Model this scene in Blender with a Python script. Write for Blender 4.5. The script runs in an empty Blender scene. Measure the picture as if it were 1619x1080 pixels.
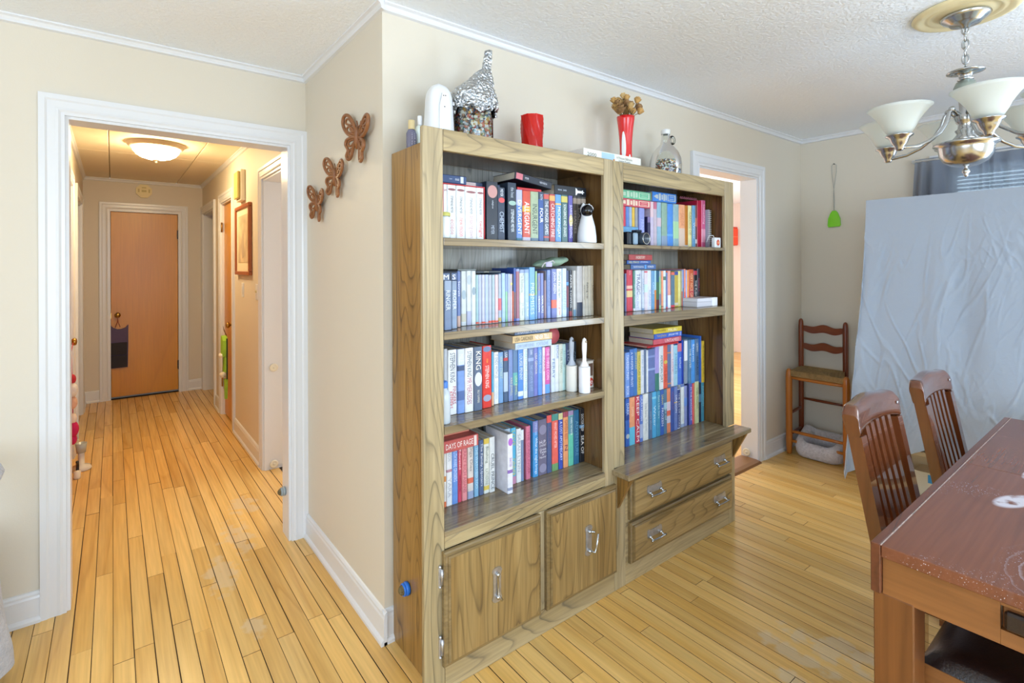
import bpy, math, random
from mathutils import Vector, Matrix
import mathutils.noise as mn
random.seed(7)
SC = bpy.context.scene
COL = SC.collection
PI = math.pi
# ------------------------------------------------------------------ camera, world, light, exposure
cam_d = bpy.data.cameras.new('camera'); cam = bpy.data.objects.new('camera', cam_d); COL.objects.link(cam)
YAW = math.atan2(631.5, 811.0)
cam.matrix_world = Matrix.Translation((0, 0, 1.436)) @ Matrix.Rotation(-YAW, 4, 'Z') @ Matrix.Rotation(PI/2, 4, 'X') @ Matrix.Rotation(-.0042, 4, 'Z')
cam_d.sensor_width = 36; cam_d.lens = 811.0/1619*36; cam_d.shift_y = -120/1619; cam_d.clip_start = .02
SC.camera = cam
SC.view_settings.view_transform = 'Standard'; SC.view_settings.look = 'None'
SC.view_settings.gamma = 1; SC.view_settings.use_curve_mapping = False
SC.view_settings.exposure = 0.12
SC.cycles.max_bounces = 9; SC.cycles.diffuse_bounces = 6; SC.cycles.glossy_bounces = 4
SC.cycles.transmission_bounces = 8; SC.cycles.transparent_max_bounces = 12
SC.cycles.caustics_refractive = False; SC.cycles.caustics_reflective = False
SC.cycles.sample_clamp_indirect = 6
world = bpy.data.worlds.new('sky'); SC.world = world; world.use_nodes = True
bg = world.node_tree.nodes['Background']; bg.inputs[0].default_value = (.62, .8, 1.0, 1); bg.inputs[1].default_value = 3.2

def area(name, loc, rot, sx, sy, power, col):
    l = bpy.data.lights.new(name, 'AREA'); l.shape = 'RECTANGLE'; l.size = sx; l.size_y = sy
    l.energy = power; l.color = col
    o = bpy.data.objects.new(name, l); COL.objects.link(o); o.location = loc; o.rotation_euler = rot
    return o
DAY = (.70, .85, 1.0)
# daylight through the big windows behind the camera and on the far left of the living area
area('daylight_rear_window', (.6, -2.93, 1.45), (PI/2+.3, 0, 0), 2.9, 1.7, 100, DAY)
area('daylight_side_window', (-2.93, -.6, 1.45), (PI/2+.3, 0, -PI/2), 2.6, 1.6, 62, DAY)
area('daylight_patio_door', (4.50, -1.85, 1.15), (PI/2+.25, 0, PI/2), 1.7, 2.0, 105, DAY)
area('daylight_dining_window', (4.60, .15, 1.6), (PI/2, 0, PI/2), 1.5, .95, 16, DAY)
area('added_bedroom_fill', (2.6, 4.1, 1.7), (-PI/2, 0, 0), 2.0, 1.3, 45, (1, .97, .93))  # unseen fill light added inside the back room; no window is built there
area('added_doorway_fill', (5.6, 2.03, 1.5), (PI/2, 0, 0), 1.6, 1.3, 70, (.95, .96, 1))  # unseen fill added to brighten the pink wall beyond the doorway; no window there

# ------------------------------------------------------------------ helpers
def lin(h):
    h = h.lstrip('#'); v = [int(h[i:i+2], 16)/255 for i in (0, 2, 4)]
    return tuple((c/12.92 if c <= .04045 else ((c+.055)/1.055)**2.4) for c in v) + (1,)
class MB:
    def __init__(s): s.v = []; s.f = []; s.sm = []
    def add(s, vs, fs, smooth=False, M=None):
        n = len(s.v)
        s.v += [tuple(M @ Vector(v)) for v in vs] if M else [tuple(v) for v in vs]
        s.f += [tuple(i+n for i in f) for f in fs]; s.sm += [smooth]*len(fs)
        return s
    def box(s, x0, x1, y0, y1, z0, z1, M=None, ch=0):
        if ch <= 0:
            vs = [(x0,y0,z0),(x1,y0,z0),(x1,y1,z0),(x0,y1,z0),(x0,y0,z1),(x1,y0,z1),(x1,y1,z1),(x0,y1,z1)]
            fs = [(0,3,2,1),(4,5,6,7),(0,1,5,4),(1,2,6,5),(2,3,7,6),(3,0,4,7)]
            return s.add(vs, fs, M=M)
        c = min(ch, (x1-x0)*.45, (y1-y0)*.45, (z1-z0)*.45)
        vs = []; idx = {}
        for ix, X, dx in ((0, x0, c), (1, x1, -c)):
            for iy, Y, dy in ((0, y0, c), (1, y1, -c)):
                for iz, Z, dz in ((0, z0, c), (1, z1, -c)):
                    for k, p in enumerate(((X, Y+dy, Z+dz), (X+dx, Y, Z+dz), (X+dx, Y+dy, Z))):
                        idx[ix, iy, iz, k] = len(vs); vs.append(p)
        fs = []
        g = lambda a, b, d, k: idx[a, b, d, k]
        fs += [(g(0,0,0,0), g(0,0,1,0), g(0,1,1,0), g(0,1,0,0)), (g(1,0,0,0), g(1,1,0,0), g(1,1,1,0), g(1,0,1,0))]
        fs += [(g(0,0,0,1), g(1,0,0,1), g(1,0,1,1), g(0,0,1,1)), (g(0,1,0,1), g(0,1,1,1), g(1,1,1,1), g(1,1,0,1))]
        fs += [(g(0,0,0,2), g(0,1,0,2), g(1,1,0,2), g(1,0,0,2)), (g(0,0,1,2), g(1,0,1,2), g(1,1,1,2), g(0,1,1,2))]
        for a in (0, 1):
            for b in (0, 1):
                fs.append((g(a,b,0,0), g(a,b,0,1), g(a,b,1,1), g(a,b,1,0)))
                fs.append((g(a,0,b,0), g(a,0,b,2), g(a,1,b,2), g(a,1,b,0)))
                fs.append((g(0,a,b,1), g(0,a,b,2), g(1,a,b,2), g(1,a,b,1)))
                for d in (0, 1): fs.append((g(a,b,d,0), g(a,b,d,1), g(a,b,d,2)))
        return s.add(vs, fs, M=M)
    def tube(s, pts, r, n=10, closed=False, smooth=True, cap=True, flat=1.0):
        pts = [Vector(p) for p in pts]; m = len(pts)
        rs = r if isinstance(r, (list, tuple)) else [r]*m
        T = []
        for i in range(m):
            a = pts[(i-1) % m] if closed or i > 0 else pts[0]; b = pts[(i+1) % m] if closed or i < m-1 else pts[-1]
            t = (b-a); t = t.normalized() if t.length > 1e-9 else Vector((0, 0, 1)); T.append(t)
        up = Vector((0, 0, 1)) if abs(T[0].z) < .9 else Vector((0, 1, 0))
        N = (up - T[0]*up.dot(T[0])).normalized(); vs = []
        for i in range(m):
            N = (N - T[i]*N.dot(T[i])).normalized(); B = T[i].cross(N)
            for k in range(n):
                a = 2*PI*k/n; vs.append(pts[i] + (N*math.cos(a) + B*math.sin(a)*flat)*rs[i])
        fs = []
        for i in range(m if closed else m-1):
            j = (i+1) % m
            for k in range(n): fs.append((i*n+k, i*n+(k+1) % n, j*n+(k+1) % n, j*n+k))
        if cap and not closed: fs += [tuple(range(n))[::-1], tuple((m-1)*n+k for k in range(n))]
        return s.add(vs, fs, smooth)
    def lathe(s, prof, n=28, c=(0, 0, 0), smooth=True, M=None, capb=False, capt=False, sx=1, sy=1):
        vs = []; m = len(prof)
        for r, z in prof:
            for k in range(n):
                a = 2*PI*k/n; vs.append((c[0]+r*math.cos(a)*sx, c[1]+r*math.sin(a)*sy, c[2]+z))
        fs = []
        for i in range(m-1):
            for k in range(n): fs.append((i*n+k, i*n+(k+1) % n, (i+1)*n+(k+1) % n, (i+1)*n+k))
        if capb: fs.append(tuple(range(n))[::-1])
        if capt: fs.append(tuple((m-1)*n+k for k in range(n)))
        return s.add(vs, fs, smooth, M=M)
    def prism(s, poly, a, b, plane='XZ', smooth=False):
        """extrude a 2D outline; plane XZ -> along Y, XY -> along Z, YZ -> along X"""
        n = len(poly)
        P = {'XZ': lambda p, t: (p[0], t, p[1]), 'XY': lambda p, t: (p[0], p[1], t), 'YZ': lambda p, t: (t, p[0], p[1])}[plane]
        vs = [P(p, a) for p in poly] + [P(p, b) for p in poly]
        fs = [tuple(range(n)), tuple(range(2*n-1, n-1, -1))] + [(i, i+n, (i+1) % n+n, (i+1) % n) for i in range(n)]
        return s.add(vs, fs, smooth)
    def grid(s, fn, nu, nv, smooth=True):
        vs = [fn(i/nu, j/nv) for j in range(nv+1) for i in range(nu+1)]
        fs = [(j*(nu+1)+i, j*(nu+1)+i+1, (j+1)*(nu+1)+i+1, (j+1)*(nu+1)+i) for j in range(nv) for i in range(nu)]
        return s.add(vs, fs, smooth)
    def ball(s, c, r, n=8, m=6, sx=1, sy=1, sz=1):
        prof = [(max(1e-5, math.sin(PI*i/m)*r), -math.cos(PI*i/m)*r*sz) for i in range(m+1)]
        return s.lathe(prof, n, c, True, sx=sx, sy=sy)
def obj(name, mb, m, parent=None, label=None, recalc=True):
    me = bpy.data.meshes.new(name)
    off = Vector((0, 0, 0))
    if parent is not None:
        p = parent
        while p is not None: off += p.location; p = p.parent
    vs = [tuple(Vector(v)-off) for v in mb.v] if off.length else mb.v
    me.from_pydata(vs, [], mb.f)
    for p, q in zip(me.polygons, mb.sm): p.use_smooth = q
    if recalc:
        import bmesh
        b = bmesh.new(); b.from_mesh(me); bmesh.ops.recalc_face_normals(b, faces=b.faces); b.to_mesh(me); b.free()
    if m: me.materials.append(m)
    o = bpy.data.objects.new(name, me); COL.objects.link(o)
    if parent is not None: o.parent = parent
    if label: o['label'] = label
    return o
def thing(name, label, cat, loc, group=None, kind=None):
    o = bpy.data.objects.new(name, None); COL.objects.link(o); o.location = loc; o.empty_display_size = .05
    o['label'] = label; o['category'] = cat
    if group: o['group'] = group
    if kind: o['kind'] = kind
    return o
def tag(o, label, cat, group=None, kind=None):
    o['label'] = label; o['category'] = cat
    if group: o['group'] = group
    if kind: o['kind'] = kind
    return o
def struct(name, mb, m, label=None, parent=None):
    o = obj(name, mb, m, parent)
    if parent is None: o['kind'] = 'structure'
    if label and parent is None: o['label'] = label
    return o
# ------------------------------------------------------------------ materials
def NT(name):
    m = bpy.data.materials.new(name); m.use_nodes = True; nt = m.node_tree
    return m, nt, nt.nodes['Principled BSDF']
def setp(b, **k):
    for a, v in k.items():
        n = {'rough': 'Roughness', 'metal': 'Metallic', 'spec': 'Specular IOR Level', 'trans': 'Transmission Weight', 'ior': 'IOR', 'coat': 'Coat Weight', 'sheen': 'Sheen Weight', 'alpha': 'Alpha', 'sub': 'Subsurface Weight', 'es': 'Emission Strength'}[a]
        b.inputs[n].default_value = v
def plain(name, col, rough=.5, bump=0, bscale=60, var=0, vscale=6, **k):
    m, nt, b = NT(name); c = lin(col); b.inputs['Base Color'].default_value = c; setp(b, rough=rough, **k)
    if var or bump:
        tc = nt.nodes.new('ShaderNodeTexCoord')
    if var:
        n = nt.nodes.new('ShaderNodeTexNoise'); n.inputs['Scale'].default_value = vscale; n.inputs['Detail'].default_value = 4
        r = nt.nodes.new('ShaderNodeMapRange'); r.inputs['From Min'].default_value = .3; r.inputs['From Max'].default_value = .7
        r.inputs['To Min'].default_value = 1-var; r.inputs['To Max'].default_value = 1+var*.4
        x = nt.nodes.new('ShaderNodeVectorMath'); x.operation = 'SCALE'; x.inputs[0].default_value = c[:3]
        nt.links.new(tc.outputs['Object'], n.inputs['Vector']); nt.links.new(n.outputs[0], r.inputs[0]); nt.links.new(r.outputs[0], x.inputs['Scale'])
        nt.links.new(x.outputs[0], b.inputs['Base Color'])
    if bump:
        n = nt.nodes.new('ShaderNodeTexNoise'); n.inputs['Scale'].default_value = bscale; n.inputs['Detail'].default_value = 5
        u = nt.nodes.new('ShaderNodeBump'); u.inputs['Strength'].default_value = bump; u.inputs['Distance'].default_value = .01
        nt.links.new(tc.outputs['Object'], n.inputs['Vector']); nt.links.new(n.outputs[0], u.inputs['Height']); nt.links.new(u.outputs[0], b.inputs['Normal'])
    return m
def wood(name, c1, c2, dark, axis='Z', freq=24, stretch=8, rough=.3, size=5.5, lines=.8, coords='Object', randoff=True, fine=.25, objvar=0, coat=0, bump=.08):
    m, nt, b = NT(name); N = nt.nodes.new; L = nt.links.new
    setp(b, rough=rough, coat=coat)
    tc = N('ShaderNodeTexCoord'); mp = N('ShaderNodeMapping')
    sc = [size]*3; sc['XYZ'.index(axis)] = size/stretch; mp.inputs['Scale'].default_value = sc
    src = tc.outputs['Object']
    if coords == 'World':
        ge = N('ShaderNodeNewGeometry'); src = ge.outputs['Position']
    oi = N('ShaderNodeObjectInfo')
    if randoff:
        ml = N('ShaderNodeVectorMath'); ml.operation = 'SCALE'; ml.inputs[0].default_value = (7.3, 13.1, 5.7); L(oi.outputs['Random'], ml.inputs['Scale'])
        ad = N('ShaderNodeVectorMath'); L(src, ad.inputs[0]); L(ml.outputs[0], ad.inputs[1]); src = ad.outputs[0]
    L(src, mp.inputs['Vector'])
    n1 = N('ShaderNodeTexNoise'); n1.inputs['Scale'].default_value = 1.0; n1.inputs['Detail'].default_value = 1.2; L(mp.outputs[0], n1.inputs['Vector'])
    mu = N('ShaderNodeMath'); mu.operation = 'MULTIPLY'; mu.inputs[1].default_value = freq; L(n1.outputs[0], mu.inputs[0])
    fr = N('ShaderNodeMath'); fr.operation = 'FRACT'; L(mu.outputs[0], fr.inputs[0])
    cr = N('ShaderNodeValToRGB'); e = cr.color_ramp.elements
    e[0].position = 0; e[0].color = (1, 1, 1, 1); e[1].position = 1; e[1].color = (1, 1, 1, 1)
    for p_, v_ in ((.07, .5), (.22, .1), (.6, 0), (.93, .05)):
        k = e.new(p_); k.color = (v_, v_, v_, 1)
    L(fr.outputs[0], cr.inputs[0])
    mp2 = N('ShaderNodeMapping'); s2 = [90]*3; s2['XYZ'.index(axis)] = 3.0; mp2.inputs['Scale'].default_value = s2; L(src, mp2.inputs['Vector'])
    n2 = N('ShaderNodeTexNoise'); n2.inputs['Scale'].default_value = 1; n2.inputs['Detail'].default_value = 3; L(mp2.outputs[0], n2.inputs['Vector'])
    n3 = N('ShaderNodeTexNoise'); n3.inputs['Scale'].default_value = 1.6; n3.inputs['Detail'].default_value = 2; L(mp.outputs[0], n3.inputs['Vector'])
    m1 = N('ShaderNodeMix'); m1.data_type = 'RGBA'; m1.inputs['A'].default_value = lin(c1); m1.inputs['B'].default_value = lin(c2)
    r3 = N('ShaderNodeMapRange'); r3.inputs['From Min'].default_value = .35; r3.inputs['From Max'].default_value = .65; L(n3.outputs[0], r3.inputs[0])
    L(r3.outputs[0], m1.inputs['Factor'])
    m2 = N('ShaderNodeMix'); m2.data_type = 'RGBA'; L(m1.outputs['Result'], m2.inputs['A']); m2.inputs['B'].default_value = lin(dark)
    ll = N('ShaderNodeMath'); ll.operation = 'MULTIPLY'; ll.inputs[1].default_value = lines; L(cr.outputs[0], ll.inputs[0])
    rk = N('ShaderNodeMapRange'); rk.inputs['From Min'].default_value = .38; rk.inputs['From Max'].default_value = .62; rk.inputs['To Min'].default_value = .3; rk.inputs['To Max'].default_value = 1.0; L(n3.outputs[0], rk.inputs[0])
    l2 = N('ShaderNodeMath'); l2.operation = 'MULTIPLY'; L(ll.outputs[0], l2.inputs[0]); L(rk.outputs[0], l2.inputs[1]); L(l2.outputs[0], m2.inputs['Factor'])
    rf = N('ShaderNodeMapRange'); rf.inputs['From Min'].default_value = .3; rf.inputs['From Max'].default_value = .7; rf.inputs['To Min'].default_value = 1-fine; rf.inputs['To Max'].default_value = 1+fine*.5
    L(n2.outputs[0], rf.inputs[0])
    out = rf.outputs[0]
    if objvar:
        ov = N('ShaderNodeMapRange'); ov.inputs['To Min'].default_value = 1-objvar; ov.inputs['To Max'].default_value = 1+objvar
        if objvar and coords == 'World':
            ge2 = N('ShaderNodeNewGeometry'); a2 = N('ShaderNodeMath'); L(ge2.outputs['Random Per Island'], a2.inputs[0]); L(oi.outputs['Random'], a2.inputs[1])
            f2 = N('ShaderNodeMath'); f2.operation = 'FRACT'; L(a2.outputs[0], f2.inputs[0]); L(f2.outputs[0], ov.inputs[0])
        else: L(oi.outputs['Random'], ov.inputs[0])
        mm = N('ShaderNodeMath'); mm.operation = 'MULTIPLY'; L(out, mm.inputs[0]); L(ov.outputs[0], mm.inputs[1]); out = mm.outputs[0]
    vs = N('ShaderNodeVectorMath'); vs.operation = 'SCALE'; L(m2.outputs['Result'], vs.inputs[0]); L(out, vs.inputs['Scale'])
    L(vs.outputs[0], b.inputs['Base Color'])
    if bump:
        bu = N('ShaderNodeBump'); bu.inputs['Strength'].default_value = bump; bu.inputs['Distance'].default_value = .003; L(n2.outputs[0], bu.inputs['Height']); L(bu.outputs[0], b.inputs['Normal'])
    m['final'] = 1
    return m
_pc = {}
def flat(col, rough=.42, **k):
    key = (col, rough, tuple(k.items()))
    if key not in _pc: _pc[key] = plain('colour_'+col.strip('#'), col, rough, **k)
    return _pc[key]
def cover_mat(col):
    key = ('cover', col)
    if key not in _pc:
        _pc[key] = plain('book_cover_'+col.strip('#'), col, .33, var=.13, vscale=38)
    return _pc[key]
M = {}
M['wall'] = plain('wall_paint', '#d3cbbc', .55, bump=.05, bscale=180)
M['ceiling'] = plain('ceiling_paint', '#eef5ff', .8, bump=.5, bscale=75)
M['panel'] = plain('ceiling_panel', '#e8dfc8', .6, bump=.05, bscale=60)
M['trim'] = plain('white_gloss_trim', '#d9dbdf', .28, bump=.05, bscale=30)
M['oakv'] = wood('oak_upright', '#b5a483', '#a4926d', '#585142', 'Z')
M['oakh'] = wood('oak_lengthwise', '#b6a37d', '#a28e67', '#565046', 'X')
M['oaky'] = wood('oak_depthwise', '#96794d', '#85683e', '#463a2c', 'Y')
M['oakside'] = wood('oak_side', '#a07c46', '#8e6a36', '#3c2814', 'Z')
M['oakin_shade'] = wood('oak_inside_shaded', '#7c5c36', '#694a28', '#2e2116', 'Z', rough=.22)  # same oak in a darker colour: interior shade is painted in
M['oakshelf_sheen'] = wood('oak_shelf_sheen', '#988768', '#86755a', '#4a4238', 'X', rough=.2, coat=.2, bump=.01)  # greyed oak: the reflection on the shelves is put into the colour
M['oakback_sheen'] = wood('oak_back_sheen', '#a9a69c', '#99968e', '#5e5f60', 'Z', freq=26, rough=.2)  # pale grey oak: reflected light on the back panels is painted in
M['floor'] = wood('maple_floor', '#e6bf78', '#dbad60', '#a97838', 'Y', freq=5, stretch=16, rough=.27, size=6, lines=.3, coords='World', fine=.12, objvar=.11, bump=.03)
def wear(m, spots, col):
    nt = m.node_tree; b = nt.nodes['Principled BSDF']; N = nt.nodes.new; L = nt.links.new
    src = b.inputs['Base Color'].links[0].from_socket; geo = N('ShaderNodeNewGeometry'); acc = None
    nz = N('ShaderNodeTexNoise'); nz.inputs['Scale'].default_value = 16; nz.inputs['Detail'].default_value = 8; L(geo.outputs['Position'], nz.inputs['Vector'])
    for cx, cy, rx, ry in spots:
        mp = N('ShaderNodeMapping'); mp.vector_type = 'TEXTURE'; mp.inputs['Location'].default_value = (cx, cy, 0); mp.inputs['Scale'].default_value = (rx, ry, 1); L(geo.outputs['Position'], mp.inputs['Vector'])
        ln = N('ShaderNodeVectorMath'); ln.operation = 'LENGTH'; L(mp.outputs[0], ln.inputs[0])
        r_ = N('ShaderNodeMapRange'); r_.inputs['From Min'].default_value = 1.9; r_.inputs['From Max'].default_value = .3; L(ln.outputs['Value'], r_.inputs[0])
        if acc is None: acc = r_.outputs[0]
        else:
            mx = N('ShaderNodeMath'); mx.operation = 'MAXIMUM'; L(acc, mx.inputs[0]); L(r_.outputs[0], mx.inputs[1]); acc = mx.outputs[0]
    a = N('ShaderNodeMath'); a.operation = 'MULTIPLY'; L(acc, a.inputs[0]); L(nz.outputs[0], a.inputs[1])
    r2 = N('ShaderNodeMapRange'); r2.inputs['From Min'].default_value = .34; r2.inputs['From Max'].default_value = .46; r2.inputs['To Max'].default_value = .42; L(a.outputs[0], r2.inputs[0])
    mix = N('ShaderNodeMix'); mix.data_type = 'RGBA'; mix.inputs['B'].default_value = lin(col); L(src, mix.inputs['A']); L(r2.outputs[0], mix.inputs['Factor']); L(mix.outputs['Result'], b.inputs['Base Color'])
wear(M['floor'], [(2.09, .80, .07, .22), (1.98, .86, .06, .20), (2.16, .72, .06, .14), (1.86, .80, .06, .1), (.52, 3.05, .10, .28), (.40, 2.72, .09, .22), (.62, 3.45, .10, .2), (.44, 2.25, .05, .1)], '#d3c8b0')
M['subfloor'] = plain('subfloor', '#2c1a0c', .8)
M['birch'] = wood('birch_door', '#d39324', '#c6841c', '#a86a14', 'Z', freq=6, stretch=4, rough=.34, size=1.4, lines=.25, fine=.08)
M['table'] = wood('table_wood', '#7c4a34', '#6b3c28', '#3c2014', 'X', freq=9, stretch=7, rough=.24, size=2.6, lines=.45, fine=.15)
M['tabley'] = wood('table_wood_cross', '#8a5a32', '#744624', '#3f2112', 'Y', freq=9, stretch=7, rough=.3, size=2.6, lines=.45, fine=.15)
M['tablez'] = wood('table_wood_upright', '#83522a', '#6d4120', '#43210f', 'Z', freq=8, stretch=8, rough=.3, size=3, lines=.4, fine=.15)
M['chair'] = wood('chair_wood', '#6e3c20', '#5e3018', '#39190b', 'Z', freq=8, stretch=8, rough=.17, size=3, lines=.3, fine=.12, coat=1.0)
M['pine'] = wood('pine_orange', '#b06a24', '#9c5919', '#7c3f10', 'Z', freq=9, stretch=8, rough=.28, size=7, lines=.4, fine=.1)
M['pinedark'] = wood('cherry_stain', '#7d3a17', '#6b2d10', '#4c1d0a', 'Z', freq=9, stretch=8, rough=.28, size=6, lines=.4, fine=.1)
M['pinex'] = wood('cherry_slat', '#7d3a17', '#6a2c10', '#481a09', 'Y', freq=9, stretch=8, rough=.28, size=6, lines=.5, fine=.1)
M['nickel'] = plain('brushed_nickel', '#b8babb', .22, metal=1.0)
M['silver'] = plain('aged_silver', '#c6c6ca', .3, metal=.85, var=.2, vscale=60)
M['darkmetal'] = plain('dark_metal', '#2c2826', .35, metal=.8)
M['brass'] = plain('aged_brass', '#b08a48', .3, metal=1.0)
M['page'] = plain('book_pages', '#cfc6b4', .8, var=.12, vscale=400)
M['greypage'] = plain('grey_book_pages', '#c2c4c4', .8, var=.12, vscale=400)
def glass(name, col='#ffffff', rough=.02):
    m, nt, b = NT(name); b.inputs['Base Color'].default_value = lin(col); setp(b, rough=rough, trans=1.0, ior=1.45)
    out = nt.nodes['Material Output']
    tr = nt.nodes.new('ShaderNodeBsdfTransparent'); tr.inputs[0].default_value = lin(col)
    gl = nt.nodes.new('ShaderNodeBsdfGlossy'); gl.inputs['Roughness'].default_value = .04
    fr = nt.nodes.new('ShaderNodeLayerWeight'); fr.inputs['Blend'].default_value = .35
    mx = nt.nodes.new('ShaderNodeMixShader'); nt.links.new(fr.outputs['Fresnel'], mx.inputs[0]); nt.links.new(tr.outputs[0], mx.inputs[1]); nt.links.new(gl.outputs[0], mx.inputs[2])
    nt.links.new(mx.outputs[0], out.inputs['Surface'])
    return m
M['glass'] = glass('clear_glass', '#f2f5f3')
def frosted():
    m, nt, b = NT('alabaster_glass'); b.inputs['Base Color'].default_value = lin('#eef2f0'); setp(b, rough=.35)
    tr = nt.nodes.new('ShaderNodeBsdfTranslucent'); tr.inputs[0].default_value = lin('#eef2ee')
    mx = nt.nodes.new('ShaderNodeMixShader'); mx.inputs[0].default_value = .5
    nt.links.new(b.outputs[0], mx.inputs[1]); nt.links.new(tr.outputs[0], mx.inputs[2]); nt.links.new(mx.outputs[0], nt.nodes['Material Output'].inputs['Surface'])
    return m
M['frost'] = frosted()
def foil():
    m, nt, b = NT('crumpled_foil'); b.inputs['Base Color'].default_value = lin('#d4d8dc'); setp(b, rough=.28, metal=1.0)
    tc = nt.nodes.new('ShaderNodeTexCoord'); v = nt.nodes.new('ShaderNodeTexVoronoi'); v.inputs['Scale'].default_value = 75
    n = nt.nodes.new('ShaderNodeTexNoise'); n.inputs['Scale'].default_value = 50; n.inputs['Detail'].default_value = 6
    a = nt.nodes.new('ShaderNodeMath'); u = nt.nodes.new('ShaderNodeBump'); u.inputs['Strength'].default_value = .9; u.inputs['Distance'].default_value = .012
    L = nt.links.new; L(tc.outputs['Object'], v.inputs['Vector']); L(tc.outputs['Object'], n.inputs['Vector']); L(v.outputs['Distance'], a.inputs[0]); L(n.outputs[0], a.inputs[1]); L(a.outputs[0], u.inputs['Height']); L(u.outputs[0], b.inputs['Normal'])
    return m
M['foil'] = foil()
M['sheet'] = plain('grey_blue_cotton', '#9ba6b5', .85, bump=.15, bscale=45, sheen=.15)
def curtain_m():
    m, nt, b = NT('sheer_grey_curtain'); b.inputs['Base Color'].default_value = lin('#878e9c'); setp(b, rough=.8)
    tr = nt.nodes.new('ShaderNodeBsdfTranslucent'); tr.inputs[0].default_value = lin('#a4acba')
    tp = nt.nodes.new('ShaderNodeBsdfTransparent')
    mx = nt.nodes.new('ShaderNodeMixShader'); mx.inputs[0].default_value = .4
    m2 = nt.nodes.new('ShaderNodeMixShader'); m2.inputs[0].default_value = .16
    L = nt.links.new; L(b.outputs[0], mx.inputs[1]); L(tr.outputs[0], mx.inputs[2]); L(mx.outputs[0], m2.inputs[1]); L(tp.outputs[0], m2.inputs[2]); L(m2.outputs[0], nt.nodes['Material Output'].inputs['Surface'])
    return m
M['curtain'] = curtain_m()
M['rush'] = plain('woven_rush', '#94774a', .8, bump=.8, bscale=90, var=.3, vscale=50)
M['fur'] = plain('grey_plush', '#b4b7c0', .95, bump=.9, bscale=120, var=.15, vscale=20, sheen=.5)
M['leather'] = plain('dark_brown_leather', '#231512', .3, bump=.12, bscale=200, var=.3, vscale=3)
M['red'] = plain('red_glass', '#c8160c', .12, coat=.5)
M['butter'] = plain('gilt_brown_resin', '#8d5a34', .4, var=.25, vscale=40)
M['white'] = plain('white_plastic', '#d9dce0', .35)
M['card'] = plain('tan_card', '#a98d66', .7)
# ------------------------------------------------------------------ the setting
AY, BXw, CYw, RX, CZ, HZ = 1.852, .817, 2.839, 4.43, 2.445, 2.395
HX0, HX1, HYe = -.245, .84, 7.03
def walls(name, label, boxes, m=None):
    b = MB()
    for q in boxes: b.box(*q)
    return struct(name, b, m or M['wall'], label)
walls('wall_back', 'beige wall behind the bookcases with a white cased doorway', [(BXw, 2.95, AY, AY+.12, 0, CZ), (3.71, RX+.15, AY, AY+.12, 0, CZ), (2.95, 3.71, AY, AY+.12, 2.07, CZ)])
walls('wall_side', 'short beige wall carrying the three butterflies', [(BXw, BXw+.113, AY+.12, CYw+.12, 0, CZ)])
walls('wall_left', 'beige wall around the hallway opening', [(-3.12, -.155, CYw, CYw+.12, 0, CZ), (-.155, .735, CYw, CYw+.12, 2.07, CZ), (.735, BXw, CYw, CYw+.12, 0, CZ)])
walls('wall_right', 'beige wall with the curtained window', [(RX, RX+.15, -3.1, -2.72, 0, CZ), (RX, RX+.15, -.98, -.55, 0, CZ), (RX, RX+.15, -2.72, -.98, 2.16, CZ), (RX, RX+.15, -2.72, -.98, 0, .1), (RX, RX+.15, .93, AY, 0, CZ), (RX, RX+.15, -.55, .93, 0, 1.15), (RX, RX+.15, -.55, .93, 2.09, CZ)])
walls('wall_rear', None, [(-3.12, -.9, -3.12, -3.0, 0, CZ), (2.1, RX+.15, -3.12, -3.0, 0, CZ), (-.9, 2.1, -3.12, -3.0, 0, .55), (-.9, 2.1, -3.12, -3.0, 2.35, CZ)])
walls('wall_far_left', None, [(-3.12, -3.0, -3.0, -1.95, 0, CZ), (-3.12, -3.0, .75, CYw, 0, CZ), (-3.12, -3.0, -1.95, .75, 0, .6), (-3.12, -3.0, -1.95, .75, 2.3, CZ)])
walls('wall_hall_right', 'beige right wall of the hallway with three white casings', [
    (HX1, .96, 2.96, 3.12, 0, HZ), (HX1, .96, 3.12, 3.93, 2.05, HZ), (HX1, .96, 3.93, 5.09, 0, HZ), (HX1, .96, 5.09, 5.68, 2.05, HZ), (HX1, .96, 5.68, 6.13, 0, HZ),
    (HX1, .96, 6.13, 6.93, 2.05, HZ), (HX1, .96, 6.93, HYe, 0, HZ)])
walls('wall_hall_left', 'beige left wall of the hallway with two white casings', [
    (-.365, HX0, 2.96, 4.0, 0, HZ), (-.365, HX0, 4.0, 5.05, 2.05, HZ), (-.365, HX0, 5.05, 5.62, 0, HZ), (-.365, HX0, 5.62, 6.52, 2.05, HZ), (-.365, HX0, 6.52, HYe, 0, HZ)])
walls('wall_hall_end', 'beige end wall of the hallway around the birch door', [(-.37, -.03, HYe, HYe+.12, 0, HZ), (.61, .965, HYe, HYe+.12, 0, HZ), (-.03, .61, HYe, HYe+.12, 2.055, HZ), (-.03, .61, HYe+.1, HYe+.12, -.05, 2.055)])  # last box: unseen backing added behind the door to block sky light below it
pinkwall = plain('pink_cream_paint', '#e6dad3', .6)
walls('wall_bedroom', 'pinkish cream wall seen through the doorway beside the bookcase', [(.96, 8.2, 4.4, 4.5, 0, CZ), (8.1, 8.2, 1.98, 4.4, 0, CZ), (RX+.15, 8.2, 1.85, 1.97, 0, CZ)], pinkwall)
walls('wall_bath_left', None, [(-1.6, -1.5, 2.96, 7.1, 0, HZ), (-1.5, -.365, 7.0, 7.1, 0, HZ)], M['wall'])
walls('wall_bath_right', None, [(.965, 2.1, 7.0, 7.1, 0, HZ), (2.0, 2.1, 4.5, 7.0, 0, HZ)], M['wall'])
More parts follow.
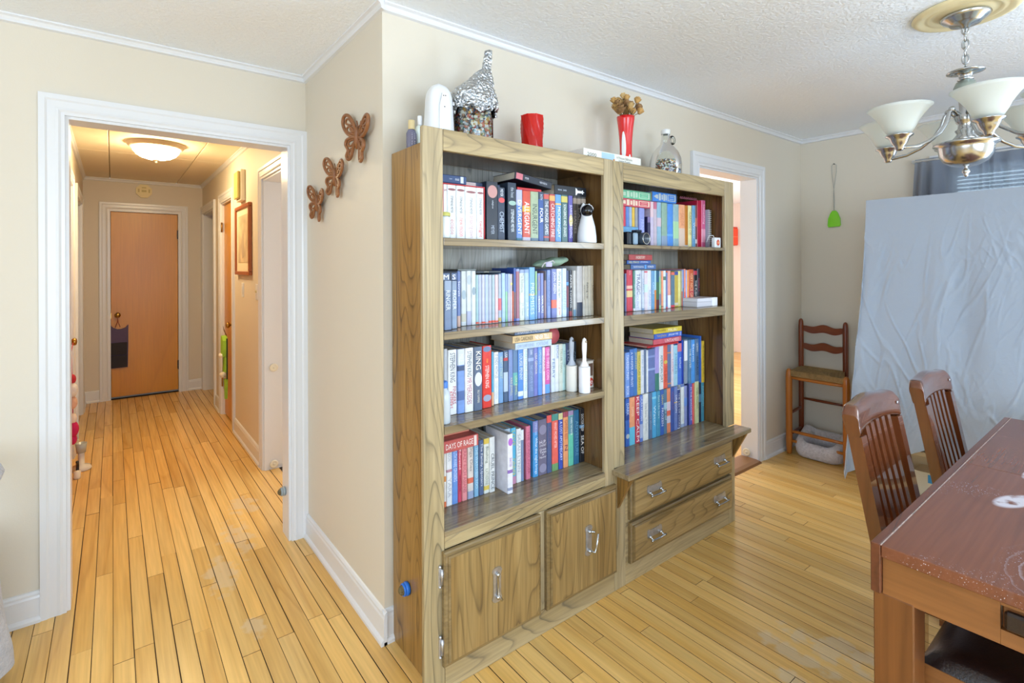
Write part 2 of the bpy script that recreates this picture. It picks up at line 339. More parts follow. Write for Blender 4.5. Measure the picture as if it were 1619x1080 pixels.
# ceilings
c = MB(); c.box(-3.12, RX+.15, -3.12, CYw, CZ, CZ+.08)
struct('ceiling', c, M['ceiling'], 'white stippled ceiling with a thin crown strip')
c = MB(); c.box(.96, 8.2, 1.98, 4.5, CZ, CZ+.08); c.box(-1.6, -.37, 2.96, 7.1, HZ, HZ+.04); c.box(.965, 2.1, 4.5, 7.1, HZ, HZ+.04)
struct('ceiling_side_rooms', c, M['ceiling'])
c = MB(); c.box(-.37, .96, CYw+.12, HYe+.12, HZ+.022, HZ+.09)
hc = struct('ceiling_hall', c, plain('ceiling_joint', '#b29b74', .7), 'cream panelled hallway ceiling')
xs = [HX0, -.02, .583, HX1]
for i in range(3):
    y = 2.965
    for ln in (1.22, 1.22, 1.22, .4):
        b = MB().box(xs[i]+.0025, xs[i+1]-.0025, y+.002, min(y+ln, HYe)-.002, HZ, HZ+.022, ch=.003)
        obj('ceiling_panel', b, M['panel'], hc); y += ln
# floor boards
f = MB(); f.box(-3.12, RX, -3.12, CYw+.12, -.06, -.0032); f.box(-1.6, 8.2, CYw+.12, 7.12, -.06, -.0032); f.box(RX, 8.2, 1.9, CYw+.12, -.06, -.0032)
floor = struct('floor', f, M['subfloor'], 'strip floor of narrow honey maple boards running toward the hallway')
unit = None
def board_mesh():
    b = MB(); b.box(0, 1, 0, 1, -.012, 0)
    # chamfered top edges along the length
    b = MB(); c = .018
    poly = [(0, -.012), (1, -.012), (1, -.0009), (1-c, 0), (c, 0), (0, -.0009)]
    b.prism(poly, 0, 1, 'XZ'); return b
rb = random.Random(11)
def toview(x, y, z):
    F = (math.sin(YAW), math.cos(YAW)); d = x*F[0]+y*F[1]
    if d < .25: return None
    r = x*F[1]-y*F[0]; return 809.5+811*r/d, 420-811*(z-1.436)/d
def in_room(x, y):
    if y < CYw-.001: return -3.0 < x < RX
    return HX0-.1 < x < HX1+.12 if y > CYw+.1 else -.155 < x < .735
boards = []; P_ = .0625
i0 = int(-3.0/P_)-1
for i in range(i0, int(RX/P_)+1):
    x0 = i*P_-.002
    hall = HX0-.12 < x0+.03 < HX1+.12 and (-.155-.03 < x0 < .735 or True)
    y = -3.0 - rb.random()
    yend = HYe if (HX0-.12 < x0+.03 < HX1+.12) else (AY if x0 > BXw else CYw)
    if 2.95 < x0 < 3.70: yend = 4.4
    while y < yend:
        L_ = rb.choice((.45, .7, .95, 1.2, 1.5, 1.8, 2.2))*rb.uniform(.85, 1.15); y1 = min(y+L_, yend)
        boards.append((x0, y, y1)); y = y1
scored = []
for (x0, ya, yb) in boards:
    pts = []
    for k in range(9):
        yy = ya+(yb-ya)*k/8
        p = toview(x0+.03, yy, 0); q = toview(x0+P_, yy, 0); r0 = toview(x0, yy, 0)
        if p and -10 < p[0] < 1630 and p[1] < 1090:
            hid = (x0 > BXw+.03 and 1.51 < yy and x0 < 2.74) or (yy > CYw and not (HX0 < x0 < HX1)) or (1.5 < x0 < 3.1 and yy < .3)
            # behind the wall corner or under the cases
            if not hid:
                t = (CYw)/max(yy, .01)
                if yy > CYw and not (-.155 < x0*t < .735): hid = True
                if x0 > BXw and yy > AY: hid = True
            if not hid: pts.append((p, abs(q[0]-r0[0])))
    if len(pts) >= 2:
        a = sum(w for _, w in pts)/len(pts)*math.dist(pts[0][0], pts[-1][0])
        scored.append((a, (x0, ya, yb)))
scored.sort(reverse=True); top = set(q for _, q in scored[:300])
ubm = None; rest = MB(); joint = plain('joint_grime', '#3c2410', .9)
def dark_sides(me, n8):
    me.materials.append(joint)
    for p in me.polygons[:n8]:
        if p.index % 8 in (0, 1, 3, 7): p.material_index = 1
for (x0, ya, yb) in boards:
    w = P_-rb.uniform(.0016, .0034); g = rb.uniform(.0012, .0022); dz = rb.uniform(-.0005, .0005)
    if (x0, ya, yb) in top:
        if ubm is None:
            o = obj('floor_board', board_mesh(), M['floor'], floor); ubm = o.data; dark_sides(ubm, 8)
        else:
            o = bpy.data.objects.new('floor_board', ubm); COL.objects.link(o); o.parent = floor
        o.location = (x0, ya+g/2, dz); o.scale = (w, yb-ya-g, 1)
    else:
        c = .0011
        poly = [(x0, -.012), (x0+w, -.012), (x0+w, dz-.0009), (x0+w-c, dz), (x0+c, dz), (x0, dz-.0009)]
        rest.prism(poly, ya+g/2, yb-g/2, 'XZ')
nrest = len(rest.f)
rest.box(.97, 2.93, 1.98, 4.39, -.012, 0); rest.box(3.74, 8.1, 1.98, 4.39, -.012, 0); rest.box(-1.5, -.37, 2.97, 7.0, -.012, 0); rest.box(.965, 2.0, 4.5, 7.0, -.012, 0)
o = obj('floor_boards_remaining', rest, M['floor'], floor); dark_sides(o.data, nrest); o['kind'] = 'stuff'
# trim helpers
def run_board(b, p, q, n, prof):
    """profile (out, z) swept from p to q, out along n"""
    p = Vector((*p, 0)); q = Vector((*q, 0)); n = Vector((*n, 0)); m = len(prof)
    vs = [p+n*a+Vector((0, 0, z)) for a, z in prof]+[q+n*a+Vector((0, 0, z)) for a, z in prof]
    b.add(vs, [tuple(range(m))[::-1], tuple(range(m, 2*m))]+[(i, (i+1) % m, (i+1) % m+m, i+m) for i in range(m)])
BASE = [(0, 0), (.024, 0), (.024, .012), (.019, .02), (.014, .024), (.014, .098), (.011, .106), (.011, .114), (.006, .122), (0, .124)]
CROWN = lambda z: [(0, z), (.026, z), (.026, z-.006), (.017, z-.012), (.012, z-.022), (.012, z-.03), (0, z-.034)]
def trim(name, segs, prof, label):
    b = MB()
    for p, q, n in segs: run_board(b, p, q, n, prof)
    return struct(name, b, M['trim'], label)
trim('baseboard_side', [((BXw, AY-.024), (BXw, CYw), (-1, 0))], BASE, 'white baseboard under the butterfly wall')
trim('baseboard_back', [((BXw-.012, AY), (2.875, AY), (0, -1)), ((3.79, AY), (RX, AY), (0, -1))], BASE, 'white baseboard beside the dining doorway')
trim('baseboard_left', [((-3.0, CYw), (-.235, CYw), (0, -1))], BASE, 'white baseboard left of the hallway opening')
trim('baseboard_right', [((RX, -3.0), (RX, AY), (-1, 0))], BASE, 'white baseboard behind the ladder back stool')
trim('baseboard_hall', [((HX1, 4.01), (HX1, 5.0), (-1, 0)), ((HX1, 5.76), (HX1, 6.04), (-1, 0)), ((HX0, 5.14), (HX0, 5.53), (1, 0)), ((HX0, 6.61), (HX0, HYe), (1, 0)), ((HX0, HYe), (-.115, HYe), (0, -1)), ((.69, HYe), (HX1, HYe), (0, -1)), ((HX0, 2.96), (HX0, 3.91), (1, 0))], BASE, 'white baseboards along the hallway')
trim('trim_1', [((BXw, AY), (RX, AY), (0, -1)), ((BXw, AY-.02), (BXw, CYw), (-1, 0)), ((-3, CYw), (BXw, CYw), (0, -1)), ((RX, -3), (RX, AY), (-1, 0))], CROWN(CZ), 'thin white crown strip around the living ceiling')
trim('trim_2', [((HX0, 2.96), (HX0, HYe), (1, 0)), ((HX1, 2.96), (HX1, HYe), (-1, 0)), ((HX0, HYe), (HX1, HYe), (0, -1)), ((HX0, 2.96), (HX1, 2.96), (0, 1))], CROWN(HZ), 'thin white crown strip around the hallway ceiling')
CW = .082
CPROF = [(0, 0), (.014, 0), (.014, .012), (.018, .02), (.016, .03), (.016, .055), (.02, .062), (.02, .082), (0, .082)]  # (out, across) from opening edge outward
def casing(name, a0, a1, top, plane, at_, nsign, label, jamb=None, bottom=0, mat=None):
    """plane 'Y': wall faces +-Y at y=at_, opening along X a0..a1; plane 'X': wall faces +-X, opening along Y"""
    b = MB(); g = .004
    def pt(u, out, z): return (u, at_+nsign*out, z) if plane == 'Y' else (at_+nsign*out, u, z)
    m = len(CPROF)
    for side, u0 in ((-1, a0), (1, a1)):
        vs = [pt(u0+side*(w-.0), o_, bottom) for o_, w in CPROF]+[pt(u0+side*w, o_, top+w) for o_, w in CPROF]
        b.add(vs, [tuple(range(m)), tuple(range(m, 2*m))]+[(i, (i+1) % m, (i+1) % m+m, i+m) for i in range(m)])
    vs = [pt(a0-w, o_, top+w) for o_, w in CPROF]+[pt(a1+w, o_, top+w) for o_, w in CPROF]
    b.add(vs, [tuple(range(m)), tuple(range(m, 2*m))]+[(i, (i+1) % m, (i+1) % m+m, i+m) for i in range(m)])
    d = struct(name, b, mat or M['trim'], label)
    if jamb:
        j = MB(); t = .012
        lo, hi = sorted((at_, at_-nsign*jamb))
        if plane == 'Y':
            j.box(a0-.001, a0+t, lo-.002, hi+.002, bottom, top-t); j.box(a1-t, a1+.001, lo-.002, hi+.002, bottom, top-t); j.box(a0-.001, a1+.001, lo-.002, hi+.002, top-t, top+.001)
        else:
            j.box(lo-.002, hi+.002, a0-.001, a0+t, bottom, top-t); j.box(lo-.002, hi+.002, a1-t, a1+.001, bottom, top-t); j.box(lo-.002, hi+.002, a0-.001, a1+.001, top-t, top+.001)
        obj('jamb', j, M['trim'], d)
    return d
casing('trim_3', -.155, .735, 2.07, 'Y', CYw, -1, 'wide white moulded casing of the hallway opening', .12)
casing('trim_4', -.155, .735, 2.07, 'Y', CYw+.12, 1, None)
casing('trim_5', 2.946, 3.711, 2.07, 'Y', AY, -1, 'white cased doorway right of the bookcases', .12)
casing('trim_6', 3.12, 3.93, 2.05, 'X', HX1, -1, 'white casing of the nearest right hallway doorway', .12)
casing('trim_7', 6.13, 6.93, 2.05, 'X', HX1, -1, 'white casing of the farthest right hallway doorway', .12)
casing('trim_8', 5.62, 6.52, 2.05, 'X', HX0, 1, 'white casing of the far left hallway doorway', .12)
def knob(parent, x, y, z, axis, s=1, m=None):
    prof = [(.026, 0), (.026, .004), (.01, .007), (.009, .028), (.02, .036), (.027, .046), (.027, .056), (.02, .064), (.001, .067)]
    q = Matrix.Translation((x, y, z)) @ {'-Y': Matrix.Rotation(PI/2, 4, 'X'), '-X': Matrix.Rotation(-PI/2, 4, 'Y'), '+X': Matrix.Rotation(PI/2, 4, 'Y')}[axis]
    return obj('door_handle', MB().lathe(prof, 20, M=q), m or M['brass'], parent)
def hinge_y(parent, x, y0, z, nx):  # leaf hinge on an X wall
    b = MB(); b.box(*sorted((x, x+nx*.004)), y0-.018, y0+.018, z-.045, z+.045); b.tube([(x+nx*.006, y0, z-.047), (x+nx*.006, y0, z+.047)], .006, 8)
    return obj('hinge', b, M['brass'], parent)
# end door
casing('trim_9', -.03, .61, 2.055, 'Y', HYe, -1, 'white casing around the birch door at the hallway end', .06)
d = struct('door_1', MB().box(-.015, .595, HYe+.03, HYe+.066, .022, 2.04, ch=.002), M['birch'], 'flat birch door at the end of the hallway')
knob(d, .042, HYe+.03, .915, '-Y')
for z in (1.81, .31):
    b = MB(); b.box(.588, .612, HYe+.012, HYe+.03, z-.05, z+.05); b.tube([(.602, HYe+.006, z-.052), (.602, HYe+.006, z+.052)], .0065, 8); obj('hinge', b, M['darkmetal'], d)
obj('latch', MB().box(-.02, -.012, HYe+.02, HYe+.05, .88, .94), M['brass'], d)
# right hallway door (birch)
casing('trim_10', 5.09, 5.68, 2.05, 'X', HX1, -1, 'white casing around the birch door on the right of the hallway', .06)
d = struct('door_2', MB().box(HX1+.02, HX1+.055, 5.105, 5.665, .012, 2.035, ch=.002), M['birch'], 'flat birch door on the right hallway wall')
knob(d, HX1+.02, 5.18, .915, '-X')
for z in (1.82, .32): hinge_y(d, HX1+.004, 5.672, z, -1)
# left hallway door
casing('trim_11', 4.0, 5.05, 2.05, 'X', HX0, 1, 'white casing around the birch door on the left of the hallway', .06)
d = struct('door_3', MB().box(HX0-.06, HX0-.025, 4.015, 5.035, .012, 2.035, ch=.002), M['birch'], 'flat birch door on the left hallway wall')
knob(d, HX0-.025, 4.86, .9, '+X')
for z in (1.79, .32): hinge_y(d, HX0-.012, 5.035, z, 1)
# threshold, spring cups on jambs
obj('door_threshold', MB().prism([(AY-.035, 0), (AY-.02, .010), (AY+.01, .016), (AY+.12, .016), (AY+.14, .006), (AY+.14, 0)], 2.96, 3.70, 'YZ'), plain('brown_threshold', '#8d6440', .35), floor, 'brown wooden threshold in the dining doorway')
def cup(x, y, z, axis, label):
    prof = [(.028, 0), (.028, .006), (.022, .009), (.016, .006), (.006, .006), (.005, .012), (.001, .012)]
    q = Matrix.Translation((x, y, z)) @ {'-Y': Matrix.Rotation(PI/2, 4, 'X'), '-X': Matrix.Rotation(-PI/2, 4, 'Y')}[axis]
    o = obj('gate_cup', MB().lathe(prof, 20, M=q), plain('cream_plastic', '#e3dcc6', .4)); o.location = (0, 0, 0)
    tag(o, label, 'gate mount'); return o
cup(.90, 3.916, .72, '-Y', 'round cream gate mounting cup on hallway jamb, upper one')
cup(.90, 3.916, .035, '-Y', 'round cream gate mounting cup on hallway jamb, at floor level')
cup(3.697, 1.93, .05, '-X', 'round cream gate mounting cup on the dining doorway jamb near floor')
# dining window with blinds behind the curtain
w = MB(); y0, y1, z0, z1 = -.55, .93, 1.15, 2.09
for a in ((y0, y0+.05, z0, z1), (y1-.05, y1, z0, z1), (y0, y1, z0, z0+.05), (y0, y1, z1-.05, z1), (.17, .21, z0, z1)):
    w.box(RX+.05, RX+.09, *a)
win = struct('window_1', w, M['trim'], 'white framed window behind grey curtain and blinds')
obj('window_pane', MB().box(RX+.068, RX+.072, y0+.05, y1-.05, z0+.05, z1-.05), M['glass'], win)
casing('trim_12', y0, y1, z1, 'X', RX, -1, 'white window casing behind the grey curtain', None, bottom=z0)
bl = thing('window_blind', 'white horizontal slat blind behind the sheer grey curtain', 'blind', (RX+.03, .19, z1-.05))
bl_m = plain('blind_white', '#f0f0ee', .4)
obj('headrail', MB().box(RX+.005, RX+.04, y0+.02, y1-.02, z1-.04, z1-.005), bl_m, bl)
sm = MB().box(-.012, .012, y0+.03-.19, y1-.03-.19, -.0009, .0009, M=Matrix.Rotation(.55, 4, 'Y'))
me = None
for k in range(34):
    if me is None:
        so = obj('slat', MB().add([(v[0], v[1], v[2]) for v in sm.v], sm.f), bl_m); me = so.data
    else: so = bpy.data.objects.new('slat', me); COL.objects.link(so)
    so.parent = bl; so.location = (-.01, 0, -.012-k*.025)
# rear and side windows (behind the viewer)
for nm, bx in (('window_2', [(-.9, -.84, .55, 2.35), (2.04, 2.1, .55, 2.35), (.57, .63, .55, 2.35)]),):
    b = MB()
    for x0, x1, z0, z1 in bx: b.box(x0, x1, -3.08, -3.04, z0, z1)
    b.box(-.9, 2.1, -3.08, -3.04, .55, .61); b.box(-.9, 2.1, -3.08, -3.04, 2.29, 2.35); struct(nm, b, M['trim'])
b = MB(); b.box(-3.08, -3.04, -1.95, -1.89, .6, 2.3); b.box(-3.08, -3.04, .69, .75, .6, 2.3); b.box(-3.08, -3.04, -1.95, .75, .6, .66); b.box(-3.08, -3.04, -1.95, .75, 2.24, 2.3)
struct('window_3', b, M['trim'])
b = MB()
for y0_, y1_ in ((-2.72, -2.65), (-1.88, -1.82), (-1.05, -.98)): b.box(RX+.06, RX+.1, y0_, y1_, .1, 2.16)
b.box(RX+.06, RX+.1, -2.72, -.98, .1, .17); b.box(RX+.06, RX+.1, -2.72, -.98, 2.09, 2.16)
struct('window_4', b, M['trim'])
# spine data per row: left x, right x, spine plane y, height, cover colour, description, lettering, bands
BOOKS=[
('top shelf of the left bookcase',1.532,[
(0.922,0.937,1.57,0.198,'#e9ecef','white paperback in red slipcase',[('S',0.08,0.13,'#a03a3a')],[]),
(0.938,0.974,1.57,0.198,'#e9ecef','white paperback lettered eclipse in red slipcase',[('STEPHENIE MEYER',0.2,0.52,'#555b66'),('eclipse',0.64,0.92,'#c98f8f')],[(0.06,0.105,'#8c5a5f','o')]),
(0.976,1.012,1.57,0.197,'#e9ecef','white paperback lettered new moon in red slipcase',[('STEPHENIE MEYER',0.2,0.52,'#555b66'),('new moon',0.6,0.95,'#f08c86')],[(0.06,0.105,'#8c5a5f','o')]),
(1.014,1.062,1.57,0.198,'#e9ecef','thick white paperback lettered breaking dawn in red slipcase',[('STEPHENIE MEYER',0.2,0.52,'#555b66'),('breaking dawn',0.56,0.97,'#c9a3a8')],[(0.075,0.12,'#8c5a5f','o')]),
(1.064,1.095,1.57,0.198,'#e9ecef','white paperback lettered twilight in red slipcase',[('STEPHENIE MEYER',0.2,0.52,'#555b66'),('twilight',0.64,0.95,'#f05a55')],[(0.075,0.12,'#8c5a5f','o')]),
(1.105,1.156,1.57,0.22,'#1d2533','thick black hardback lettered midnight sun with red fruit',[('midnight sun',0.32,0.46,'#c8d0dc'),('MEYER',0.75,0.9,'#aab4c4')],[(0.06,0.28,'#b98a86','o')]),
(1.157,1.19,1.57,0.202,'#24324a','dark blue hardback with red puzzle piece and white author lettering',[('MEYER',0.03,0.17,'#e0e6ee'),('CHEMIST',0.46,0.85,'#b8c6d8')],[(0.19,0.29,'#d04a4c','o')]),
(1.205,1.246,1.57,0.225,'#1c2a3e','black hardback with pale ring on its spine',[('the host',0.08,0.26,'#b8c4d0'),('STEPHENIE MEYER',0.46,0.85,'#dfe8f0')],[(0.31,0.39,'#93b3a8','o')]),
(1.2464,1.276,1.57,0.201,'#5b7fc0','lilac and blue paperback lettered DIVERGENT',[('DIVERGENT',0.2,0.88,'#f4f7ff')],[(0.0,0.3,'#a9aed6'),(0.94,1,'#2a6a80')]),
(1.278,1.318,1.57,0.2,'#c8492f','orange and red hardback lettered ALLEGIANT',[('ALLEGIANT',0.22,0.86,'#ffffff')],[(0.3,0.42,'#e8a33a'),(0.92,1,'#b9b6c8')]),
(1.319,1.36,1.57,0.2,'#9fae90','sage green hardback lettered INSURGENT',[('INSURGENT',0.25,0.86,'#3d4a4a')],[(0.93,1,'#567088')]),
(1.361,1.388,1.57,0.202,'#2c4f94','dark blue hardback lettered FOUR',[('ROTH',0.05,0.16,'#c8d4e6'),('FOUR',0.33,0.62,'#ffffff')],[(0.0,0.15,'#2b3d55')]),
(1.3884,1.418,1.57,0.199,'#4c5a70','slate paperback with white lettering and red top mark',[('THE HUNGER GAMES',0.16,0.85,'#e8ecf2')],[(0.02,0.12,'#c25048'),(0.88,0.92,'#c0564e')]),
(1.421,1.452,1.57,0.198,'#b54546','red paperback lettered CATCHING FIRE',[('CATCHING FIRE',0.2,0.9,'#f0dcd8')],[(0.03,0.14,'#d8a05a')]),
(1.454,1.486,1.57,0.199,'#5f97df','light blue paperback lettered MOCKINGJAY',[('MOCKINGJAY',0.26,0.9,'#eef4ff')],[(0.18,0.22,'#d8b26a')]),
(1.488,1.524,1.57,0.201,'#3f6566','teal green hardback lettered SONGBIRDS AND SNAKES',[('SONGBIRDS AND SNAKES',0.2,0.88,'#e8f0ea')],[(0.03,0.16,'#c0b45c')]),
(1.529,1.554,1.57,0.2,'#5b55a8','purple hardback lettered SUNRISE with yellow emblem',[('SUNRISE ON THE REAPING',0.2,0.9,'#e8e6ff')],[(0.4,0.66,'#c8b96a','o')]),
(1.557,1.578,1.57,0.2,'#3b3430','slim brown paperback first in the dark boxed trio',[('SHADES',0.25,0.85,'#8a8078')],[(0.04,0.16,'#857668')]),
(1.58,1.603,1.57,0.2,'#332d2a','slim brown paperback in the middle of dark boxed trio',[('DARKER',0.25,0.85,'#8a8078')],[(0.04,0.16,'#857668')]),
(1.605,1.634,1.57,0.201,'#2c2826','slim brown paperback behind the white cat shaped toy',[],[(0.04,0.14,'#857668')]),
]),
('second shelf of the left bookcase',1.212,[
(0.907,0.936,1.547,0.172,'#7487a8','wide grey blue book at the very end',[('RINGER',0.2,0.6,'#dde5ee')],[(0.0,0.2,'#93a3bd')]),
(0.951,0.973,1.57,0.17,'#8fa2bc','grey blue silver book lettered down its spine',[('PROPER',0.2,0.6,'#eef2f6')],[]),
(0.991,1.005,1.597,0.204,'#6a7fb4','periwinkle book with white script and pale orange foot',[('Secrets',0.08,0.55,'#f0f4ff')],[(0.8,1,'#c9a89a')]),
(1.023,1.045,1.621,0.204,'#cfd6da','first of the three pale illustrated comic volumes',[],[(0.35,0.52,'#9fb2bd','o'),(0.78,0.93,'#c2bfae')]),
(1.048,1.068,1.622,0.205,'#d3dbe2','middle of the three pale illustrated comic volumes',[],[(0.08,0.26,'#b2bfd0','o'),(0.74,1,'#a9afc9')]),
(1.07,1.089,1.622,0.204,'#d6dde2','last of the three pale illustrated comic volumes',[],[(0.3,0.45,'#8fa1ae','o')]),
(1.091,1.102,1.623,0.189,'#9fc0c4','thin aqua and white volume with red foot mark',[],[(0.95,0.99,'#e0624e')]),
(1.103,1.116,1.623,0.189,'#b8c0de','thin lavender white volume beside the aqua one',[],[(0.96,0.99,'#e4a090')]),
(1.1164,1.13,1.62,0.189,'#c3c4d6','thin grey lilac volume with red foot mark',[],[(0.95,0.99,'#e0624e')]),
(1.1304,1.145,1.618,0.189,'#b4c4e0','thin pale blue volume with pink foot mark',[],[(0.96,0.99,'#e4a090')]),
(1.1454,1.159,1.616,0.188,'#b5bacb','thin grey white volume with red foot edge',[],[(0.94,0.99,'#e0624e')]),
(1.162,1.176,1.618,0.188,'#a6bac6','thin steel white volume with red foot edge',[],[(0.94,0.99,'#e0624e')]),
(1.178,1.193,1.619,0.188,'#dfc3c8','thin pink and white volume',[],[(0.95,0.99,'#e0624e')]),
(1.197,1.211,1.623,0.19,'#aab6c6','thin grey volume with red streak and gold foot mark',[],[(0.5,0.75,'#d86a72'),(0.9,0.98,'#c0a860')]),
(1.214,1.231,1.623,0.194,'#a9c6ec','thin light blue and white volume',[],[]),
(1.233,1.242,1.624,0.191,'#8fc9a0','thin volume half blue half green',[],[(0.0,0.37,'#8fa3d0')]),
(1.2424,1.252,1.621,0.191,'#c0b8d8','thin pale lilac volume',[],[(0.0,0.4,'#a8b8e0')]),
(1.2524,1.263,1.62,0.19,'#c7b9c4','thin mauve volume with yellow dot',[],[(0.18,0.24,'#e0dc80','o')]),
(1.2634,1.269,1.619,0.189,'#c85a2c','very thin black topped orange volume',[],[(0.0,0.36,'#2a2c38')]),
(1.2694,1.281,1.618,0.213,'#2f4da0','royal blue hardback with dark brown lower half',[],[(0.45,0.95,'#6a4f5a')]),
(1.283,1.299,1.619,0.21,'#a06070','white edged maroon and periwinkle paperback',[],[(0.0,0.05,'#8c9ad8'),(0.95,1,'#8c9ad8')]),
(1.3,1.324,1.618,0.207,'#d5dcd2','cream paperback with faint handwriting lettering',[('The Adventures',0.08,0.45,'#8a938c'),('J.R. Green',0.65,0.9,'#9aa39c')],[(0.0,0.07,'#8c9cc0')]),
(1.3244,1.347,1.616,0.208,'#a5bed6','pale blue paperback with white footing letters',[('J.K. Rowl',0.65,0.92,'#eef4f8')],[(0.0,0.07,'#7f9ac8')]),
(1.349,1.379,1.616,0.216,'#6fa8e4','bright sky blue hardback slightly taller than neighbours',[('PROMISES',0.3,0.9,'#cfe2f6')],[(0.5,0.54,'#c0b88c')]),
(1.386,1.396,1.622,0.2,'#80b0d8','thin blue paperback with green top half',[],[(0.0,0.5,'#93c087')]),
(1.403,1.419,1.628,0.191,'#7a8ac4','purple blue paperback with orange author letters',[('NICOLE',0.06,0.38,'#c89a6a'),('OBSIDIAN',0.5,0.85,'#ffffff')],[]),
(1.423,1.44,1.631,0.191,'#7480be','purple blue paperback with white title letters',[('NORMAL PEOPLE',0.5,0.88,'#ffffff')],[]),
(1.4404,1.45,1.626,0.2,'#9a7f84','dull mauve paperback with dark red top',[],[(0.0,0.2,'#302838')]),
(1.4504,1.47,1.62,0.204,'#7d93c8','slate blue hardback with faint long lettering',[('THE ANTHROPOCENE',0.1,0.75,'#5a6c9a')],[]),
(1.4704,1.499,1.614,0.208,'#6d78b4','violet hardback lettered JOHN GREEN with orange band',[('JOHN GREEN',0.06,0.5,'#f4f2ff')],[(0.63,0.8,'#e0654a')]),
(1.4994,1.527,1.612,0.209,'#e6ebea','white paperback with handwritten title and orange author',[('Where the red fern',0.05,0.6,'#5a7068'),('john green',0.64,0.95,'#e0805a')],[]),
(1.534,1.56,1.616,0.21,'#c9dcf6','glossy white and ice blue hardback',[('LEGEND',0.4,0.85,'#9ab8e0')],[]),
(1.562,1.573,1.616,0.201,'#41507a','slim navy paperback with dark red middle',[],[(0.25,0.32,'#5a9ae0'),(0.34,0.8,'#7a3a48')]),
(1.5734,1.589,1.612,0.201,'#232b3c','black paperback lettered PAPER TOWNS',[('PAPER TOWNS',0.03,0.88,'#eaeaea')],[(0.88,1,'#8c2f3a')]),
(1.5894,1.603,1.602,0.201,'#c9c8c6','light grey paperback with small grey lettering',[],[(0.85,1,'#6a8ea6')]),
(1.6034,1.634,1.593,0.22,'#c5c4c6','broad light grey book with dark mountain shape',[],[(0.72,1,'#3c4458')]),
(1.6344,1.647,1.588,0.22,'#c6c2ba','warm grey paperback with thin dark title',[('Aquamarine',0.3,0.75,'#77736c')],[]),
(1.649,1.668,1.589,0.219,'#c9c4b8','cream paperback lettered Falling Up',[('Falling Up',0.33,0.65,'#4a4440')],[]),
(1.67,1.688,1.589,0.222,'#cbc5b6','plain cream paperback',[],[]),
(1.69,1.703,1.59,0.222,'#c8bda6','tan paperback closing the row',[('EXPOSED',0.4,0.7,'#5a3a34')],[]),
]),
('third shelf of the left bookcase',0.892,[
(0.943,0.958,1.613,0.243,'#b9c0ca','pale grey hardback mostly hidden behind blue capped bottle',[],[]),
(0.96,0.997,1.613,0.237,'#e8ebef','white hardback lettered STEPHEN KING and FINDERS KEEPERS',[('STEPHEN KING',0.05,0.5,'#5b6a78'),('FINDERS',0.57,0.84,'#b04a5c',1),('KEEPERS',0.64,0.9,'#d0555c',-1)],[]),
(0.9974,1.027,1.607,0.237,'#7fa0dc','glossy blue and silver hardback with mirrored picture',[('MILE',0.08,0.2,'#e8f0ff')],[(0.0,0.25,'#d2dbe6'),(0.26,0.34,'#46587c'),(0.65,0.8,'#5a72a8')]),
(1.0274,1.064,1.604,0.238,'#e9ecf0','white hardback lettered STEPHEN KING and MR MERCEDES',[('STEPHEN KING',0.05,0.45,'#566676'),('MR MERCEDES',0.47,0.88,'#b56a7c')],[]),
(1.0644,1.101,1.599,0.239,'#5f6d86','grey blue hardback lettered KING with white sleeve picture',[('KING',0.07,0.36,'#f2efe4'),('BILLY SUMMERS',0.68,0.88,'#e0dcc8')],[(0.4,0.62,'#d4d9ea','o')]),
(1.109,1.151,1.609,0.237,'#dc4038','bright red hardback lettered STEPHEN KING in white',[('STORY',0.21,0.28,'#f0c050'),('STEPHEN KING',0.32,0.68,'#f4e8e4')],[(0.01,0.1,'#6d7fa4','o'),(0.79,0.9,'#9aa0b8','o')]),
(1.159,1.168,1.618,0.209,'#5fb0d8','thin turquoise paperback with peach foot',[],[(0.75,1,'#e2b490')]),
(1.177,1.199,1.628,0.204,'#eceef0','white paperback lettered IT ENDS WITH US',[('IT ENDS WITH US',0.04,0.5,'#78889c'),('COLLEEN HOOVER',0.55,0.9,'#b8c2cc')],[]),
(1.201,1.223,1.629,0.201,'#7fa6d2','light blue paperback with small yellow green title',[('VERITY STREET',0.08,0.52,'#c8d6b8')],[]),
(1.226,1.247,1.629,0.205,'#4f6482','dark blue paperback with white tree scratches and red dots',[('LISA',0.04,0.14,'#e8ecf2')],[(0.14,0.2,'#c04a4a'),(0.42,0.8,'#b9c9dc')]),
(1.25,1.271,1.628,0.206,'#7d92c4','periwinkle blue paperback with cream author at foot',[('KRIS JEWELL',0.55,0.9,'#d8d8a8')],[]),
(1.2714,1.294,1.626,0.203,'#6483a8','steel blue paperback with green glow and yellow author',[('LISA JEWELL',0.52,0.9,'#cfe0a0')],[(0.45,0.7,'#6ab0b0')]),
(1.296,1.322,1.625,0.205,'#5f93dc','bright blue paperback lettered LOUISE PENNY',[('LOUISE PENNY',0.1,0.62,'#e8ecd8')],[(0.84,0.94,'#dfe8f4')]),
(1.324,1.345,1.625,0.203,'#e6ecee','white paperback with aqua letters EVERYTHING',[('EVERYTHING EVERYTHING',0.04,0.85,'#8fc0c8')],[]),
(1.348,1.378,1.624,0.203,'#7488b4','slate blue hardback with white title picture at top',[('DARK',0.04,0.14,'#dfe6f4'),('THE LAST HOUSE GUEST',0.35,0.88,'#a8b8dc')],[(0.2,0.27,'#9aacd4')]),
(1.379,1.399,1.624,0.204,'#7c82c4','purple paperback lettered LISA GENOVA in cream',[('LISA GENOVA',0.13,0.55,'#e6e2c8')],[]),
(1.402,1.424,1.625,0.206,'#6a9aea','cornflower blue hardback with pale author lettering',[('OPENING BELLE',0.08,0.55,'#b8d4ff')],[]),
(1.429,1.444,1.627,0.199,'#e8d8e0','thin pale pink paperback',[('CARRIE',0.1,0.6,'#c88aa0')],[]),
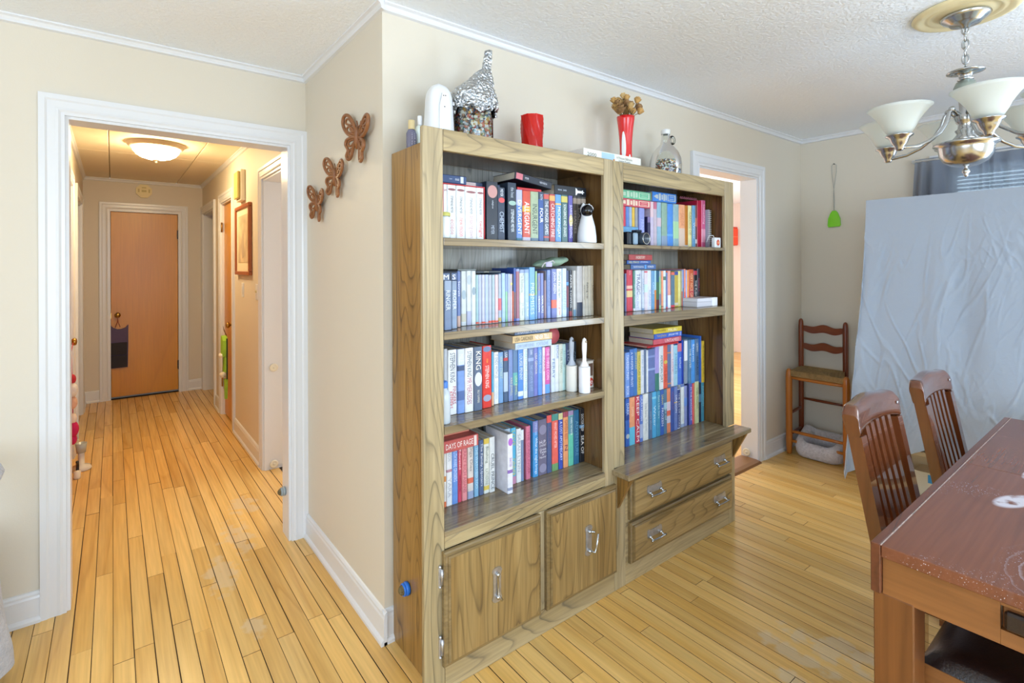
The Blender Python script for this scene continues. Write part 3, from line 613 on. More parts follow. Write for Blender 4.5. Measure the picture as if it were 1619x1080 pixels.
(1.446,1.471,1.628,0.197,'#d960a8','magenta pink paperback lettered with white and blue foot',[('THE THREE COIN',0.04,0.7,'#f6d0ea')],[(0.8,1,'#6aa0e0')]),
(1.478,1.5,1.626,0.203,'#d9e3ee','white paperback with long blue wave drawing',[('FERRY',0.15,0.85,'#6c84ac')],[]),
(1.5004,1.52,1.624,0.203,'#e2e7ec','white paperback with blue letters at top',[('EDGE',0.02,0.3,'#6a86bc')],[]),
(1.521,1.541,1.622,0.203,'#d3dad0','off white paperback with grey green lettering',[('TALLER THAN',0.1,0.6,'#9aa89c')],[]),
(1.542,1.561,1.623,0.201,'#b5d3d4','mint green paperback with faint lettering',[('Hollow',0.15,0.5,'#8fb0b4')],[]),
(1.563,1.584,1.622,0.204,'#3a4c78','slim navy paperback with white letters and red foot mark',[('STORIES',0.1,0.7,'#c8d0e4')],[(0.92,0.97,'#b8404c')]),
(1.588,1.625,1.623,0.205,'#25303c','black blue hardback behind the grey handled lint roller',[('GONE',0.2,0.5,'#6a8090')],[]),
]),
('bottom shelf of the left bookcase',0.538,[
(0.969,0.978,1.66,0.209,'#e4e0dc','thin white book with orange foot hard against the end',[],[(0.45,0.55,'#d89050'),(0.9,1,'#e0744a')]),
(0.98,1.004,1.66,0.209,'#e9ebee','white paperback with pink brush stroke',[('NOON',0.04,0.2,'#a8b0bc'),('YARA',0.5,0.85,'#b8bcc8')],[(0.35,0.4,'#b88a9a')]),
(1.005,1.029,1.66,0.21,'#6f9ae0','cornflower blue hardback lettered down the spine',[('RUTH WARE GINSBERG',0.04,0.6,'#d6e4fa')],[]),
(1.03,1.046,1.66,0.209,'#d0506a','crimson pink paperback with cream script',[('Educated',0.05,0.4,'#f4d8dc'),('VANESSA ZOLTAN',0.5,0.8,'#8a3048')],[]),
(1.048,1.071,1.66,0.209,'#e5959a','salmon pink hardback lettered CRAZY RICH ASIANS',[('CRAZY RICH ASIANS',0.03,0.85,'#c05f70')],[]),
(1.074,1.1,1.66,0.212,'#dcd4d0','white book with soft red flames at lower edge',[('Olga Dies',0.03,0.5,'#8a8080')],[(0.62,0.72,'#d8705a'),(0.86,1,'#9aa6c4')]),
(1.104,1.124,1.66,0.213,'#7fb0d4','sky blue paperback with pale block letters',[('THE WATCHED TOO',0.1,0.85,'#bcdcec')],[]),
(1.127,1.147,1.66,0.215,'#55698f','slate blue paperback with white script title',[('The Family Upstairs',0.05,0.85,'#e4e8f0')],[]),
(1.15,1.174,1.66,0.216,'#dfe2dc','white and yellow hardback lettered Blushing',[('Blushing',0.15,0.45,'#707a70'),('KATHERINE',0.55,0.85,'#9aa296')],[(0.0,0.1,'#d8bf5c'),(0.86,0.94,'#d8bf5c')]),
(1.1744,1.199,1.655,0.218,'#dde1e3','white hardback with tall dark letters and leafy sketch',[('CRUEL PRINCE',0.3,0.95,'#545c66')],[]),
(1.222,1.247,1.655,0.234,'#e4e4ee','white hardback with violet splashes standing forward',[('SHATTER',0.4,0.55,'#9a6ab0')],[(0.07,0.2,'#b06cc8','o'),(0.6,0.66,'#8c6cb0'),(0.9,0.95,'#9098b4')]),
(1.249,1.277,1.655,0.235,'#a9c1d4','pale grey blue hardback with small dark title block',[('THE LIES',0.25,0.65,'#6a8298')],[]),
(1.283,1.31,1.66,0.231,'#5ab4dc','turquoise paperback with yellow letters and pink foot',[('LOVE',0.05,0.32,'#c8c860'),('DINNER',0.55,0.85,'#dccb60')],[(0.86,1,'#c890b0')]),
(1.313,1.337,1.66,0.222,'#e8ecf0','white paperback with small grey lettering beside turquoise book',[('SARAH LYNN',0.1,0.8,'#a6b2c0')],[]),
(1.3374,1.352,1.66,0.214,'#7c8fb4','thin white and slate blue book',[],[(0.0,0.2,'#dde4ec')]),
(1.365,1.388,1.66,0.223,'#d77c98','navy sided book with pink spine',[('THE GUNSLINGER',0.1,0.9,'#a8506c')],[]),
(1.402,1.429,1.658,0.237,'#4a9ad8','blue hardback with white title running down',[('STEPHEN KING',0.03,0.25,'#c8d0f0'),('What the night brings',0.3,0.95,'#e8f2fc')],[(0.0,0.2,'#7c84bc')]),
(1.431,1.477,1.657,0.238,'#6d6880','thick mauve grey hardback lettered Great Tales of Horror',[('H.P.',0.38,0.44,'#e8e6f0',9),('LOVECRAFT',0.45,0.49,'#e8e6f0',9),('Great',0.52,0.56,'#e8e6f0',9),('Tales',0.57,0.61,'#e8e6f0',9),('of',0.62,0.65,'#e8e6f0',9),('Horror',0.66,0.7,'#e8e6f0',9)],[(0.1,0.28,'#8a86a0','o'),(0.8,0.96,'#8f8ca6','o')]),
(1.478,1.504,1.655,0.249,'#4d5b84','slate hardback with red cap emblem',[('CIRCE',0.2,0.5,'#7a5a7c')],[(0.0,0.13,'#e05a58')]),
(1.507,1.543,1.655,0.249,'#e5665c','coral red paperback with green cap and grass foot',[('WHAT MOVES AFTER',0.15,0.6,'#f8dcd8')],[(0.0,0.12,'#4f8f88'),(0.87,1,'#6f9a68')]),
(1.546,1.57,1.654,0.247,'#3f55b4','royal blue paperback with pale yellow cap',[('A LOST APOTHECARY',0.15,0.85,'#dfe6ff')],[(0.0,0.12,'#d8cf9a')]),
(1.574,1.603,1.654,0.247,'#eda476','apricot paperback with large letter N and rose cap',[('GWEN BEE',0.15,0.5,'#b86a4a'),('N',0.6,0.7,'#6a2f50')],[(0.0,0.1,'#a85468')]),
(1.605,1.635,1.653,0.247,'#6ccab0','mint green hardback with mauve cap and white title',[('WHERE THE WATER',0.12,0.45,'#ecf4f2')],[(0.0,0.09,'#a892b8'),(0.1,0.42,'#5f95a8')]),
(1.638,1.669,1.652,0.244,'#2f6a92','deep teal blue cloth hardback',[('ADVENTURE',0.2,0.85,'#6aa0c0')],[]),
(1.675,1.703,1.652,0.243,'#1f242c','black hardback lettered DOCTOR SLEEP in white',[('DOCTOR SLEEP',0.1,0.42,'#e8ecf0'),('SEA OF',0.5,0.85,'#f0f0f0')],[(0.3,0.36,'#5a90b8')]),
(1.708,1.74,1.652,0.244,'#33261f','dark brown leather look hardback with copper lettering',[('EDGAR ALLAN POE COMPLETE',0.05,0.9,'#8a6a52')],[]),
]),
('top shelf of the right bookcase',1.53,[
(2.133,2.153,1.62,0.15,'#2d2b55','dark violet paperback with purple foot',[],[(0.0,0.2,'#7a6a9a')]),
(2.155,2.178,1.62,0.228,'#c7bcd6','thin pale pink to lavender volume beside camera',[],[(0.0,0.35,'#dcc0c8')]),
(2.181,2.206,1.62,0.228,'#c4b6c4','thin dusty pink volume',[],[(0.0,0.16,'#c06a84')]),
(2.209,2.242,1.62,0.229,'#8fb6cc','aqua volume with pink slanted patch',[],[(0.35,0.55,'#d0b8c4')]),
(2.247,2.294,1.62,0.229,'#8fae9c','wide sage green volume',[],[(0.75,1,'#8a9cb4')]),
(2.298,2.345,1.62,0.228,'#4f8ede','wide strong blue volume under the blue castle box',[],[(0.7,0.75,'#6aa6ec')]),
(2.349,2.396,1.62,0.229,'#93b4bc','pale teal and green volume',[],[(0.4,0.8,'#a6cfa4')]),
(2.4,2.451,1.62,0.23,'#eba77c','wide peach orange volume with cream lower part',[('SAILOR',0.2,0.5,'#d08a66')],[(0.55,1,'#d8bfae')]),
(2.453,2.482,1.62,0.229,'#b8741c','ochre brown slipcover volume with small label',[],[(0.94,0.99,'#b8b4b0')]),
(2.485,2.517,1.62,0.231,'#e3dca0','pale yellow volume with grey lettering',[('GARDEN OF',0.15,0.7,'#a09870')],[]),
(2.525,2.553,1.62,0.234,'#6a9cc4','blue volume with white script',[('Winter',0.4,0.8,'#dbe8f2')],[]),
(2.555,2.57,1.62,0.237,'#6a4440','thin patterned red and white volume',[],[(0.3,0.5,'#b06a50'),(0.8,0.9,'#c8c0c0')]),
(2.573,2.614,1.62,0.265,'#b51f3e','thick crimson red tall volume',[],[]),
(2.615,2.653,1.62,0.269,'#e06a98','tall pink volume with white script title',[('Something',0.08,0.5,'#ffe0ee')],[(0.6,0.88,'#f0a8c0')]),
]),
('second shelf of the right bookcase',1.209,[
(1.959,1.968,1.623,0.186,'#7a7fae','thin violet book tucked against the end',[],[]),
(1.974,2.018,1.626,0.204,'#cf4355','bright red hardback with cream patches',[('FAITH',0.02,0.12,'#f4d0c8')],[(0.38,0.46,'#eab6a8'),(0.5,0.66,'#e2c48c')]),
(2.0184,2.032,1.621,0.199,'#5c9486','slim green book with white foot',[('AFTER YOU',0.3,0.85,'#a8ccc4')],[(0.93,1,'#dfe4ea')]),
(2.035,2.079,1.622,0.201,'#dde2f0','thick white paperback lettered TRAGIC in dark',[('TRAGIC',0.08,0.6,'#5a6484'),('OUR VIOLENT',0.3,0.95,'#a0a8c8',-1)],[]),
(2.0794,2.095,1.615,0.2,'#ccd6e4','white blue paperback with grey foot',[('SILENCE',0.1,0.7,'#8aa0c0')],[(0.94,1,'#8aa4c8')]),
(2.0954,2.118,1.612,0.2,'#e0d4dc','pinkish white paperback with red heart near top',[],[(0.02,0.06,'#d05a64'),(0.35,0.55,'#c8e0dc')]),
(2.1184,2.145,1.611,0.2,'#dde0f2','lavender white paperback with small lettering',[('RUNAWAY',0.5,0.9,'#9098c4')],[]),
(2.146,2.169,1.608,0.198,'#6a9cc6','steel blue paperback lettered in pale blue',[('CASTLE',0.3,0.6,'#cfe4f4')],[]),
(2.172,2.183,1.609,0.198,'#e48a3c','thin book light blue above orange below',[],[(0.0,0.5,'#a8d4ec')]),
(2.187,2.21,1.611,0.198,'#3c6848','dark teal and green book with maroon foot',[],[(0.0,0.3,'#1f5570'),(0.75,1,'#5a2026')]),
(2.2104,2.224,1.609,0.196,'#8fc29a','thin mint green and grey book',[],[(0.0,0.15,'#9aa8b4'),(0.6,0.9,'#7a8494')]),
(2.2244,2.238,1.605,0.197,'#ee9c78','thin salmon orange book',[],[(0.92,0.95,'#8a6a5c')]),
(2.239,2.258,1.604,0.197,'#d5e4ec','thin white book with dark green marks',[],[(0.15,0.25,'#5a7a6a')]),
(2.27,2.282,1.61,0.196,'#6f79b0','thin purple book with red top',[],[(0.0,0.05,'#c04a2c'),(0.96,1,'#e05a70')]),
(2.287,2.312,1.613,0.196,'#e8a294','salmon pink book with white lower half',[],[(0.65,1,'#e8e8f2')]),
(2.339,2.369,1.628,0.188,'#5f7d92','slate book with pale drawings and red foot mark',[],[(0.0,0.08,'#e07058'),(0.93,1,'#d84a5c')]),
(2.385,2.416,1.638,0.191,'#c3ab48','mustard yellow book with indigo top',[],[(0.0,0.1,'#3c4f9c'),(0.88,0.96,'#cfc8b0')]),
(2.429,2.45,1.646,0.193,'#e6df8e','pale yellow slim book',[],[]),
(2.4504,2.4554,1.638,0.196,'#b8b6b4','light grey book with rust lower part',[],[(0.58,1,'#c25a24')]),
(2.456,2.471,1.639,0.2,'#6f8fd0','thin cornflower blue book',[],[(0.5,1,'#5a7fa4')]),
(2.475,2.489,1.64,0.204,'#ee8f74','thin coral book slightly taller',[],[(0.62,1,'#e5685a')]),
(2.4894,2.5,1.639,0.198,'#a8b6e2','very thin periwinkle and white book',[],[]),
(2.5004,2.514,1.637,0.197,'#f29a50','thin bright orange book',[],[]),
(2.527,2.571,1.644,0.201,'#c9603c','rust orange hardback with cream lettering fading red',[('VERY NICE GIRL',0.1,0.85,'#f0c8a0')],[(0.55,1,'#c2474a')]),
(2.589,2.62,1.653,0.199,'#262228','black hardback with pink and white lettering',[('THE PUSH',0.3,0.75,'#f0f0f4')],[(0.03,0.15,'#c8445c')]),
(2.636,2.659,1.66,0.204,'#3a3440','slim black paperback with red lettering',[('GIRLS',0.1,0.8,'#b84a5c')],[]),
]),
('upper row on the right counter',0.781,[
(2.002,2.034,1.66,0.22,'#7aa2ea','cornflower blue paperback leaning at the end',[('TAHEREH MAFI',0.05,0.6,'#e4eefc'),('BOOK',0.75,0.95,'#e4eefc')],[]),
(2.036,2.065,1.66,0.233,'#4f7cc8','mid blue hardback with white lettering',[('A WHISPER OF FROST',0.06,0.8,'#dce8fa')],[]),
(2.067,2.094,1.66,0.235,'#4a7fc4','blue hardback with yellow author letters',[('JENNIFER',0.08,0.45,'#c8c87c')],[]),
(2.096,2.122,1.66,0.216,'#dccb6a','yellow paperback lettered NICHOLAS SPARKS',[('NICHOLAS SPARKS',0.1,0.9,'#8a8048')],[]),
(2.124,2.148,1.66,0.221,'#dfe6f2','white paperback with soft blue lettering',[('Dear John',0.1,0.6,'#9ab4d8')],[]),
(2.15,2.168,1.66,0.223,'#6a7c9c','narrow slate grey paperback',[],[]),
(2.169,2.183,1.66,0.216,'#e6ecf0','narrow white paperback',[],[]),
(2.184,2.24,1.66,0.218,'#6a7cb4','wide indigo blue book with silver swirls',[],[(0.15,0.2,'#8c9cd0'),(0.45,0.5,'#9cb0dc')]),
(2.2404,2.271,1.658,0.233,'#a9a0e0','lilac book with dark green lower third',[],[(0.62,1,'#3f7d74')]),
(2.2714,2.305,1.655,0.239,'#e3e9ee','white hardback lettered AMERICAN DIRT',[('AMERICAN DIRT',0.25,0.85,'#4c5c6c')],[]),
(2.306,2.341,1.655,0.239,'#e66a56','orange red hardback with gold bird badge',[('THE BIRD',0.5,0.85,'#b84a3c')],[(0.38,0.46,'#d8c060','o')]),
(2.348,2.378,1.658,0.24,'#6b7ba4','slate book with orange bands',[],[(0.22,0.25,'#d0905c'),(0.9,0.93,'#d0905c')]),
(2.382,2.403,1.66,0.225,'#e8dce6','thin white and pink paperback',[('LOVE',0.2,0.8,'#c8a0b4')],[]),
(2.406,2.44,1.66,0.217,'#a3d2ea','light aqua blue paperback',[('A WRINKLE IN',0.2,0.7,'#5a92b8')],[]),
(2.443,2.477,1.66,0.224,'#4a78d8','blue book with rose top corner',[('Red Royal',0.35,0.6,'#dce6fa')],[(0.0,0.2,'#d87484')]),
(2.4774,2.492,1.658,0.24,'#0f3aa8','deep royal blue narrow book',[],[]),
(2.4924,2.52,1.651,0.241,'#8a9ab0','grey book with white title strip',[],[(0.03,0.48,'#e8eaec')]),
(2.5204,2.543,1.643,0.238,'#5b83a8','denim blue paperback with white lettering',[('THE GIVER',0.2,0.65,'#dce8f0')],[]),
(2.544,2.576,1.641,0.237,'#4f97e0','vivid sky blue paperback with white flecks',[('Storm',0.1,0.5,'#e8f4ff')],[]),
(2.591,2.625,1.647,0.236,'#58789c','steel blue paperback lettered in black and white',[('LEGENDS',0.1,0.3,'#e8ecf2'),('WARCROSS',0.4,0.85,'#1c2838')],[]),
(2.6254,2.631,1.636,0.251,'#3a6cc4','tall blue paperback standing above its neighbours',[('IN THE HEART',0.15,0.62,'#cfe0f6')],[]),
(2.6314,2.655,1.631,0.222,'#d3b33c','golden yellow paperback closing the row',[('A COURT OF',0.1,0.8,'#98802c')],[]),
]),
('lower row on the right counter',0.541,[
(1.987,2.016,1.647,0.242,'#3f6cc0','deep blue paperback with moon near foot',[('DARK',0.1,0.35,'#cfe0fa')],[(0.3,0.45,'#2a4c98'),(0.74,0.84,'#b9c0c0','o')]),
(2.017,2.058,1.647,0.244,'#f0a57c','peach orange hardback with aqua lower part',[('SUMMER',0.2,0.4,'#f8d4b8')],[(0.62,1,'#6ac4e4')]),
(2.062,2.095,1.647,0.243,'#cc4058','red hardback lettered KEEP CALM in large white',[('KEEP CALM',0.0,0.98,'#fbf4f4')],[]),
(2.099,2.122,1.648,0.241,'#5f7fd0','blue paperback lettered down with pale block foot',[('LAURA LIPPMAN',0.04,0.55,'#e4ecfc')],[(0.62,0.92,'#aebce0')]),
(2.127,2.168,1.649,0.247,'#e8ecec','wide white hardback with thin grey title',[('Stone Dorris',0.2,0.5,'#8a98a4'),('the Tycoonista',0.55,0.8,'#98a6b0')],[]),
(2.17,2.196,1.646,0.247,'#60789c','slate blue cloth paperback with faint script',[('stars above',0.4,0.8,'#98b0cc')],[]),
(2.199,2.23,1.646,0.242,'#57b2e4','bright aqua blue paperback with ripples',[('Water',0.3,0.75,'#d4f0fc')],[(0.1,0.15,'#8fd4f0')]),
(2.234,2.262,1.645,0.237,'#4a98bc','teal blue hardback with pale lettering',[('Eyes Like Stars',0.1,0.6,'#c8e8f0')],[]),
(2.267,2.295,1.646,0.238,'#3a64b8','navy blue paperback with yellow author letters',[('SARAH',0.1,0.32,'#dcd86c'),('FROZEN',0.4,0.8,'#e4ecf8')],[]),
(2.299,2.324,1.647,0.237,'#5a809c','mottled blue green book',[('tales of',0.3,0.7,'#b8d4dc')],[(0.3,0.45,'#9ac4d8')]),
(2.3244,2.355,1.647,0.243,'#e8906c','orange and white patterned hardback',[],[(0.3,0.5,'#d8c8d8'),(0.5,0.6,'#e06a58'),(0.62,0.78,'#d0cce0')]),
(2.358,2.389,1.647,0.244,'#3f5ca8','dark blue book with faint rusty letters',[('HOLIDAYS OF',0.1,0.5,'#8a6c94')],[]),
(2.394,2.422,1.649,0.237,'#6e84c4','periwinkle blue book with gold stars',[('DRAGON',0.2,0.6,'#dfe4f4')],[(0.35,0.38,'#d0b060')]),
(2.426,2.449,1.651,0.218,'#30488c','navy book with white outlined frame',[('THE LIES OF LOCKE',0.1,0.95,'#d8e0f4')],[(0.0,0.02,'#e4eaf6'),(0.97,0.99,'#e4eaf6')]),
(2.464,2.493,1.655,0.24,'#e2eaee','white paperback in blue surround',[],[(0.0,0.06,'#6a84bc'),(0.92,1,'#9aacd0')]),
(2.498,2.521,1.656,0.224,'#8c98d0','thin lavender blue book',[],[(0.3,0.5,'#6a92dc')]),
(2.5214,2.538,1.656,0.224,'#1f3570','very narrow dark navy book',[],[]),
(2.5384,2.564,1.651,0.234,'#5c64b8','indigo violet book with white long title',[('IN THE SHADOWS OF',0.1,0.9,'#dfe2fa')],[]),
(2.5644,2.577,1.649,0.228,'#de5a60','thin red book with white script',[],[]),
(2.579,2.589,1.649,0.231,'#c0966c','narrow tan book',[],[]),
(2.5894,2.623,1.647,0.235,'#d3ddae','pale lime green book',[('ISABEL WILLOWS',0.15,0.65,'#8fa078')],[]),
(2.628,2.648,1.647,0.227,'#26344c','thin black and white speckled book',[],[(0.3,0.5,'#5a80a0')]),
(2.65,2.676,1.647,0.223,'#4c9cba','teal blue book closing the row',[('KINGDOM',0.1,0.6,'#8fd0e0')],[]),
]),
]
# ------------------------------------------------------------------ bookcases
FY, BY = 1.506, 1.84      # face plane, back plane
def part(parent, name, m, *boxes, ch=.002, label=None):
    b = MB()
    for q in boxes: b.box(*q, ch=ch)
    return obj(name, b, m, parent, label)
lc = thing('bookcase', 'tall oak bookcase on the left with two cupboard doors below open shelves', 'bookcase', (1.27, 1.67, 0), 'oak bookcases')
part(lc, 'side_panel', M['oakside'], (.848, .866, FY+.019, BY, 0, 1.868))
part(lc, 'side_panel', M['oakin_shade'], (1.705, 1.724, FY+.02, BY, 0, 1.868))
part(lc, 'back_panel', M['oakback_sheen'], (.866, 1.705, BY-.014, BY-.006, .05, 1.85))
part(lc, 'top_panel', M['oakin_shade'], (.866, 1.705, FY+.02, BY-.014, 1.85, 1.868))
part(lc, 'stile', M['oakv'], (.803, .880, FY, FY+.019, 0, 1.899))
part(lc, 'stile', M['oakv'], (1.680, 1.7375, FY, FY+.019, .095, 1.899))
part(lc, 'stile', M['oakv'], (1.292, 1.345, FY, FY+.019, .095, .478))
part(lc, 'header', M['oakh'], (.881, 1.679, FY, FY+.019, 1.826, 1.899))
part(lc, 'rail', M['oakh'], (.881, 1.679, FY, FY+.019, .479, .519))
part(lc, 'kickboard', M['oakh'], (.881, 1.7375, FY, FY+.019, 0, .094))
part(lc, 'shelf', M['oakshelf_sheen'], (.867, 1.704, FY+.0195, BY-.015, .5195, .5375), (.881, 1.6795, FY, FY+.0195, .5195, .5375))
for z, t in ((1.531, .026), (1.211, .026), (.891, .027)):
    part(lc, 'shelf', M['oakshelf_sheen'], (.867, 1.704, FY+.0195, BY-.015, z-t, z), (.882, 1.679, FY+.001, FY+.0195, z-t, z), ch=.0015)
M['oakedge'] = wood('oak_moulded_edge', '#85704c', '#75603e', '#453727', 'X', rough=.14, coat=.4, lines=.3, bump=.02)  # dark stained edge; shade on the left edges is put into its colour too
def lip_slab(parent, name, x0, x1, z0, z1, m, label=None, top_lip=True):
    """door or drawer front with a moulded edge: outer slab, a cove step, raised field"""
    b = MB(); y = FY-.001
    prof = [(0, 0), (-.014, .0), (-.018, .005), (-.0195, .012), (-.024, .013), (-.026, .020)]  # (y offset, inset)
    rings = []
    for dy, ins in prof: rings.append([(x0+ins, y+dy, z0+ins), (x1-ins, y+dy, z0+ins), (x1-ins, y+dy, z1-ins), (x0+ins, y+dy, z1-ins)])
    vs = sum(rings, []); fs = [(3, 2, 1, 0)]
    for i in range(len(rings)-1):
        for k in range(4): fs.append((i*4+k, i*4+(k+1) % 4, i*4+4+(k+1) % 4, i*4+4+k))
    n = (len(rings)-1)*4; fs.append((n, n+1, n+2, n+3))
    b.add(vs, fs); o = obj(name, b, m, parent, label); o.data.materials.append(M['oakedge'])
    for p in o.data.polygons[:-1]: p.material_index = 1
    return o
M['oakdoor'] = wood('oak_door', '#a38859', '#8e7144', '#4b3d2a', 'Z', rough=.26)
M['oakdrawer'] = wood('oak_drawer', '#a98f62', '#957a4e', '#54462f', 'X', rough=.26)
def bail(parent, x, z, vertical, open_=0, name='handle'):
    """aged silver plate with scalloped ends and a swinging bail"""
    y = FY-.0275; b = MB()
    half, wd = (.062, .021) if vertical else (.054, .021)
    out = []
    for t, w_ in ((-1, .35), (-.93, .8), (-.8, 1.0), (-.6, .8), (0, .78), (.6, .8), (.8, 1.0), (.93, .8), (1, .35)): out.append((t*half, w_*wd))
    poly = [(a, w_) for a, w_ in out]+[(a, -w_) for a, w_ in out[::-1]]
    if vertical: poly = [(w_, a) for a, w_ in poly]
    poly = [(x+a, z+c_) for a, c_ in poly]
    b.prism(poly, y, y-.003, 'XZ')
    h = obj(name, b, M['silver'], parent)
    r = MB()
    if vertical:
        r.ball((x, y-.008, z+.038), .008, 10, 6); r.ball((x, y-.008, z-.042), .008, 10, 6)
        if open_: pts = [(x, y-.01, z-.042), (x+.012, y-.028, z-.043), (x+.018, y-.03, z-.02), (x+.026, y-.03, z+.03)]; r.tube([(x, y-.006, z+.038), (x+.016, y-.02, z+.036)], .005, 8)
        else: pts = [(x, y-.01, z+.038), (x, y-.004, z+.03), (x+.001, y-.008, z-.035), (x+.008, y-.022, z-.05)]
        r.tube(pts, .0042, 8)
    else:
        for s in (-1, 1): r.ball((x+s*.04, y-.008, z-.012), .008, 10, 6); r.tube([(x+s*.04, y-.004, z-.008), (x+s*.04, y-.024, z-.02)], .004, 8)
        r.tube([(x-.052, y-.025, z-.02), (x-.044, y-.025, z-.02), (x, y-.026, z-.021), (x+.044, y-.025, z-.02), (x+.052, y-.025, z-.02)], [.006, .0038, .0048, .0038, .006], 8)
    obj('bail', r, M['nickel'], h); return h
def flush_hinge(parent, x, z):
    b = MB(); b.box(x-.013, x-.003, FY-.003, FY, z-.035, z+.035, ch=.001); b.tube([(x-.002, FY-.006, z-.026), (x-.002, FY-.006, z+.026)], .005, 8); b.ball((x-.008, FY-.003, z+.034), .006); b.ball((x-.008, FY-.003, z-.034), .005)
    obj('hinge', b, M['silver'], parent)
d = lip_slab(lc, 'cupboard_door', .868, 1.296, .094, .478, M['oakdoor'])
bail(d, 1.077, .30, True)
flush_hinge(d, .868, .395); flush_hinge(d, .868, .16)
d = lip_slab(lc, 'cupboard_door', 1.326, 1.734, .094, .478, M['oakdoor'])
bail(d, 1.545, .302, True, 1)
# right case
rc = thing('bookcase', 'tall oak bookcase on the right with a counter ledge over two wide drawers', 'bookcase', (2.24, 1.67, 0), 'oak bookcases')
part(rc, 'side_panel', M['oakin_shade'], (1.7415, 1.760, FY+.02, BY, 0, 1.868))
part(rc, 'side_panel', M['oakin_shade'], (2.690, 2.709, FY+.02, BY, 0, 1.868))
part(rc, 'back_panel', M['oakback_sheen'], (1.760, 2.690, BY-.014, BY-.006, .05, 1.85))
part(rc, 'top_panel', M['oakin_shade'], (1.760, 2.690, FY+.02, BY-.014, 1.85, 1.868))
part(rc, 'stile', M['oakv'], (1.7395, 1.808, FY, FY+.019, .541, 1.897)); part(rc, 'stile', M['oakv'], (2.660, 2.748, FY, FY+.019, .541, 1.897))
part(rc, 'stile', M['oakv'], (1.7395, 1.812, FY, FY+.019, 0, .516)); part(rc, 'stile', M['oakv'], (2.69, 2.752, FY, FY+.019, 0, .516))
part(rc, 'header', M['oakh'], (1.809, 2.659, FY, FY+.019, 1.813, 1.897))
part(rc, 'kickboard', M['oakh'], (1.813, 2.689, FY, FY+.019, 0, .09))
part(rc, 'rail', M['oakh'], (1.813, 2.689, FY, FY+.019, .09, .516))
part(rc, 'shelf', M['oakshelf_sheen'], (1.761, 2.689, FY+.0195, BY-.015, 1.513, 1.529), (1.810, 2.659, FY+.001, FY+.0195, 1.513, 1.529), ch=.0015)
part(rc, 'shelf', M['oakshelf_sheen'], (1.761, 2.689, FY+.0195, BY-.015, 1.16, 1.208), (1.810, 2.659, FY+.001, FY+.0195, 1.16, 1.208), ch=.0015)
part(rc, 'counter', M['oakshelf_sheen'], (1.722, 2.756, 1.412, FY+.0, .517, .5405), (1.762, 2.688, FY-.001, BY-.015, .517, .5405), ch=.003)
for x in (1.757, 2.728):
    obj('bracket', MB().prism([(FY, .515), (1.424, .515), (FY, .36)], x, x+.017, 'YZ'), M['oakside'], rc)
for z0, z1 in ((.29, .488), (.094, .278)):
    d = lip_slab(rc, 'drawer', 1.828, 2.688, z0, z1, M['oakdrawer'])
    for x in (1.985, 2.546): bail(d, x, (z0+z1)/2+.012, False)
# ------------------------------------------------------------------ books
def glyphs(s, x0, x1, y, z0, z1, horiz=False, size=.78):
    """flat lettering mesh filling the given strip on a spine facing -Y"""
    cu = bpy.data.curves.new('t', 'FONT'); cu.body = s; cu.size = 1; cu.resolution_u = 2; cu.fill_mode = 'FRONT'
    to = bpy.data.objects.new('t', cu); me = bpy.data.meshes.new_from_object(to)
    vs = [tuple(v.co) for v in me.vertices]; fs = [tuple(p.vertices) for p in me.polygons]
    bpy.data.objects.remove(to); bpy.data.curves.remove(cu); bpy.data.meshes.remove(me)
    if not vs: return None
    ax = min(v[0] for v in vs); bx = max(v[0] for v in vs); ay = min(v[1] for v in vs); by = max(v[1] for v in vs)
    W_, H_ = x1-x0, z1-z0
    out = []
    if horiz:
        sx = W_/(bx-ax); sy = min(H_/(by-ay), sx*1.7); sx = min(sx, sy*1.3)
        cx = (x0+x1)/2; cz = (z0+z1)/2
        out = [(cx+(v[0]-(ax+bx)/2)*sx, y, cz+(v[1]-(ay+by)/2)*sy) for v in vs]
    else:
        sl = H_/(bx-ax); sw = min(W_/(by-ay), sl*1.9); sl = min(sl, sw*1.6)
        cx = (x0+x1)/2; cz = (z0+z1)/2
        out = [(cx+(v[1]-(ay+by)/2)*sw, y, cz-(v[0]-(ax+bx)/2)*sl) for v in vs]
    return MB().add(out, fs)
BOOKN = 0
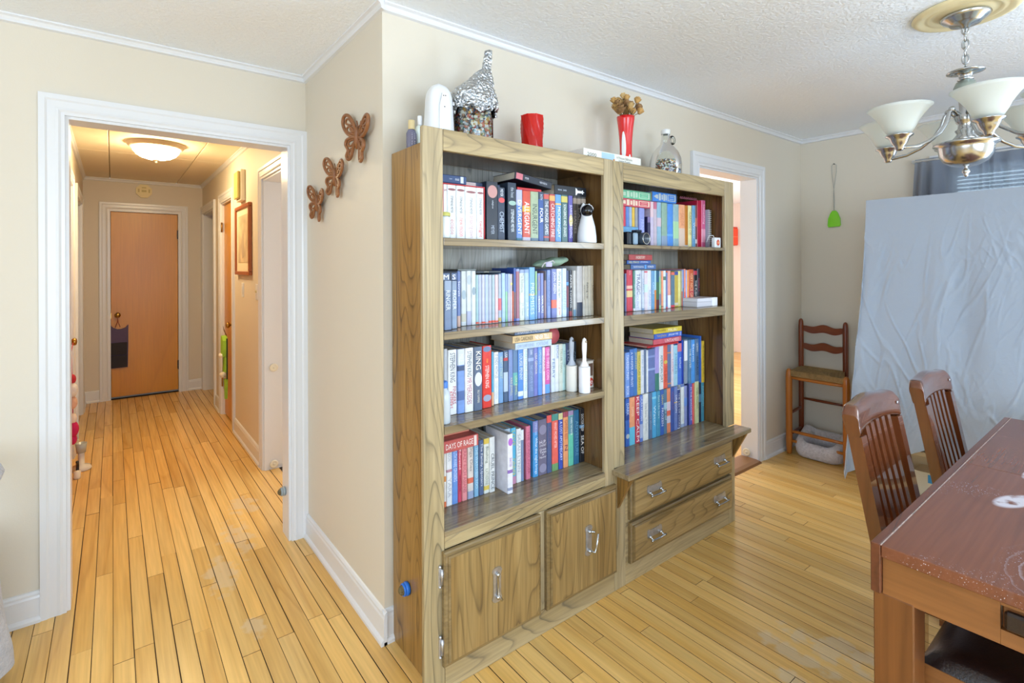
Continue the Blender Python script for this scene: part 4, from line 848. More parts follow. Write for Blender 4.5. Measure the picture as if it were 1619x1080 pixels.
def book(x0, x1, Y, z, h, col, label, texts=(), bands=(), group=None, depth=None, lying=False, rot=0, hard=None, page=None):
    """upright: spine faces -Y. lying: x0..x1 is the book height along X, z..z+h its thickness"""
    global BOOKN; BOOKN += 1
    w = x1-x0; lying = w > h*1.5; dep = depth or min(.152, 1.822-Y)
    root = MB(); cov = MB(); m = cover_mat(col)
    T = .0014; c = min(.0025, w*.2) if not lying else .002
    L0 = (x0+x1)/2
    o = None
    if not lying:
        out = [(x0, Y+dep), (x0, Y+c), (x0+c, Y), (x1-c, Y), (x1, Y+c), (x1, Y+dep), (x1-T, Y+dep), (x1-T, Y+c+T), (x0+T, Y+c+T), (x0+T, Y+dep)]
        n = len(out); vs = [(a, b_, z) for a, b_ in out]+[(a, b_, z+h) for a, b_ in out]
        fs = [(i, (i+1) % n, (i+1) % n+n, i+n) for i in range(n)]
        # caps split: left board, spine, right board
        for off, fl in ((0, False), (n, True)):
            for q in ((0, 1, 8, 9), (1, 2, 3, 4, 7, 8), (4, 5, 6, 7)):
                t = tuple(i+off for i in q); fs.append(t if fl else t[::-1])
        cov.add(vs, fs)
        pin = .0035 if (hard if hard is not None else h > .222) else .0006
        pg = MB().box(x0+T, x1-T, Y+c+T, Y+dep-.003, z+pin, z+h-pin)
    else:
        out = [(Y+dep, z), (Y+c, z), (Y, z+c), (Y, z+h-c), (Y+c, z+h), (Y+dep, z+h), (Y+dep, z+h-T), (Y+c+T, z+h-T), (Y+c+T, z+T), (Y+dep, z+T)]
        n = len(out); vs = [(x0, a, b_) for a, b_ in out]+[(x1, a, b_) for a, b_ in out]
        fs = [(i, (i+1) % n, (i+1) % n+n, i+n) for i in range(n)]
        for off, fl in ((0, False), (n, True)):
            for q in ((0, 1, 8, 9), (1, 2, 3, 4, 7, 8), (4, 5, 6, 7)):
                t = tuple(i+off for i in q); fs.append(t if fl else t[::-1])
        cov.add(vs, fs); pg = MB().box(x0+.003, x1-.003, Y+c+T, Y+dep-.003, z+T, z+h-T)
    base = Vector((L0, Y+dep/2 if lying else Y, z))
    for b in (cov, pg): b.v = [tuple(Vector(v)-base) for v in b.v]
    o = obj('book', cov, m); tag(o, label, 'book', group)
    o.location = base
    def child(name, b, mm):
        b.v = [tuple(Vector(v)-base) for v in b.v]
        k = obj(name, b, mm, None, recalc=False); k.parent = o; return k
    k = obj('pages', pg, page or M['page']); k.parent = o
    for bd in bands:
        a0, a1, bc = bd[:3]; b = MB(); e = .0005
        if len(bd) > 3 and not lying:
            zc_, hz_ = z+h*(1-(a0+a1)/2), h*(a1-a0)/2; rx_ = w*.44
            b.add([(L0+rx_*math.cos(2*PI*q/18), Y-e, zc_+hz_*math.sin(2*PI*q/18)) for q in range(18)], [tuple(range(18))])
            child('spine_emblem', b, flat(bc, .35)); continue
        if not lying:
            zt, zb = z+h*(1-a0), z+h*(1-a1)
            pts = [(x0-.0002, Y+c+.002), (x0-.0002, Y+c-.0003), (x0+c, Y-e), (x1-c, Y-e), (x1+.0002, Y+c-.0003), (x1+.0002, Y+c+.002)]
            vs = [(p, q, zb+.0003) for p, q in pts]+[(p, q, zt-.0003) for p, q in pts]
            b.add(vs, [(i, i+1, i+7, i+6) for i in range(5)])
        else:
            b.add([(x0+w*a0, Y-e, z+.003), (x0+w*a1, Y-e, z+.003), (x0+w*a1, Y-e, z+h-.003), (x0+w*a0, Y-e, z+h-.003)], [(0, 1, 2, 3)])
        child('spine_band', b, flat(bc, .35))
    for t in texts:
        s, a0, a1, tc = t[:4]; lane = t[4] if len(t) > 4 else 0
        y = Y-.001
        if lying: b = glyphs(s, x0+w*a0, x0+w*a1, y, z+h*.22, z+h*.78, True)
        elif lane == 9: b = glyphs(s, x0+w*.1, x1-w*.1, y, z+h*(1-a1), z+h*(1-a0), True)
        elif lane: b = glyphs(s, *((x0+w*.5, x1-w*.12) if lane > 0 else (x0+w*.12, x0+w*.5)), y, z+h*(1-a1), z+h*(1-a0))
        else: b = glyphs(s, x0+w*.2, x1-w*.2, y, z+h*(1-a1), z+h*(1-a0))
        if b: child('spine_lettering', b, flat(tc, .4))
    if rot: o.rotation_euler = rot if isinstance(rot, tuple) else (0, 0, rot)
    return o
ORD = 'first second third fourth fifth sixth seventh eighth ninth tenth eleventh twelfth thirteenth fourteenth fifteenth sixteenth seventeenth eighteenth nineteenth twentieth'.split()
ORD += ['twenty-'+q for q in ORD[:9]]+['thirtieth']+['thirty-'+q for q in ORD[:9]]+['fortieth']+['forty-'+q for q in ORD[:9]]
SHORT = {'top shelf of the left bookcase': 'on left case top shelf', 'second shelf of the left bookcase': 'on left case second shelf', 'third shelf of the left bookcase': 'on left case third shelf',
 'bottom shelf of the left bookcase': 'on left case bottom shelf', 'top shelf of the right bookcase': 'on right case top shelf', 'second shelf of the right bookcase': 'on right case second shelf',
 'upper row on the right counter': 'in right counter upper row', 'lower row on the right counter': 'in right counter lower row'}
lower = []
ROWBOOKS = {}
for name, z, items in sorted(BOOKS, key=lambda r: 0 if r[0].startswith('lower') else 1):
    for i, (x0, x1, Y, h, col, desc, texts, bands) in enumerate(items):
        zz = z+.0006
        if name.startswith('lower'):
            h = min(h, .236); lower.append((x0, x1, Y, zz+h))
        if name.startswith('upper'):
            tops = [t for a, b, _, t in lower if a < x1 and b > x0]; nz = (max(tops) if tops else .76)+.0006
            h = z+h-nz; zz = nz
        if name == 'top shelf of the left bookcase' and i < 5: Y += .006; h = min(h, .192)
        pg = None
        if 'violet splashes' in desc: Y = 1.60; pg = M['greypage']
        words = len(desc.split()); place = f', {ORD[i]} from left {SHORT[name]}'
        if words+len(place.split()) > 16:
            desc = ' '.join(desc.split()[:16-len(place.split())])
        o = book(x0, x1, Y, zz, h, col, desc+place, texts, bands, 'books on the '+name, page=pg)
        ROWBOOKS.setdefault(name, []).append((x0, x1, zz+h))
# red slipcase around the five white paperbacks
q = ROWBOOKS['top shelf of the left bookcase'][:5]; X0, X1 = q[0][0]-.001, q[-1][1]+.001
cs = MB(); yb = 1.575
cs.box(X0-.003, X0, yb, yb+.15, 1.5316, 1.7295); cs.box(X1, X1+.003, yb, yb+.15, 1.5316, 1.7295); cs.box(X0, X1, yb, yb+.15, 1.7255, 1.7295); cs.box(X0, X1, yb+.145, yb+.15, 1.5316, 1.7255)
tag(obj('slipcase', cs, flat('#b5242c', .4)), 'red card slipcase holding five white paperbacks on the top shelf', 'slipcase')
# lying books:  x0, x1, Y, z, thickness, colour, label, text, bands, rot
def top_of(row, xa, xb):
    return max([t for a, b, t in ROWBOOKS[row] if a < xb and b > xa]+[0])+.0008
R1, R2, R3, R4, Q1, Q2, Q3 = ['top shelf of the left bookcase', 'second shelf of the left bookcase', 'third shelf of the left bookcase', 'bottom shelf of the left bookcase', 'top shelf of the right bookcase', 'second shelf of the right bookcase', 'upper row on the right counter']
LG = 'books lying flat on the rows'
book(.890, 1.014, 1.57, 1.7303, .029, '#2c4470', 'navy blue book lying on the red slipcase at its left end', [('TEMPEST', .42, .52, '#c8d4ea'), ('EDGES', .62, .75, '#dfe6f2')], [(.8, .9, '#c8d2e2')], LG)
book(1.022, 1.188, 1.60, 1.7303, .019, '#3f4d68', 'slate book with pale hand picture lying right of the navy one', [('twilight saga', .5, .8, '#9fb0cc')], [(.02, .32, '#b9a8a8')], LG)
tz = top_of(R1, 1.26, 1.45)
book(1.262, 1.388, 1.585, tz, .012, '#c22026', 'flat bright red book under the tilted black one on top shelf', [], [], LG)
book(1.243, 1.438, 1.578, tz+.0285, .030, '#161c2c', 'black book with red and white flower tilted across the top shelf row', [('MEYER', .26, .36, '#d8dce8'), ('NEW MOON', .66, .86, '#d8dce8')], [(.03, .2, '#c8707c')], LG, rot=(0, .13, 0))
tz = max(top_of(R1, 1.46, 1.60), 1.734)
book(1.462, 1.650, 1.585, tz, .042, '#121822', 'black book with white chess king lying at right of the top row', [('BREAKING', .1, .22, '#c8d4e4'), ('DAWN', .26, .36, '#c8d4e4')], [], LG)
b = MB(); zc = tz+.021; xk = 1.575
def piece(pts): return [(1.592+a*.034, zc+c_*.016) for a, c_ in pts]
bk = MB(); pl = piece([(-.2, -1), (-.2, 1), (0, .8), (.15, .35), (.9, .3), (1.0, .55), (1.15, .5), (1.1, .12), (1.35, .1), (1.35, -.1), (1.1, -.12), (1.15, -.5), (1.0, -.55), (.9, -.3), (.15, -.35), (0, -.8)])
ko = obj('chess_emblem', MB().prism(pl, 1.5842, 1.5848, 'XZ'), flat('#e8e8ec')); par = bpy.data.objects[[o.name for o in COL.objects if o.name.startswith('book')][-1]] if False else None
last = [o for o in COL.objects if o.get('label', '').startswith('black book with white chess')][0]
ko.data.transform(Matrix.Translation(-last.location)); ko.parent = last
# second shelf, left case
z2 = top_of(R2, .905, .955)
t = thing('dark_case', 'small dark blue case with white letters lying over the end books', 'case', (.92, 1.56, z2))
obj('case_body', MB().box(.873, .957, 1.545, 1.68, z2, z2+.026, ch=.001), flat('#5d6e8e'), t); obj('case_rim', MB().box(.873, .956, 1.541, 1.682, z2+.0265, z2+.031, ch=.001), flat('#1a2434'), t)
obj('case_divider', MB().box(.929, .934, 1.5425, 1.5445, z2+.001, z2+.026), flat('#1a2434'), t)
for s, a, b_ in (('M', .900, .926), ('S', .938, .951)): obj('case_lettering', glyphs(s, a, b_, 1.5442, z2+.003, z2+.02, True), flat('#f2f4f8'), t, recalc=False)
z2 = top_of(R2, 1.015, 1.095)
book(1.015, 1.095, 1.63, z2, .005, '#9aa3a4', 'thin grey book lying flat over the pale comic volumes', [], [], LG)
z2 = top_of(R2, 1.10, 1.216)
book(1.10, 1.216, 1.635, z2, .009, '#27303c', 'thin black book lying over the slim pale volumes', [('SCRIPT', .3, .42, '#c8c8b0')], [(.44, .5, '#b0a070')], LG)
z2 = top_of(R3, 1.26, 1.45)
book(1.262, 1.455, 1.60, z2, .027, '#b9cce0', 'pale blue book lying lowest in the third shelf stack', [('CAROLINE KEPNES', .05, .5, '#8fa4c0'), ('YOU LOVE', .55, .9, '#8fa4c0')], [], LG)
book(1.248, 1.458, 1.60, z2+.0278, .029, '#dfc08a', 'cream and mustard book lettered NEVER TELL in the third shelf stack', [('LISA GARDNER', .05, .5, '#6a5a42'), ('NEVER TELL', .55, .92, '#ffffff')], [], LG)
book(1.262, 1.446, 1.605, z2+.0576, .024, '#4a6288', 'navy blue book lying highest in the third shelf stack', [('STRANGER IN THE HOUSE', .08, .86, '#dfe6f0')], [], LG)
z2 = top_of(R4, .97, 1.17)
book(.895, 1.092, 1.615, z2, .044, '#c25f5c', 'thick rose red book lettered DAYS OF RAGE lying on bottom shelf row', [('DAYS OF RAGE', .28, .88, '#f4ecea')], [(.9, .96, '#e0d4d2')], LG)
book(.90, 1.08, 1.66, z2+.0448, .014, '#dd8a72', 'orange pink book lying above the thick rose red one', [], [], LG)
# top shelf of the right case, left end group
z0 = 1.5298
book(1.86, 2.010, 1.63, z0, .060, '#2e5a86', 'dark blue boxed volume lying behind the camera', [], [], LG, depth=.15)
book(1.87, 2.060, 1.625, z0+.0605, .034, '#6aa4d0', 'light blue volume lying under the small upright books', [], [], LG, depth=.15)
zb = z0+.0951
for i, (a, b_, c_, dsc) in enumerate(((1.946, 1.967, '#d23a50', 'small red book'), (1.969, 1.991, '#5f85cc', 'small mid blue book'), (1.993, 2.014, '#98b0d0', 'small pale blue book'), (2.016, 2.036, '#e0b844', 'small golden yellow book'), (2.039, 2.060, '#9a9ca2', 'small grey book'))):
    book(a, b_, 1.625, zb, .096, c_, dsc+' standing under the red castle book, right case top shelf', [], [], 'small books under the castle books', depth=.11)
book(2.066, 2.108, 1.622, z0, .191, '#8c96d4', 'lilac blue book beside the small books on right case top shelf', [('PRINCE', .3, .7, '#b8c0ec')], [], LG, depth=.14)
def castle(x0, x1, Y, z, t_, col, trimc, label):
    o = book(x0, x1, Y, z, t_, col, label, [], [], 'ornate castle spined books', depth=.14)
    w = x1-x0; zc = z+t_/2
    def rectp(a, b_, c_, d_): return [(x0+w*a, zc+t_*c_), (x0+w*b_, zc+t_*c_), (x0+w*b_, zc+t_*d_), (x0+w*a, zc+t_*d_)]
    m = MB()
    for p in ([(x0+w*.04, zc), (x0+w*.16, zc+t_*.2), (x0+w*.16, zc-t_*.2)], rectp(.16, .22, -.22, .22), rectp(.25, .33, -.36, .36), rectp(.36, .42, -.26, .26), rectp(.44, .5, -.36, .36), rectp(.52, .58, -.3, .3), rectp(.62, .96, .27, .34), rectp(.62, .96, -.34, -.27), rectp(.92, .96, -.27, .27), rectp(.62, .65, -.27, .27), rectp(.7, .88, .1, .15), rectp(.7, .88, -.15, -.1)):
        m.prism(p, Y-.001, Y-.0002, 'XZ')
    m.v = [tuple(Vector(v)-o.location) for v in m.v]; k = obj('castle_ornament', m, flat(trimc, .4)); k.parent = o
castle(1.90, 2.146, 1.615, zb+.0965, .038, '#cf5566', '#e6d0ba', 'rose red castle ornamented book lying just below the mint one')
castle(1.90, 2.147, 1.615, zb+.1352, .041, '#72c49c', '#bcd8c0', 'mint green castle ornamented book lying on the rose red one')
tz = top_of(Q1, 2.16, 2.35)
castle(2.150, 2.352, 1.605, tz, .048, '#3f82d6', '#b8c0c0', 'blue castle ornamented book lying over the wide pastel volumes')
tz = top_of(Q1, 2.42, 2.58)
ln = MB()
for k in range(9): ln.tube([(2.43+.018*k+.006*math.cos(a), 1.63+.003*math.sin(a*2), tz+.006+.005*math.sin(a)) for a in [2*PI*i/9 for i in range(9)]], .0022, 6, closed=True)
tag(obj('beaded_chain', ln, flat('#8a4c5c', .4)), 'wine red loop chain draped over the orange and yellow volumes', 'chain')
# second shelf of right case: stack of three
tz = top_of(Q2, 1.94, 2.16)
book(1.972, 2.168, 1.60, tz, .026, '#45669e', 'slate blue book lowest in the right case stack', [('HAUNTED ON BLACK HILL', .1, .5, '#eef2f8'), ('MCMAHON', .66, .9, '#eef2f8')], [(.54, .6, '#5a9ae0')], LG)
book(1.95, 2.132, 1.605, tz+.0266, .018, '#3f66ae', 'blue book with yellow lettering in the middle of right case stack', [('NEIL STRAUSS', .08, .5, '#dcd890'), ('JOURNAL', .55, .9, '#dfe6f4')], [], LG)
book(1.958, 2.138, 1.60, tz+.0452, .028, '#b04848', 'brick red book highest in the right case stack', [('UNDERSTORY', .28, .68, '#f0e6d8')], [], LG)
tz = top_of(Q3, 2.1, 2.39)
book(2.10, 2.36, 1.60, tz, .008, '#c02a30', 'thin red and black magazine flat below the red hardback', [], [], LG, depth=.18)
tz += .0088
book(2.152, 2.391, 1.605, tz, .027, '#c85a68', 'raspberry red hardback lying lowest in the counter stack', [('UNTAMED', .4, .92, '#ecd4d4')], [], LG, depth=.16)
book(2.160, 2.397, 1.605, tz+.0276, .026, '#3f66c8', 'blue hardback lying in the middle of the counter stack', [('TARA JENKINS', .08, .42, '#c8b06a'), ('JANUARY FIRE', .5, .86, '#dfe8f8')], [(.93, .95, '#c8d8f4')], LG, depth=.16)
book(2.154, 2.397, 1.605, tz+.0542, .026, '#d8c23c', 'yellow hardback lying highest in the counter stack', [('TARA JENKINS', .08, .42, '#a08c2c'), ('MALIBU', .5, .82, '#f8f4d8')], [], LG, depth=.16)
# ------------------------------------------------------------------ things standing on the shelves
def at_root(name, label, cat, loc, group=None): return thing(name, label, cat, loc, group)
t = thing('candle_jar', 'white glass candle jar with yellow green lid beside the slipcase', 'candle', (.905, 1.545, 1.5315))
obj('jar', MB().lathe([(.001, 0), (.021, 0), (.023, .004), (.023, .07), (.02, .076), (.001, .076)], 24, (.905, 1.545, 1.5315)), flat('#d8e0e2', .2), t)
obj('lid', MB().lathe([(.0225, .0765), (.0225, .088), (.019, .09), (.001, .09)], 24, (.905, 1.545, 1.5315)), flat('#c4c26a', .35), t)
t = thing('cat_toy', 'white cat shaped laser toy with glossy black dome head', 'toy', (1.612, 1.545, 1.5315))
c = (1.612, 1.545, 1.5315)
obj('body', MB().lathe([(.001, 0), (.040, 0), (.042, .005), (.041, .03), (.036, .07), (.028, .10), (.023, .118), (.023, .128), (.028, .138), (.029, .150), (.022, .162), (.001, .168)], 30, c), M['white'], t)
for s in (-1, 1): obj('ear', MB().lathe([(.012, 0), (.008, .012), (.001, .02)], 12, (c[0]+s*.017, c[1]+.002, c[2]+.152)), M['white'], t)
obj('dome', MB().ball((c[0]-.010, c[1]-.012, c[2]+.138), .026, 24, 14), flat('#0d0c10', .06), t)
z2 = max(top_of(R2, 1.40, 1.60), 1.425)+.001
def pouch(u, v):
    a = u*2-1; w = (1-abs(a)**2.2)**.5 if abs(a) < 1 else 0
    w2 = w*(.82 if a < 0 else .9); th = .022*w2
    ang = 2*PI*v; return (1.505+a*.098, 1.66+math.cos(ang)*.05*w2, z2+.024+.012*a+math.sin(ang)*th+.002*math.sin(9*a+3*v))
t = thing('zip_pouch', 'sage green zip pouch with a lilac patch lying on the second shelf books', 'pouch', (1.505, 1.66, z2))
obj('pouch_body', MB().grid(pouch, 24, 20), plain('sage_fabric', '#94b09c', .8, bump=.4, bscale=50), t)
obj('patch', MB().box(1.425, 1.458, 1.596, 1.603, z2+.004, z2+.024, ch=.002), flat('#b9b4d8', .5), t)
obj('zip', MB().tube([(1.408, 1.606, z2+.002), (1.418, 1.602, z2+.02), (1.462, 1.598, z2+.03), (1.474, 1.60, z2+.02)], .003, 6), flat('#c8c8c8', .3), t)
t = thing('blue_capped_bottle', 'clear white bottle with bright blue cap at left end of third shelf', 'bottle', (.905, 1.548, .8915))
c = (.905, 1.548, .8915)
obj('bottle_body', MB().lathe([(.001, 0), (.02, 0), (.022, .004), (.022, .09), (.018, .108), (.010, .118), (.010, .122)], 22, c), flat('#c3cdd6', .15), t)
obj('cap', MB().lathe([(.013, .1225), (.013, .142), (.010, .146), (.001, .147)], 18, c), flat('#3f7ad0', .35), t)
def roller(x, y, s, gcol, rcol, label):
    c = (x, y, .8915); t = thing('lint_roller', label, 'lint roller', c, 'lint rollers')
    obj('roll', MB().lathe([(.0155, 0), (.0235, 0), (.0245, .003), (.0245, .108), (.0235, .111), (.013, .111), (.0155, 0)], 28, c), plain('paper_roll_'+gcol.strip('#'), rcol, .6), t)
    pr_ = [(.022, .112), (.018, .120), (.010, .133), (.0095, .155), (.012, .185), (.0125, .210), (.009, .228), (.001, .234)]
    obj('handle', MB().lathe(pr_, 20, c, sy=.75), flat(gcol, .3), t)
    obj('hang_hole', MB().lathe([(.005, 0), (.005, .002), (.0001, .002)], 12, M=Matrix.Translation((x, y-.0098, c[2]+.218)) @ Matrix.Rotation(PI/2, 4, 'X')), flat('#4c4a48' if s else '#a89880', .5), t)
roller(1.572, 1.600, 1, '#a8b0bc', '#dcd9d0', 'lint roller with grey handle and cream paper roll, standing behind the white one')
roller(1.594, 1.545, 0, '#e8e4e2', '#ecedf0', 'all white lint roller standing in front of the grey handled one')
t = thing('refill_box', 'cream and orange lint refill box with red number disc', 'box', (1.664, 1.60, .8915))
obj('box_body', MB().box(1.632, 1.694, 1.585, 1.645, .8915, 1.010, ch=.002), flat('#dcd5cc', .5), t)
obj('orange_corner', MB().prism([(1.633, 1.0), (1.655, 1.0), (1.655, .975), (1.633, .955)], 1.5840, 1.5846, 'XZ'), flat('#e09a3c'), t)
obj('green_stripe', MB().prism([(1.633, .953), (1.655, .973), (1.655, .967), (1.633, .946)], 1.5838, 1.5846, 'XZ'), flat('#6a9a4c'), t)
obj('picture', MB().box(1.662, 1.688, 1.5838, 1.5846, .945, 1.0), flat('#6b5448'), t)
obj('number_disc', MB().lathe([(.0185, 0), (.0185, .0008), (.0001, .0008)], 24, M=Matrix.Translation((1.673, 1.5848, .918)) @ Matrix.Rotation(PI/2, 4, 'X')), flat('#d9452c'), t)
obj('number', glyphs('90', 1.660, 1.686, 1.5836, .907, .924, True), flat('#ffffff'), t, recalc=False)
obj('top_lid', MB().box(1.630, 1.696, 1.583, 1.647, 1.0105, 1.014, ch=.001), flat('#b8b0a8', .5), t)
book(1.60, 1.69, 1.80, .8917, .222, '#101014', 'black book with white outlined cover standing behind the lint rollers', [('DREAM', .3, .5, '#c8c8c8', 9)], [(.05, .06, '#c0c0c0')], LG, depth=.02)
b = MB().lathe([(.034, 0), (.034, .004), (.0001, .004)], 26, M=Matrix.Translation((1.50, 1.64, top_of(R3, 1.45, 1.56)+.036)) @ Matrix.Rotation(PI/2, 4, 'X'))
tag(obj('pink_disc', b, flat('#b8565c', .5)), 'round dusty red coaster standing upright on the third shelf books', 'coaster')
# right case: camera, adapter, notebook, white box
t = thing('film_camera', 'small black and silver camera with round lens on right case top shelf', 'camera', (1.96, 1.55, 1.5293))
z = 1.5293
obj('camera_body', MB().box(1.885, 2.002, 1.545, 1.59, z, z+.062, ch=.006), flat('#1d2430', .25), t)
obj('grip', MB().box(1.914, 1.945, 1.532, 1.546, z+.002, z+.058, ch=.005), flat('#8fa6bc', .2), t)
obj('flash_housing', MB().box(1.955, 1.995, 1.548, 1.585, z+.0625, z+.074, ch=.004), flat('#26303c', .25), t)
obj('lens', MB().lathe([(.030, 0), (.030, .022), (.027, .026), (.022, .026), (.019, .018), (.0001, .016)], 30, M=Matrix.Translation((1.985, 1.544, z+.031)) @ Matrix.Rotation(PI/2, 4, 'X')), flat('#3a4450', .2), t)
obj('lens_ring', MB().lathe([(.0275, 0), (.0285, .002), (.0225, .002), (.0235, 0)], 30, M=Matrix.Translation((1.985, 1.5179, z+.031)) @ Matrix.Rotation(PI/2, 4, 'X')), M['nickel'], t)
t = thing('power_adapter', 'small white cube adapter with orange hexagon mark and thin cable', 'adapter', (2.622, 1.53, z))
obj('adapter_body', MB().box(2.595, 2.652, 1.527, 1.55, z, z+.056, ch=.003), M['white'], t)
obj('hexagon_mark', MB().prism([(2.6235+.016*math.cos(PI/6+k*PI/3), z+.028+.018*math.sin(PI/6+k*PI/3)) for k in range(6)], 1.5262, 1.5268, 'XZ'), flat('#c8442c'), t)
obj('mark_centre', MB().prism([(2.6235+.006*math.cos(k*PI/3), z+.028+.008*math.sin(k*PI/3)) for k in range(6)], 1.5254, 1.5261, 'XZ'), flat('#e8b080'), t)
obj('cable', MB().tube([(2.602, 1.538, z+.057), (2.598, 1.54, z+.066), (2.58, 1.545, z+.068), (2.567, 1.55, z+.06), (2.565, 1.56, z+.03)], .0018, 6), M['white'], t)
q = ROWBOOKS[Q1][-1]
t = thing('spiral_notebook', 'grey wire bound notebook standing right of the tall pink book', 'notebook', (2.60, 1.62, z))
xn = q[1]+.004
obj('cover', MB().box(xn, xn+.003, 1.60, 1.78, z+.0003, z+.219), flat('#9aa2b0', .5), t)
obj('sheets', MB().box(xn+.0035, xn+.014, 1.603, 1.775, z+.001, z+.216), M['page'], t)
obj('back_cover', MB().box(xn+.0145, xn+.017, 1.60, 1.78, z+.0003, z+.219), flat('#1c2836', .4), t)
cb = MB()
for k in range(20): cb.tube([(xn+.0085+.0115*math.cos(a), 1.602+.008*math.sin(a), z+.008+k*.0107) for a in [2*PI*i/10 for i in range(10)]], .0016, 5, closed=True)
obj('wire_coil', cb, flat('#d8d8d8', .3), t)
t = thing('white_box', 'low white cardboard box at right end of second shelf, right bookcase', 'box', (2.56, 1.58, 1.2083))
obj('box_tray', MB().box(2.462, 2.650, 1.553, 1.68, 1.2085, 1.236, ch=.0015), flat('#c9c9d2', .5), t)
obj('box_lid', MB().box(2.460, 2.652, 1.551, 1.682, 1.2365, 1.255, ch=.0015), flat('#d4d4dc', .5), t)
obj('side_sleeve', MB().box(2.605, 2.654, 1.549, 1.684, 1.2084, 1.2556, ch=.001), flat('#eef0f8', .4), t)
# ------------------------------------------------------------------ on top of the cases (top board z = 1.868)
TZ = 1.8685
def bottle(x, y, r, body, capc, prof, capz, label, writing=None):
    t = thing('spray_bottle', label, 'bottle', (x, y, TZ)); c = (x, y, TZ)
    obj('bottle_body', MB().lathe(prof, 24, c, sx=1, sy=.8), flat(body, .25), t)
    obj('cap', MB().lathe(capz, 20, c), flat(capc, .35), t)
    if writing: obj('bottle_lettering', glyphs(writing, x-r*.6, x+r*.6, y-r*.82, TZ+.012, TZ+.055), flat('#c8c4d4'), t, recalc=False)
bottle(.872, 1.72, .019, '#6c6a80', '#cdb98a', [(.001, 0), (.019, 0), (.020, .003), (.020, .055), (.014, .068), (.012, .07)], [(.0125, .0705), (.0125, .103), (.011, .105), (.001, .105)], 'plum grey bottle with pale gold cap on the far left of the bookcase top', 'HAIR OIL')
bottle(.912, 1.73, .019, '#dbe6e0', '#e9eaee', [(.001, 0), (.020, 0), (.021, .003), (.021, .075), (.015, .09), (.009, .094)], [(.0095, .0945), (.0095, .128), (.008, .13), (.001, .13)], 'frosted white green bottle with slim white cap beside the plum one')
# white dispenser
t = thing('air_freshener', 'tall white rounded automatic air freshener on the left bookcase', 'dispenser', (.962, 1.675, TZ))
def disp(u, v):
    z = v*.245; k = (1-.22*z/.245)*((1-(max(0, z-.18)/.0655)**2.4)**.5 if z > .18 else 1)
    k2 = 1; a = 2*PI*u
    cx, sx_ = math.cos(a), math.sin(a); p = 3.2
    rr = (abs(cx)**p+abs(sx_)**p)**(-1/p)
    return (.962+.058*rr*cx*max(k, .02)*k2, 1.675+.045*rr*sx_*max(k, .05), TZ+z)
obj('body', MB().grid(disp, 40, 24), M['white'], t)
obj('front_fascia', MB().prism([(.938, TZ+.01), (.986, TZ+.01), (.984, TZ+.15), (.974, TZ+.20), (.952, TZ+.20), (.940, TZ+.15)], 1.6290, 1.634, 'XZ'), flat('#e2e6ea', .3), t)
for x, zz in ((.956, .19), (.964, .191), (.960, .15)): obj('sensor', MB().ball((x, 1.631, TZ+zz), .0035, 10, 6), flat('#5a4a44', .3), t)
# bead jar
JX, JY, JR = 1.118, 1.69, .085
t = thing('bead_jar', 'large glass jar of mixed beads under a crumpled foil hood', 'jar', (JX, JY, TZ))
obj('glass', MB().lathe([(.001, .001), (JR-.006, .001), (JR, .008), (JR, .165), (JR-.006, .185), (.06, .20), (.06, .21)], 36, (JX, JY, TZ)), M['glass'], t)
rr = random.Random(3)
CB = ['#b87a48', '#d9c8a4', '#6c5a50', '#8b9aac', '#a8483e', '#e8e6dc', '#4c5c7c', '#c89a4c', '#9caa7c', '#d8d8dc', '#84736a', '#ba9478', '#f0ecdc', '#6f9a9c', '#d07a64', '#e4e4ea']
def beads(cx, cy, z0, z1, R, n, label, rmin, rmax, kind='beads'):
    mats = [flat(c, .15) for c in CB]; me_v = []; me_f = []; mi = []
    ico = [(0, 0, 1), (.894, 0, .447), (.276, .851, .447), (-.724, .526, .447), (-.724, -.526, .447), (.276, -.851, .447), (.724, .526, -.447), (-.276, .851, -.447), (-.894, 0, -.447), (-.276, -.851, -.447), (.724, -.526, -.447), (0, 0, -1)]
    icf = [(0,1,2),(0,2,3),(0,3,4),(0,4,5),(0,5,1),(1,6,2),(2,7,3),(3,8,4),(4,9,5),(5,10,1),(6,7,2),(7,8,3),(8,9,4),(9,10,5),(10,6,1),(11,7,6),(11,8,7),(11,9,8),(11,10,9),(11,6,10)]
    for k in range(n):
        r = rr.uniform(rmin, rmax); a = rr.uniform(0, 2*PI); q = (R-r-.002)*(1 if rr.random() < .62 else rr.random()**.5)
        z = rr.uniform(z0+r, z1-(0 if kind == 'beads' else 0)) if rr.random() < .8 else z1+rr.uniform(-.004, .003)
        s = (rr.uniform(.7, 1.3), rr.uniform(.7, 1.1), rr.uniform(.7, 1.1)); n0 = len(me_v)
        me_v += [(cx+q*math.cos(a)+v[0]*r*s[0], cy+q*math.sin(a)+v[1]*r*s[1], z+v[2]*r*s[2]) for v in ico]
        me_f += [tuple(i+n0 for i in f_) for f_ in icf]; mi += [rr.randrange(len(mats))]*20
    me = bpy.data.meshes.new('beads'); me.from_pydata(me_v, [], me_f)
    for m_ in mats: me.materials.append(m_)
    for p, i in zip(me.polygons, mi): p.material_index = i; p.use_smooth = True
    o = bpy.data.objects.new('beads', me); COL.objects.link(o); tag(o, label, 'beads', kind='stuff'); return o
beads(JX, JY, TZ+.004, TZ+.175, JR-.002, 1700, 'mixed brown, silver and coloured beads filling the foil topped jar', .0055, .012)
